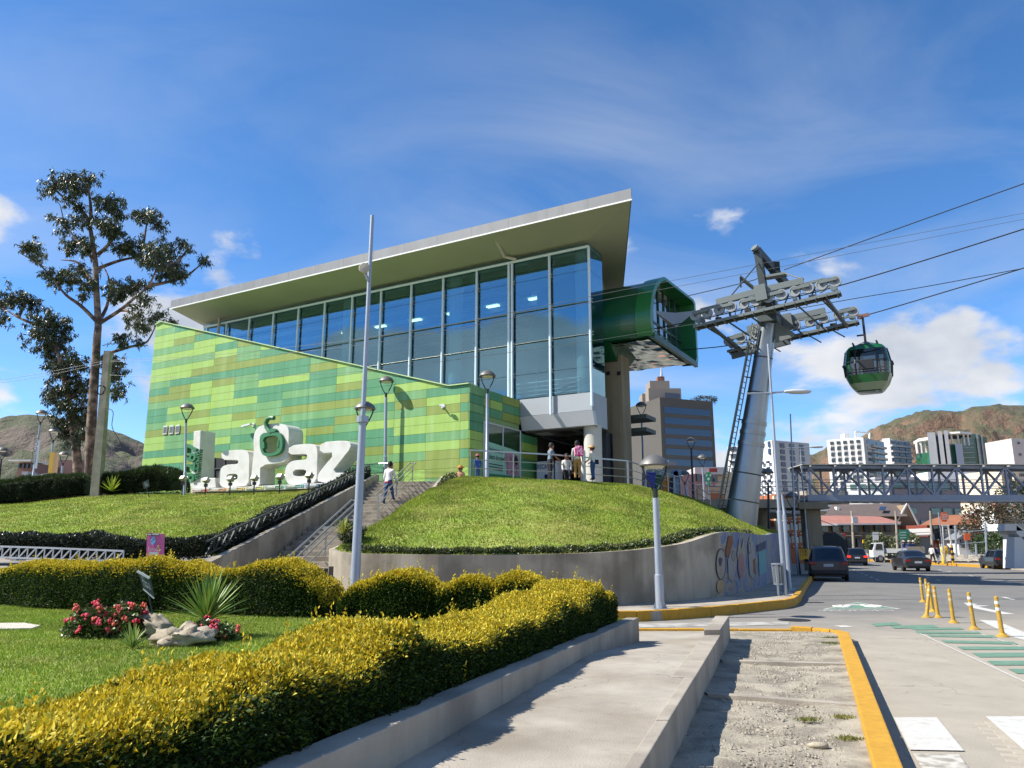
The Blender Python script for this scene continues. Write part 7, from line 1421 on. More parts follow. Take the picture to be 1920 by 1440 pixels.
tree('eucalyptus_tree', 'tall open eucalyptus with bare reddish trunk behind the hedge', [(485, 1690), (490, 1500), (505, 1250), (515, 1100), (525, 950), (530, 880), (520, 700), (515, 550), (500, 450), (480, 340), (440, 270), (330, 190), (270, 130)],
 [[(530, 880), (440, 790), (370, 740), (330, 700), (220, 570), (120, 510)], [(540, 880), (650, 810), (720, 750), (800, 680), (840, 600), (860, 520)], [(530, 880), (580, 780), (590, 650), (545, 550)], [(520, 590), (640, 545), (760, 520), (880, 500)], [(800, 680), (900, 660), (1000, 630), (1060, 585), (1110, 545)], [(840, 600), (940, 560), (1000, 500), (1010, 450)], [(490, 340), (490, 250), (480, 170), (480, 100)], [(530, 510), (590, 450), (620, 360), (610, 250)], [(760, 520), (780, 420), (800, 300)], [(520, 700), (430, 560), (330, 540)], [(560, 1060), (600, 1040), (700, 1010), (780, 990), (815, 950), (860, 850)], [(590, 650), (680, 690)], [(650, 810), (700, 820), (760, 880)], [(515, 550), (430, 450), (350, 350)]],
 [(290, 130, 50), (260, 160, 35), (370, 110, 55), (430, 130, 40), (480, 100, 42), (400, 190, 52), (430, 260, 36), (600, 240, 60), (560, 210, 40), (640, 290, 38), (350, 340, 52), (430, 330, 38), (420, 450, 55), (380, 480, 35), (480, 470, 40), (590, 370, 58), (560, 340, 40), (640, 400, 50), (650, 460, 46), (700, 470, 40), (750, 470, 52), (800, 300, 52), (750, 290, 40), (850, 350, 42), (840, 500, 66), (900, 500, 60), (800, 540, 45), (930, 570, 55), (990, 450, 34), (1010, 480, 24), (1100, 545, 32), (960, 620, 48), (900, 610, 46), (180, 480, 42), (150, 470, 28), (200, 520, 32), (255, 610, 30), (330, 620, 45), (310, 660, 35), (400, 640, 48), (450, 600, 48), (470, 670, 38), (460, 730, 28), (680, 680, 58), (730, 680, 46), (600, 700, 42), (640, 740, 40), (780, 760, 42), (740, 850, 48), (770, 890, 36), (830, 850, 28), (870, 830, 26), (930, 870, 24), (650, 960, 38), (660, 990, 26), (750, 985, 24), (610, 1090, 46), (640, 1130, 42), (600, 1170, 42), (650, 1230, 38), (640, 1270, 28), (560, 1080, 34)], EP, 430, 57)
tree('eucalyptus_tree', 'dense dark low-branched eucalyptus leaning out to the left beside the tall one', [(420, 1690), (400, 1480), (370, 1300), (330, 1100), (290, 980), (240, 900)], [[(240, 900), (170, 880), (100, 850), (30, 810), (-40, 790)], [(290, 980), (310, 900)], [(100, 850), (140, 770)], [(330, 1100), (400, 1090)], [(370, 1300), (430, 1240)]],
 [(80, 740, 46), (40, 770, 40), (-20, 770, 45), (20, 860, 36), (150, 770, 44), (200, 790, 34), (120, 740, 36), (230, 870, 56), (300, 880, 56), (350, 910, 42), (220, 940, 56), (290, 960, 56), (250, 1000, 40), (310, 1010, 46), (280, 1060, 38), (380, 1080, 56), (430, 1090, 38), (300, 1100, 46), (340, 1160, 58), (420, 1170, 52), (330, 1240, 58), (400, 1260, 58), (450, 1220, 40), (290, 1270, 40), (340, 1330, 58), (420, 1340, 52), (400, 1420, 50), (440, 1400, 40), (380, 1480, 50), (440, 1500, 45), (320, 1400, 42)], (['#414d2c', '#333f24', '#55603a', '#29331d', '#6a6c40'], [.3, .32, .14, .18, .06]), 480, 60, spread=2.0)
# ================================================================ town behind
m_win = M('far_window', '#39434c', 0.12, spec=0.7); m_wing = M('far_window_green', '#4f6a62', 0.12, spec=0.7); m_winb = M('far_window_blue', '#2c3d55', 0.08, spec=0.8)
def P2(x, y, Y): p = at_y(x, y, Y); return p
def wall_axes(a, b):
    d = nrm((b-a)*[1, 1, 0]); n = np.array([d[1], -d[0], 0.0]); 
    if n@(CP-a) < 0: n = -n
    return d, n
def block(T, nm, a, b, z0, z1, depth, mat, bevel=0):
    d, n = wall_axes(a, b); A, B = np.array([a[0], a[1], z0]), np.array([b[0], b[1], z0]); return obj(nm, MB().prism([A, B, B-n*depth, A-n*depth], (0, 0, z1-z0)), mat, T)
def corner(T, a, b, c, z1, m1, m2):
    f = lambda p: np.array([p[0], p[1], 0.0]); obj('wall', MB().prism([f(a), f(b), f(c), f(a)+f(c)-f(b)], (0, 0, z1)), m1, T); d, n = wall_axes(b, c)
    obj('wall', MB().prism([f(b), f(c), f(c)+n*.12, f(b)+n*.12], (0, 0, z1-.05)), m2, T)
def windows(T, a, b, z0, z1, rows, cols_, wf, hf, mat, skip=lambda r, c: False, nm='window', proud=.3, frame=None, off=0.0):
    d, n = wall_axes(a, b); L_ = np.linalg.norm((b-a)*[1, 1, 0]); cw, rh = L_/cols_, (z1-z0)/rows; me = None; fr = None
    for r in range(rows):
        for c in range(cols_):
            if skip(r, c): continue
            p = np.array([a[0], a[1], 0])+d*(c+.5+off)*cw+n*proud*.5; p[2] = z0+(r+.5)*rh
            if me is None: o = obj(nm, MB().box((0, 0, 0), (cw*wf, proud, rh*hf), (d, n, (0, 0, 1))), mat); me = o.data; o.parent = T
            else: o = bpy.data.objects.new(nm, me); COL.objects.link(o); o.parent = T
            o.location = p-np.array(ORG[T.name])
            if frame:
                if fr is None: f = obj('sill', MB().box((0, 0, 0), (cw*wf*1.1, proud*2.2, rh*.06), (d, n, (0, 0, 1))), frame); fr = f.data; f.parent = o
                else: f = bpy.data.objects.new('sill', fr); COL.objects.link(f); f.parent = o
                f.location = (0, 0, -rh*hf*.5-rh*.03)
def bld(nm, lab, x, y, Y): return thing(nm, lab, 'building', (*at_y(x, y, Y)[:2], 0))
# brown office block behind the station
T = bld('office_block', 'brown stone office block with dark ribbon windows behind the plaza', 1237, 900, 230); m_brn = M('office_stone', '#54514b', 0.8, var=.05, vscale=.2); m_brs = M('office_stone_side', '#857468', 0.8)  # front stone colour set darker, with the shade on this face put in
c0, cr, cl = P2(1237, 745, 230), P2(1336, 752, 237), P2(1178, 757, 262); zt = c0[2]
block(T, 'wall', c0, cr, 0, zt, 24, m_brn); d, n = wall_axes(cl, c0); obj('wall', MB().prism([np.array([*cl[:2], 0]), np.array([*c0[:2], 0])-d*.1, np.array([*c0[:2], 0])-d*.1+wall_axes(c0, cr)[0]*3-n*.2, np.array([*cl[:2], 0])-n*6], (0, 0, zt-.05)), m_brn, T)
dd, nn2 = wall_axes(c0, cr)
for k in range(9): zz1 = at_y(1240, 762+k*19.6, 230)[2]; zz0 = at_y(1240, 774+k*19.6, 230)[2]; A, B = c0+dd*1.3, cr-dd*1.2; A, B = np.array([*A[:2], zz0]), np.array([*B[:2], zz0]); obj('ribbon_window', MB().prism([A, B, B+[0, 0, zz1-zz0], A+[0, 0, zz1-zz0]], nn2*.08), m_winb, T)
windows(T, cl+(c0-cl)*.1, cl+(c0-cl)*.95, at_y(1237, 940, 230)[2], zt-1.5, 9, 3, .62, .5, m_winb)
p0, p1 = P2(1216, 735, 240), P2(1277, 735, 240); block(T, 'penthouse', p0, p1, zt-1, at_y(1240, 728, 240)[2], 10, M('penthouse', '#8d8378', 0.8)); block(T, 'penthouse', P2(1219, 735, 242), P2(1256, 735, 242), zt-1, at_y(1240, 714, 242)[2], 8, MATS['penthouse']); block(T, 'plant_room', P2(1234, 735, 244), P2(1247, 735, 244), zt, at_y(1240, 706, 244)[2], 3, M('plant_room', '#8a5f4c', 0.8)); block(T, 'penthouse', P2(1204, 740, 246), P2(1222, 740, 246), zt-2, at_y(1210, 738, 246)[2], 6, MATS['penthouse']); obj('antenna', MB().tube([P2(1240, 706, 244), P2(1240, 689, 244)], [.5, .18], 8), m_alu, T); obj('roof_window', MB().prism([P2(1247, 746, 238), P2(1275, 747, 238), P2(1275, 738, 238), P2(1247, 736, 238)], (0, .3, 0)), m_winb, T)
# white flats behind the tower
T = bld('apartment_block', 'white apartment block with small square windows behind the steel tower', 1470, 900, 190); m_wh = M('white_render', '#dddbd5', 0.75, var=.03, vscale=.3); m_gy = M('grey_render', '#a9a9a8', 0.75, var=.04, vscale=.3)
a, b, c = P2(1384, 826, 205), P2(1447, 825, 190), P2(1516, 828, 196); zt = b[2]; corner(T, a, b, c, zt, m_wh, m_gy)
windows(T, a, b-[.5, 0, 0], at_y(1440, 955, 190)[2], at_y(1440, 862, 190)[2], 8, 6, .5, .38, m_winb); windows(T, P2(1436, 800, 192), b, at_y(1440, 858, 190)[2], at_y(1440, 830, 190)[2], 2, 1, .45, .75, m_winb); windows(T, b+(c-b)*.12, b+(c-b)*.9, at_y(1440, 940, 190)[2], zt-1, 9, 3, .45, .72, m_winb); block(T, 'stair_tower', P2(1364, 840, 214), P2(1386, 836, 212), 0, at_y(1370, 838, 214)[2], 8, m_wh); windows(T, P2(1364, 840, 214), P2(1386, 836, 212), at_y(1370, 905, 214)[2], at_y(1370, 840, 214)[2], 5, 1, .5, .6, m_win)
# far apartment towers
T = bld('apartment_tower', 'white apartment tower with balconied grey side above the footbridge', 1610, 930, 330); a, b, c = P2(1550, 828, 330), P2(1618, 820, 322), P2(1656, 822, 336); zt = b[2]
corner(T, a, b, c, zt, m_wh, m_gy); zlo = at_y(1600, 925, 322)[2]
windows(T, a+(b-a)*.05, a+(b-a)*.95, zlo, zt-1.0, 9, 5, .52, .52, m_win, skip=lambda r, q: q == 4 and r % 2 == 5, frame=m_wh); windows(T, b+(c-b)*.1, c, zlo, zt-1, 9, 2, .8, .5, m_win)
for k in range(9): zz = zlo+(zt-1-zlo)*k/9; d, n = wall_axes(b, c); A, B = b+(c-b)*.35, c; obj('balcony', MB().prism([np.array([*A[:2], zz]), np.array([*B[:2], zz]), np.array([*B[:2], zz])+n*1.2, np.array([*A[:2], zz])+n*1.2], (0, 0, 1.0)), m_gy, T)
block(T, 'plant_room', P2(1584, 825, 334), P2(1594, 825, 334), zt, at_y(1590, 813, 334)[2], 4, m_wh); obj('roof_frame', MB().beam(P2(1604, 822, 328), P2(1604, 810, 328), .6).beam(P2(1604, 810, 328), P2(1630, 812, 330), .6).beam(P2(1630, 822, 328), P2(1630, 812, 330), .6), m_wh, T)
T = bld('apartment_tower', 'grey apartment tower with a white corner slab', 1680, 930, 345); a, b, c = P2(1654, 824, 345), P2(1668, 824, 343), P2(1706, 827, 350); block(T, 'wall', b, c, 0, b[2], 12, m_gy); block(T, 'corner_slab', a, b, 0, b[2]+.6, 8, m_wh); zlo = at_y(1690, 925, 345)[2]; windows(T, b+(c-b)*.05, c, zlo, b[2]-.6, 9, 3, .82, .5, m_win)
for k in range(9): zz = zlo+(b[2]-.6-zlo)*k/9; d, n = wall_axes(b, c); obj('balcony', MB().prism([np.array([*b[:2], zz]), np.array([*c[:2], zz]), np.array([*c[:2], zz])+n*1.1, np.array([*b[:2], zz])+n*1.1], (0, 0, .9)), m_gy, T)
# glass tower
T = bld('glass_tower', 'curved green glass tower with white vertical fins', 1780, 930, 320); YG = 320; m_gl = M('tower_glass', '#3d6a66', 0.1, spec=0.8, var=.12, vscale=.25, col2='#2d5a40', c2scale=.12); zt = at_y(1780, 812, YG)[2]
def gx(x, Y=YG): p = at_y(x, 812, Y); return np.array([p[0], p[1], 0])
arc = [gx(1712, 332), gx(1722, 324), gx(1738, 320)]; 
obj('glass_wing', MB().prism(arc+[gx(1738, 336), gx(1712, 336)], (0, 0, at_y(1720, 848, YG)[2])), m_gl, T); obj('wing_roof', MB().prism([q+[0, 0, at_y(1720, 826, YG)[2]] for q in (gx(1711, 332), gx(1722, 322), gx(1740, 318), gx(1740, 338), gx(1711, 338))], (0, 0, 1.2)), m_wh, T)
for x in (1716, 1724, 1732): obj('wing_post', MB().tube([gx(x, 324)+[0, 0, at_y(1720, 848, YG)[2]], gx(x, 324)+[0, 0, at_y(1720, 826, YG)[2]]], .5, 8), m_wh, T)
for x0, x1, top, m_, Y in ((1738, 1753, 812, m_wh, 318), (1753.5, 1758, 815, m_winb, 319.5), (1758, 1766, 810, m_wh, 317.5), (1766.5, 1770, 815, m_winb, 319.5), (1770, 1777, 809, m_wh, 317), (1777.5, 1790, 833, m_gl, 319), (1788, 1801, 834, M('tower_grey', '#8f98a4', 0.5), 317), (1801.5, 1822, 820, m_gl, 320), (1819, 1829, 812, m_gl, 322), (1829.5, 1833, 812, m_gy, 321.5), (1833.5, 1838, 813, m_gl, 323), (1838, 1841, 813, m_gy, 322.6), (1841.5, 1849, 815, m_gl, 326)): obj('fin' if m_ is m_wh else 'glass_bay', MB().prism([gx(x0, Y), gx(x1, Y), gx(x1, 338), gx(x0, 338)], (0, 0, at_y(1780, top, YG)[2])), m_, T)
obj('crown_ring', MB().prism([q+[0, 0, at_y(1790, 815, YG)[2]] for q in (gx(1777, 318), gx(1800, 316), gx(1822, 319), gx(1822, 334), gx(1777, 334))], (0, 0, .8)), m_wh, T)
for x in (1783, 1795, 1806, 1814): obj('crown_post', MB().tube([gx(x, 320)+[0, 0, at_y(1790, 835, YG)[2]], gx(x, 320)+[0, 0, at_y(1790, 814, YG)[2]]], .4, 6), m_wh, T)
for k in range(13):
    zz = at_y(1780, 822+k*9, YG)[2]; obj('floor_line', MB().beam(gx(1801.5, 319.6)+[0, 0, zz], gx(1822, 319.6)+[0, 0, zz], .2, .25), m_gy, T)
# long low hotel
T = bld('hotel', 'long modern hotel, half white and half grey brown, behind the red-roofed house', 1700, 975, 175); m_hg = M('hotel_grey', '#8d8384', 0.75, var=.04, vscale=.2); a, b, c = P2(1540, 903, 182), P2(1665, 895, 174), P2(1862, 905, 182)
block(T, 'white_wing', P2(1586, 903, 178), b, 0, at_y(1640, 903, 175)[2], 14, m_wh); block(T, 'grey_wing', b+[.2, 0, 0], c, 0, at_y(1700, 900, 175)[2], 14, m_hg); block(T, 'attic', P2(1740, 893, 186), P2(1830, 893, 186), at_y(1700, 900, 175)[2], at_y(1780, 885, 186)[2], 8, m_wh); block(T, 'link', P2(1640, 893, 184), P2(1720, 893, 184), at_y(1640, 903, 175)[2], at_y(1640, 894, 184)[2], 6, m_gy)
h0, h1 = at_y(1700, 1000, 175)[2], at_y(1700, 905, 175)[2]; windows(T, P2(1590, 903, 178), b-[.3, 0, 0], h0, h1, 4, 4, .62, .42, m_wing); windows(T, b+(c-b)*.02, c, h0, h1, 4, 9, .72, .5, m_wing, skip=lambda r, q: (r*3+q*2) % 7 == 0)
block(T, 'concrete_terrace', P2(1510, 918, 150), P2(1590, 918, 152), 0, at_y(1550, 920, 150)[2], 6, m_conc)
for k in range(4): block(T, 'terrace_band', P2(1508, 930+k*8, 148.5), P2(1585, 930+k*8, 150.5), at_y(1550, 934+k*8, 149)[2], at_y(1550, 930+k*8, 149)[2], 3, m_wh)
# right edge blocks
T = bld('apartment_block', 'cream apartment block with balconies beyond the bridge stair', 1895, 940, 150); m_cr = M('cream_render', '#cdbfa8', 0.8, var=.04, vscale=.3); a, b = P2(1876, 880, 150), P2(1990, 876, 152); block(T, 'wall', a, b, 0, a[2], 12, m_cr); windows(T, a, b, at_y(1890, 965, 150)[2], a[2]-.8, 4, 4, .7, .5, M('brown_window', '#4a4038', 0.3))
for k in range(4): zz = at_y(1890, 965-k*21, 150)[2]; d, n = wall_axes(a, b); obj('balcony', MB().prism([np.array([*a[:2], zz])+d*2, np.array([*b[:2], zz]), np.array([*b[:2], zz])+n*1.2, np.array([*a[:2], zz])+d*2+n*1.2], (0, 0, .8)), m_cr, T)
T = bld('apartment_block', 'pale pink tall block high on the slope at the right', 1910, 870, 210); a, b = P2(1896, 822, 210), P2(1990, 818, 212); block(T, 'wall', a, b, 0, a[2], 10, M('pale_pink', '#cfc0b6', 0.8)); windows(T, a, b, at_y(1900, 865, 210)[2], a[2], 2, 4, .15, .2, m_win)
T = bld('terrace_house', 'white houses with small red roofs below the cream block', 1870, 985, 130); block(T, 'wall', P2(1862, 952, 130), P2(1885, 952, 130), 0, at_y(1870, 957, 130)[2], 8, m_wh); block(T, 'wall', P2(1884, 945, 134), P2(1900, 945, 134), 0, at_y(1890, 944, 134)[2], 8, m_wh); obj('roof', MB().prism([P2(1858, 958, 129.5), P2(1888, 958, 129.5), P2(1886, 946, 132), P2(1861, 946, 132)], (0, .3, .2)), M('tile_red', '#a4573f', 0.85, var=.15, vscale=.8), T); windows(T, P2(1862, 952, 129.9), P2(1885, 952, 129.9), at_y(1870, 985, 130)[2], at_y(1870, 960, 130)[2], 1, 3, .5, .5, m_win)
# houses along the far pavement
m_tile = M('tile_rose', '#9c6a5c', 0.85, var=.12, vscale=.9, bump=.4, bscale=4); m_tileo = M('tile_orange', '#96603f', 0.85, var=.14, vscale=.9, bump=.4, bscale=4); m_slate = M('slate_brown', '#5f534d', 0.85, var=.12, vscale=.7)
T = bld('house', 'two-storey house with wide low rose red roof', 1600, 1040, 104); a, b = P2(1520, 985, 104), P2(1672, 985, 106); m_hs = M('house_stone', '#7d7263', 0.85, var=.12, vscale=.8); block(T, 'wall', a, b, 0, at_y(1600, 984, 104)[2], 8, m_hs); block(T, 'white_bay', P2(1520, 985, 103.6), P2(1570, 985, 103.6), 0, at_y(1600, 1008, 104)[2], 2, m_wh)
q = lambda x, y, Y: P2(x, y, Y); obj('roof', MB().add([q(1512, 983, 102), q(1570, 982.5, 101.5), q(1688, 981, 103), q(1650, 968.5, 108), q(1568, 966.5, 108), q(1530, 968, 108), q(1512, 978, 108), q(1690, 979, 112)], [(0, 1, 4, 5), (1, 2, 3, 4), (2, 7, 3), (0, 5, 6)]), m_tile, T); obj('eave_board', MB().beam(q(1512, 984, 102), q(1570, 983.4, 101.5), .12, .25).beam(q(1570, 983.4, 101.5), q(1688, 982, 103), .12, .18), m_wh, T)
windows(T, a+[1, 0, 0], b, at_y(1600, 1006, 104)[2], at_y(1600, 988, 104)[2], 1, 7, .55, .8, m_win, frame=m_wh); windows(T, P2(1580, 985, 104.6), b, .6, at_y(1600, 1012, 104)[2], 1, 5, .6, .6, m_win); obj('door', MB().prism([q(1606, 1048, 103.7), q(1620, 1048, 103.7), q(1620, 1026, 103.7), q(1606, 1026, 103.7)], (0, .1, 0)), M('door_orange', '#a8642c', 0.6), T)
T = bld('house', 'steep brown gabled house behind the rose roof', 1660, 1000, 118); obj('roof', MB().add([q(1545, 968, 116), q(1702, 968, 116), q(1688, 944, 122), q(1560, 946, 122)], [(0, 1, 2, 3)]), m_slate, T); obj('gable_wall', MB().prism([q(1690, 1030, 117.5), q(1722, 1030, 117.5), q(1722, 985, 117.5), q(1701, 946, 117.5), q(1684, 975, 117.5)], (0, 5, 0)), M('gable_brown', '#857258', 0.85, var=.1, vscale=.6), T); obj('verge_board', MB().beam(q(1701, 944, 117.2), q(1682, 978, 117.2), .2).beam(q(1701, 944, 117.2), q(1724, 988, 117.2), .2), m_wh, T); block(T, 'chimney', q(1569, 955, 119), q(1574, 955, 119), 6, at_y(1570, 950, 119)[2], .8, m_wh); block(T, 'wall', q(1548, 985, 118), q(1690, 985, 118), 0, at_y(1600, 966, 118)[2], 5, m_hs); obj('skylight', MB().prism([q(1648, 957, 117.2), q(1660, 957, 117.2), q(1662, 951, 118.5), q(1650, 951, 118.5)], (0, 0, .1)), m_winb, T)
T = bld('house', 'low house with orange tiled roof behind the wire fence', 1785, 1030, 112); block(T, 'wall', q(1738, 985, 112), q(1836, 985, 114), 0, at_y(1780, 984, 112)[2], 7, M('house_dark_red', '#7b3b2c', 0.85)); obj('roof', MB().add([q(1724, 985, 110), q(1790, 984, 110), q(1842, 984, 111), q(1836, 964, 118), q(1772, 966, 118), q(1740, 976, 114)], [(0, 1, 4, 5), (1, 2, 3, 4)]), m_tileo, T); windows(T, q(1742, 985, 111.8), q(1832, 985, 113.8), .8, at_y(1780, 988, 112)[2], 1, 5, .5, .6, m_win); block(T, 'porch', q(1772, 990, 110.5), q(1792, 990, 110.5), 0, at_y(1780, 992, 110.5)[2], 2, m_cr)
T = bld('house', 'grey gabled bungalow beside the brown tree', 1830, 1030, 108); obj('roof', MB().prism([q(1792, 1012, 107), q(1828, 988, 107), q(1862, 1008, 107)], (0, 6, 0)), M('roof_grey', '#77787a', 0.8), T); block(T, 'wall', q(1796, 1012, 107.4), q(1858, 1012, 107.4), 0, at_y(1820, 1010, 107.4)[2], 5, m_wh); windows(T, q(1796, 1012, 107.3), q(1858, 1012, 107.3), .5, at_y(1820, 1012, 107)[2], 1, 4, .5, .6, m_win)
T = bld('shed', 'low grey sheet-metal shed beyond the truck', 1720, 1030, 106); block(T, 'wall', q(1700, 1000, 106), q(1745, 1000, 106), 0, at_y(1720, 1006, 106)[2], 5, M('sheet_grey', '#6f7173', 0.7)); obj('roof', MB().prism([q(1696, 1006, 105), q(1748, 1004, 105), q(1744, 992, 110), q(1700, 994, 110)], (0, 0, .15)), M('sheet_light', '#b9b2a8', 0.7), T)
m_stonew = M('rubble_stone', '#9a8f7d', 0.9, var=.2, vscale=1.2, bump=.6, bscale=4)
tag(obj('boundary_wall', MB().prism([q(1600, 1053, 99), q(1664, 1053, 97), q(1664, 1031, 97), q(1600, 1029, 99)], (0, .4, 0)), M('graffiti_wall', '#b9b2a4', 0.85, col2='#5d6270', c2scale=1.6, c2lo=.52, c2hi=.56)), 'pale boundary wall scrawled with graffiti in front of the house', 'wall')
T = thing('wire_fence', 'tall grey wire fence frames above the rubble slope', 'fence', at_y(1820, 1045, 84))
for x, y0, y1 in ((1794, 1050, 985), (1850, 1044, 980), (1832, 1052, 1020)): obj('post', MB().tube([P2(x, y0, 84), P2(x-3, y1, 84)], .11, 8), m_steel, T)
for y in (990, 1012): obj('rail', MB().tube([P2(1793, y+8, 84), P2(1850, y+4, 84)], .05, 6), m_steel, T)
obj('rubble_bank', MB().grid([[at_y(x, 1052-12*f+3*mn.noise(Vector((x*.1, f*5, 0))), 78+9*f) for f in np.linspace(0, 1, 8)] for x in np.linspace(1735, 1900, 40)], True), m_stonew, kind='structure')
# brick building left of the pier
T = bld('brick_building', 'orange brick building with beige bands behind the steel tower foot', 1450, 1030, 72); m_bk = M('orange_brick', '#a1603f', 0.85, var=.1, vscale=1.2); a, b, c = P2(1412, 925, 76), P2(1452, 930, 72), P2(1530, 940, 74); corner(T, a, b, c, at_y(1440, 928, 73)[2], m_bk, m_bk)
for k in range(4): zz = at_y(1450, 1018-k*24, 72)[2]; d, n = wall_axes(b, c); obj('band', MB().prism([np.array([*b[:2], zz]), np.array([*c[:2], zz]), np.array([*c[:2], zz])+n*.22, np.array([*b[:2], zz])+n*.22], (0, 0, .55)), m_cr, T); d, n = wall_axes(a, b); obj('band', MB().prism([np.array([*a[:2], zz]), np.array([*b[:2], zz]), np.array([*b[:2], zz])+n*.12, np.array([*a[:2], zz])+n*.12], (0, 0, .3)), m_cr, T)
windows(T, b+(c-b)*.04, c, at_y(1490, 1030, 73)[2], at_y(1490, 958, 73)[2], 3, 5, .55, .55, m_win, frame=m_cr); obj('corner_pillar', MB().prism([np.array([*b[:2], 0])+[-.1, -.15, 0], np.array([*b[:2], 0])+[.35, -.15, 0], np.array([*b[:2], 0])+[.35, .3, 0], np.array([*b[:2], 0])+[-.1, .3, 0]], (0, 0, b[2])), m_cr, T)
# houses on the plaza side
T = bld('pink_house', 'pink and beige houses below the brown office block', 1340, 940, 95); block(T, 'wall', P2(1302, 890, 95), P2(1345, 888, 96), 0, at_y(1320, 888, 95)[2], 8, M('pink_render', '#c98f80', 0.8, var=.05, vscale=.4)); block(T, 'wall', P2(1318, 912, 92), P2(1357, 912, 92), 0, at_y(1330, 912, 92)[2], 4, M('beige_render', '#b89a78', 0.8)); block(T, 'wall', P2(1345, 886, 100), P2(1398, 886, 100), 0, at_y(1370, 885, 100)[2], 6, M('cream_wall', '#d3c09a', 0.8)); block(T, 'flat_roof', P2(1303, 880, 99), P2(1365, 880, 99), at_y(1320, 889, 99)[2], at_y(1320, 876, 99)[2], 8, m_gy); windows(T, P2(1302, 890, 94.9), P2(1345, 888, 95.9), at_y(1320, 912, 95)[2], at_y(1320, 893, 95)[2], 1, 4, .5, .7, m_win, frame=m_wh); obj('brick_side', MB().prism([P2(1333, 952, 91.9), P2(1356, 952, 91.9), P2(1356, 925, 91.9), P2(1333, 925, 91.9)], (0, .1, 0)), m_bk, T); obj('red_gable', MB().prism([P2(1330, 885, 97), P2(1345, 885, 97), P2(1345, 878, 97), P2(1330, 878, 97)], (0, .2, 0)), M('dark_red', '#7d2a28', 0.7), T)
# dark block seen between station side and pier, and hedge of cars left
T = bld('violet_block', 'shadowed block with small windows between station corner and concrete pier', 1122, 880, 90); block(T, 'wall', P2(1108, 700, 90), P2(1140, 700, 90), 0, at_y(1120, 690, 90)[2], 8, M('mauve_render', '#6d6a78', 0.85)); windows(T, P2(1108, 700, 89.9), P2(1140, 700, 89.9), at_y(1120, 880, 90)[2], at_y(1120, 700, 90)[2], 9, 2, .3, .35, m_win)
# signs by the road
def sign(nm, lab, px, Y, pts, mat, text=None, post=True, pmat=None, yb=1055):
    base = at_y(px, yb, Y); base[2] = 0.15; T = thing(nm, lab, 'sign', base); tp = [at_y(x, y, Y) for x, y in pts]
    if post: top = at_y(px, min(p[1] for p in pts)+1, Y+.06); obj('post', MB().tube([base, (base[0], Y+.06, top[2])], .05, 6), pmat or m_steel, T)
    bd = obj('board', MB().prism(tp, (0, .05, 0)), mat, T)
    for (t, sz, x, y, m_) in (text or []): obj('lettering', text_mb(t, sz, at_y(x, y, Y-.02), (1, 0, 0), (0, 0, 1), squash=.8), m_, bd)
    return T, bd
T, bd = sign('road_sign', 'green direction sign on posts behind the truck', 1694, 84, [(1686, 1012), (1704, 1012), (1704, 993), (1686, 993)], M('sign_road_green', '#1f7a5a', 0.5))
for k in range(3): obj('line', MB().prism([at_y(1688, 1009-k*5, 83.97), at_y(1699, 1009-k*5, 83.97), at_y(1699, 1007.6-k*5, 83.97), at_y(1688, 1007.6-k*5, 83.97)], (0, .01, 0)), m_sw, bd)
sign('road_sign', 'white rectangular road sign on a thin post before the house', 1642, 88, [(1637, 1013), (1647.5, 1013), (1647.5, 998), (1637, 998)], m_wh)
T, bd = sign('works_sign', 'orange eight-sided works sign high on a pole', 1771, 72, [(1771+8*math.cos(t+.39), 969+10*math.sin(t+.39)) for t in np.linspace(0, 2*math.pi, 9)[:-1]][::-1], M('works_orange', '#d8602c', 0.6))
for k in range(3): obj('line', MB().prism([at_y(1766, 966+k*4, 71.97), at_y(1777, 966+k*4, 71.97), at_y(1777, 964.5+k*4, 71.97), at_y(1766, 964.5+k*4, 71.97)], (0, .01, 0)), m_sw, bd)
obj('stand', MB().beam(at_y(1765, 985, 72), at_y(1780, 985, 72), .1).beam(at_y(1767, 985, 72), at_y(1771, 1050, 72), .08).beam(at_y(1777, 985, 72), at_y(1784, 1022, 72), .12), m_wh, T); obj('striped_foot', MB().beam(at_y(1784, 1022, 72), at_y(1787, 1056, 72), .16), M('sign_yellow', '#d6a81e', 0.6), T)
for k in range(3): a = at_y(1784.6+k*.9, 1029+k*10, 71.95); obj('black_band', MB().box(a, (.2, .2, .2)), m_black, T)
sign('works_sign', 'square orange works sign on the wire fence', 1815, 82, [(1808, 1013), (1819, 1013), (1819, 1000), (1808, 1000)], MATS['works_orange'])
sign('no_entry_sign', 'small round prohibition sign on a post by the hotel wall', 1583, 80, [(1583+4*math.cos(t), 1003+4*math.sin(t)) for t in np.linspace(0, 2*math.pi, 13)[:-1]][::-1], M('sign_red', '#a83a34', 0.6))
T = thing('call_box', 'bright yellow roadside box on a post beside the walking people', 'box', at_y(1770, 1056, 73)); obj('post', MB().beam(at_y(1770, 1057, 73), at_y(1770, 1026, 73), .3, .25), MATS['sign_yellow'], T); obj('head', MB().blob(at_y(1771, 1032, 73), (.36, .3, .45), 3, 10, 6, .1), MATS['sign_yellow'], T)
for x, lab in ((1598.5, 'concrete street pole with a grey transformer box'), (1746, 'bare concrete street pole behind the truck'), (1681, 'thin street pole behind the load of the truck')):
    Y = 90; T = thing('street_pole', lab, 'pole', at_y(x, 1050, Y)); obj('shaft', MB().tube([(at_y(x+3, 1050, Y)[0], Y, 0), at_y(x-2, 958, Y)], [.16, .11], 8), m_conc, T, smooth=True)
    if 'box' in lab: obj('box', MB().box(at_y(x+4, 975, Y-.2), (.6, .4, .75)), m_gy, T)
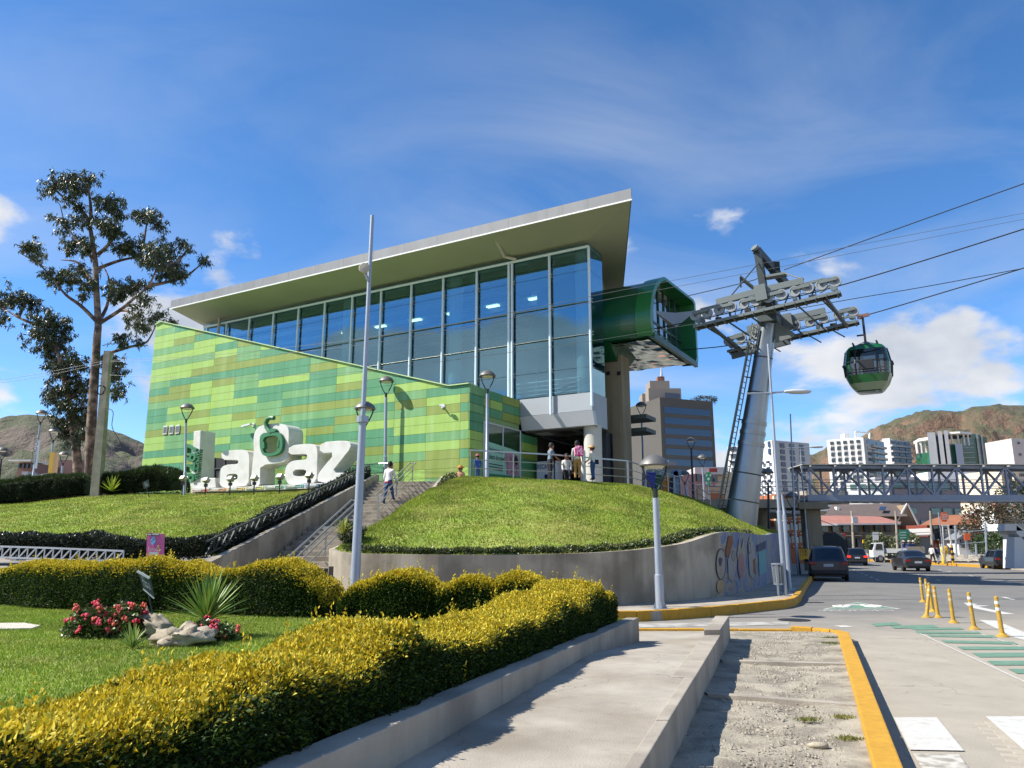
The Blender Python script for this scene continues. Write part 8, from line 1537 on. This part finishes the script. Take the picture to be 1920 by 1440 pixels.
T = thing('striped_post', 'yellow and black striped post in front of the orange door', 'bollard', at_y(1618, 1048, 96)); obj('shaft', MB().beam(at_y(1619, 1052, 96), at_y(1619, 1012, 96), .18), MATS['sign_yellow'], T); obj('band', MB().box(at_y(1619, 1024, 95.95), (.22, .22, .7)), m_black, T); obj('band', MB().box(at_y(1619, 1040, 95.95), (.22, .22, .6)), m_black, T)
wire([(1500, 960), (1620, 1000), (1740, 998), (1960, 985)], [60, 75, 90, 90], 'sagging wire strung between the street poles', .03, None)
# banners and hilltop houses at the left
def banner(x0, x1, y0, y1, Y, mat, lab, txt, dx):
    q = lambda x, y: at_y(x, y, Y); T = thing('street_banner', lab, 'banner', q(x0, y1)); c = [q(x0, y1), q(x1, y1), q(x1+dx, y0), q(x0+dx, y0)]; o = obj('cloth', MB().prism(c, (0, .04, 0)), mat, T); up = nrm(c[3]-c[0])
    if txt: obj('lettering', text_mb(txt, .42, c[1]-[.12, .02, 0]+up*.25, up, (-1, 0, 0), squash=.62), m_dark, o)
    return T
banner(61, 69, 826, 878, 51.5, M('banner_white', '#c3cbd0', 0.7), 'narrow white lettered banner on a hilltop lamp', 'REGISTRO CIVIL', 6); banner(89, 97, 848, 893, 51.5, M('banner_yellow', '#d3a840', 0.7), 'narrow yellow banner on a hilltop lamp', None, 5); banner(97.5, 106, 849, 893, 51.8, M('banner_cream', '#c9ad8c', 0.7), 'cream back of a banner beside the yellow one', None, 5)
T = bld('hillside_houses', 'low brick houses on the slope behind the banners', 60, 890, 110); block(T, 'wall', P2(34, 872, 112), P2(66, 870, 112), 0, at_y(50, 868, 112)[2], 6, M('brick_dull', '#8a6a60', 0.85)); obj('roof', MB().box(at_y(52, 866, 112), (3.2, 4, .2)), m_wh, T); block(T, 'wall', P2(102, 868, 118), P2(150, 868, 118), 0, at_y(120, 862, 118)[2], 6, MATS['brick_dull']); block(T, 'tank', P2(41, 886, 100), P2(52, 886, 100), 0, at_y(45, 884, 100)[2], 2, m_gy); windows(T, P2(34, 872, 111.9), P2(66, 870, 111.9), at_y(50, 886, 112)[2], at_y(50, 870, 112)[2], 1, 4, .4, .5, m_win)
tag(obj('parapet_wall', MB().prism([at_y(-60, 912, 60), at_y(95, 886, 62), at_y(95, 886, 62)*[1, 1, 0]+[0, 0, ZP], at_y(-60, 912, 60)*[1, 1, 0]+[0, 0, ZP]], (0, .3, 0)), m_wh), 'thin white parapet line behind the crest hedge', 'wall')
T = thing('green_banner', 'green banner with white dots on a pole below the office block', 'banner', at_y(1329, 930, 70)); obj('pole', MB().tube([at_y(1330, 955, 70)*[1, 1, 0]+[0, 0, ZP-.1], at_y(1327, 882, 70)], .06, 6), m_steel, T); q = lambda x, y, d=0.: at_y(x, y, 69.9+d); cl_ = obj('cloth', MB().prism([q(1324, 908), q(1329, 911), q(1333.5, 907), q(1333, 885), q(1323, 886)], (0, .04, 0)), M('banner_green', '#178a5a', 0.6), T)
for x, y, r in ((1328.5, 898, 2.1), (1325, 891, 1.6), (1332, 891, 1.4), (1325, 905, 1.5), (1332, 904, 1.4)): obj('dot', MB().prism([q(x+r*math.cos(t), y+1.4*r*math.sin(t), -.02) for t in np.linspace(0, 2*math.pi, 10)[:-1]][::-1], (0, .01, 0)), m_sw, cl_)
# ================================================================ people
SKIN = M('skin', '#8a5a42', 0.6); HAIR = M('hair_black', '#17120f', 0.7)
def person(lab, foot, az, H, top, bottom, shoes=None, pose=None, hair=True, hat=None, sleeves=None, sit=False, group=None, parts=None):
    """one continuous body grown on a posed skeleton; az = facing direction (0 = away from the camera)"""
    p = dict(lean=0.0, larm=(.12, -.02, -.02), lhand=(.05, .12, 0), rarm=(.12, -.02, -.02), rhand=(.05, .12, 0), lleg=(0, 0), rleg=(0, 0), head=(0, .02)); p.update(pose or {})
    s = H/1.72; hip = .90 if not sit else .46; f = p['lean']
    def J(x, y, z): return Vector((x*s, y*s, z*s))       # y forward, x right
    pts, rad_, edges, tagm = [], [], [], []
    def add(v, r, par=None, m='top'):
        pts.append(v); rad_.append(r*s*(1.14 if r > .03 else 1.0)); i = len(pts)-1
        if par is not None: edges.append((par, i)); tagm.append(m)
        return i
    fy = lambda z: f*max(0, z-hip)
    pel = add(J(0, 0, hip), .135); ab = add(J(0, fy(hip+.15), hip+.15), .125, pel, 'top'); ch = add(J(0, fy(hip+.36), hip+.36), .15, ab, 'top'); sb_ = add(J(0, fy(hip+.46), hip+.465), .115, ch, 'top'); nk = add(J(0, fy(hip+.56)+.01, hip+.535), .072, sb_, 'skin')
    hx, hy = p['head']; h1 = add(J(hx*.5, fy(hip+.6)+hy, hip+.605), .086, nk, 'skin'); h2 = add(J(hx, fy(hip+.7)+hy+.005, hip+.70), .108, h1, 'skin'); h3 = add(J(hx, fy(hip+.76)+hy-.01, hip+.775), .088, h2, 'hair' if hair else 'skin')
    no = add(J(hx, fy(hip+.68)+hy+.108, hip+.665), .02, h2, 'skin')
    hands = []
    for sg, a, hd in ((-1, p['larm'], p['lhand']), (1, p['rarm'], p['rhand'])):
        sh = add(J(sg*.175, fy(hip+.46), hip+.45), .066, sb_, 'top'); el = add(pts[sh]+J(sg*a[0]*.5, a[1], -.28+a[2]), .047, sh, 'top'); wr = add(pts[el]+J(sg*(hd[2] if len(hd) > 2 else 0), hd[1], -.24+hd[0]), .032, el, sleeves or 'top'); d = (pts[wr]-pts[el]).normalized(); pm = add(pts[wr]+d*.05*s, .030, wr, 'skin'); sidev = Vector((0, 1, 0)).cross(d) if abs(d.y) < .9 else Vector((1, 0, 0))
        fwd = Vector((0, 1, 0))-d*d.y
        fwd = fwd.normalized() if fwd.length > .1 else Vector((0, 0, 1))
        for q in range(4): a1 = add(pts[pm]+d*.045*s+fwd*(q-1.5)*.020*s, .0095, pm, 'skin'); add(pts[a1]+d*(.035+.008*(q in (1, 2)))*s+sidev*.012*s, .008, a1, 'skin')
        t1_ = add(pts[wr]+d*.035*s+fwd*.045*s, .011, wr, 'skin'); add(pts[t1_]+d*.03*s+fwd*.01*s, .009, t1_, 'skin')
    for sg, l in ((-1, p['lleg']), (1, p['rleg'])):
        hj = add(J(sg*.085, 0, hip-.05), .105, pel, 'bottom')
        if sit: kn = add(J(sg*.10, .42, hip-.02), .07, hj, 'bottom'); an = add(J(sg*.10, .44, .09), .045, kn, 'bottom')
        else: kn = add(J(sg*.09, l[0]*.5+.02, .48+abs(l[1])*.25), .068, hj, 'bottom'); an = add(J(sg*.09, l[0]-.02, .085+l[1]), .042, kn, 'bottom')
        he = add(pts[an]+J(0, -.03, -.05), .038, an, 'shoe'); add(pts[an]+J(0, .15, -.055), .030, an, 'shoe')
    me = bpy.data.meshes.new('person'); me.from_pydata([tuple(v) for v in pts], edges, []); o = bpy.data.objects.new('person', me); COL.objects.link(o)
    md = o.modifiers.new('skin', 'SKIN'); md.use_smooth_shade = True; sv = me.skin_vertices[0].data
    for i, r in enumerate(rad_): sv[i].radius = (r, r*(.72 if i in (pel, ab, ch) else 1)); sv[i].use_root = (i == pel)
    m2 = o.modifiers.new('sub', 'SUBSURF'); m2.levels = m2.render_levels = 1
    dg = bpy.context.evaluated_depsgraph_get(); nm_ = bpy.data.meshes.new_from_object(o.evaluated_get(dg)); bpy.data.objects.remove(o); nm_.name = 'person'
    order = {'top': 0, 'bottom': 1, 'skin': 2, 'shoe': 3, 'hair': 4}; nm_.materials.clear()
    for m_ in (top, bottom, SKIN, shoes or m_dark, HAIR): nm_.materials.append(m_)
    segs = [(pts[a], pts[b], order[t]) for (a, b), t in zip(edges, tagm)]
    for pl in nm_.polygons:
        c = pl.center; best = 9; k = 0
        for a, b, t in segs:
            ab_ = b-a; q = max(0, min(1, (c-a).dot(ab_)/max(ab_.length_squared, 1e-8))); dd_ = (c-(a+ab_*q)).length
            if dd_ < best: best = dd_; k = t
        if k in (0,) and c.z < (hip-.0)*s and abs(c.x) < .16*s: k = 1
        pl.material_index = k
    o = bpy.data.objects.new('person', nm_); COL.objects.link(o); o.location = tuple(foot); o.rotation_euler = (0, 0, -az); tag(o, lab, 'person', group); ORG[o.name] = (0, 0, 0)
    hc = pts[h2]
    if hair:
        mb = MB(); P = []
        for i in range(6):
            ph = math.pi*(i/5)*.62; P.append([(hc[0]+.112*s*math.sin(ph)*math.cos(t), hc[1]-.028*s+.118*s*math.sin(ph)*math.sin(t), hc[2]+.03*s+.125*s*math.cos(ph)-(.05*s if math.sin(t) < -.3 and i == 5 else 0)) for t in np.linspace(0, 2*math.pi, 13)])
        obj('hair', mb.grid(P, True), HAIR, o, smooth=2)
    for sg in (-1, 1): obj('ear', MB().blob((hc[0]+sg*.104*s, hc[1], hc[2]-.02*s), (.012*s, .02*s, .03*s), 1, 6, 4, 0), SKIN, o); obj('eye', MB().blob((hc[0]+sg*.036*s, hc[1]+.098*s, hc[2]+.002), .011*s, 1, 6, 4, 0), M('eye_dark', '#1a1412', 0.3), o)
    obj('mouth', MB().box((hc[0], hc[1]+.092*s, hc[2]-.07*s), (.045*s, .01*s, .01*s)), M('lip', '#7a4038', 0.6), o)
    if hat: obj('hat', MB().lathe((hc[0], hc[1], hc[2]+.06*s), [(.21*s, -.02*s), (.20*s, 0), (.125*s, .012*s), (.118*s, .07*s), (.08*s, .11*s), (0, .12*s)], 16), hat, o, smooth=True)
    o['_s'] = s; del o['_s']; return o, hc, s
JE = M('denim', '#2f4a78', 0.85, var=.12, vscale=8); WHT = M('cloth_white', '#cfcdc8', 0.85, var=.05, vscale=8); BLK = M('cloth_black', '#1b1b20', 0.85); KHA = M('cloth_khaki', '#a97f45', 0.85); GRY = M('cloth_grey', '#6f7d88', 0.85); STR = M('straw', '#c9a46a', 0.85)
# man climbing the stairs
fp = None
for Y in np.linspace(27, 35, 400):
    q = at_y(727, 950, Y)
    if q[2] <= zstair(Y)+.02 and q[2] >= zstair(Y)-.2: fp = np.array([q[0], Y, zstair(Y)]); break
if fp is None: fp = at_y(727, 950, 31.5); fp[2] = zstair(31.5)
o, hc, s = person('man in a white jacket and blue jeans climbing the staircase', fp, R(25), 1.76, WHT, JE, pose=dict(lean=.10, lleg=(-.16, 0), rleg=(.26, .17), larm=(.06, -.06, 0), lhand=(.06, .06), rarm=(.06, .10, .02), rhand=(.08, .14)))
obj('hem', MB().lathe((0, .0, .86*s), [(.165*s, 0), (.17*s, .05*s)], 16, ((1, 0, 0), (0, .78, 0), (0, 0, 1))), M('cloth_red', '#9c2030', 0.85), o)
YP = 33.6
def plaza_at(x, Y): p = at_y(x, 900, Y); return np.array([p[0], Y, ZP])
grpl = None
o, hc, s = person('man in a grey shirt and dark trousers looking at his phone by the plaza railing', plaza_at(1031, 34.4), R(70), 1.72, GRY, BLK, sleeves='skin', pose=dict(lean=.12, rarm=(.02, .12, .03), rhand=(.10, .20), larm=(.04, .10, .02), lhand=(.06, .16)))
o, hc, s = person('girl in a white jumper sitting by the plaza railing', plaza_at(1063, 34.2), R(180), 1.62, WHT, BLK, sit=True, pose=dict(larm=(.06, .05, 0), lhand=(.06, .2), rarm=(.06, .05, 0), rhand=(.06, .2)))
tag(obj('folding_stool', MB().box(plaza_at(1063, 34.2)+[0, .05, .34], (.42, .38, .05)).beam(plaza_at(1063, 34.2)+[-.18, -.1, 0], plaza_at(1063, 34.2)+[.18, -.1, .34], .03).beam(plaza_at(1063, 34.2)+[.18, .2, 0], plaza_at(1063, 34.2)+[-.18, .2, .34], .03), m_dark), 'dark folding stool under the sitting girl', 'stool')
fo = plaza_at(1083, 33.7); o, hc, s = person('man in a white shirt and khaki trousers carrying a pink backpack', fo, R(10), 1.72, WHT, KHA, pose=dict(lean=.05, larm=(.10, .04, 0), rarm=(.10, .04, 0)))
tag(obj('backpack', MB().prism([fo+[-.13, -.36, 1.0], fo+[.25, -.36, 1.0], fo+[.27, -.34, 1.25], fo+[.2, -.33, 1.46], fo+[-.06, -.33, 1.47], fo+[-.14, -.35, 1.3]], (0, .2, 0)), M('backpack_pink', '#c22a78', 0.8, col2='#d9a6c0', c2scale=9, c2lo=.5, c2hi=.55), bevel=.045), 'pink and white patterned backpack worn by the man in khaki trousers', 'backpack')
o, hc, s = person('woman in a straw hat, white blouse and jeans at the plaza railing', plaza_at(1112, 33.9), R(-60), 1.52, WHT, JE, hat=STR, pose=dict(larm=(.06, .06, 0), lhand=(.10, .18), rarm=(.06, .06, 0), rhand=(.10, .18)))
tag(obj('shoulder_bag', MB().prism([plaza_at(1119, 33.95)+[-.12, 0, .72], plaza_at(1119, 33.95)+[.12, 0, .72], plaza_at(1119, 33.95)+[.1, 0, .92], plaza_at(1119, 33.95)+[-.1, 0, .92]], (0, .1, 0)), BLK, bevel=.02), 'black bag at the hip of the woman in the straw hat', 'bag')
o, hc, s = person('child in a blue jacket and pink hat at the end of the plaza railing', plaza_at(895.5, 33.6), R(-20), 1.10, M('cloth_blue', '#31509a', 0.85), JE, hat=M('hat_pink', '#b06a72', 0.85))
fq = stl(33.2)+SR*2.75+[0, 0, zstair(33.2)]; fq = np.array([at_y(865, 900, 33.0)[0]-.1, 33.9, zstair(33.9)]); o, hc, s = person('person in an orange straw hat sitting behind the stair wall', fq, R(200), 1.5, M('cloth_peach', '#b98a6a', 0.85), BLK, hat=M('hat_orange', '#b8843c', 0.85), sit=True)
# far walkers and the crew on the truck
def far_at(x, y): p = on_z(x, y, .17); return p
o, hc, s = person('walker in a white shirt and dark trousers on the far pavement', far_at(1750, 1058), R(60), 1.72, WHT, BLK, pose=dict(lleg=(-.22, 0), rleg=(.25, .05)), group=None); o, hc, s = person('walker in a dark blue coat on the far pavement', far_at(1760, 1058), R(60), 1.7, M('cloth_navy', '#20294a', 0.85), GRY, pose=dict(lleg=(.22, .03), rleg=(-.2, 0)))
bb = TRK.matrix_world
ca, sa = math.cos(math.pi-R(12)), math.sin(math.pi-R(12))
for lx, ly, lab in ((-.9, -.5, 'worker in overalls sitting on the truck bed next to the cab end'), (-1.35, -.1, 'worker in overalls sitting in the middle of the truck bed'), (-1.9, -.45, 'worker in overalls sitting at the tail end of the truck bed')):
    o, hc, s = person(lab, (tc[0]+lx*ca-ly*sa, tc[1]+lx*sa+ly*ca, 1.16), R(150+random.uniform(-50, 50)), 1.66, M('overall_blue', '#3b4a80', 0.85), MATS['overall_blue'], sit=True, hat=M('helmet', '#b9b9b0', 0.6))
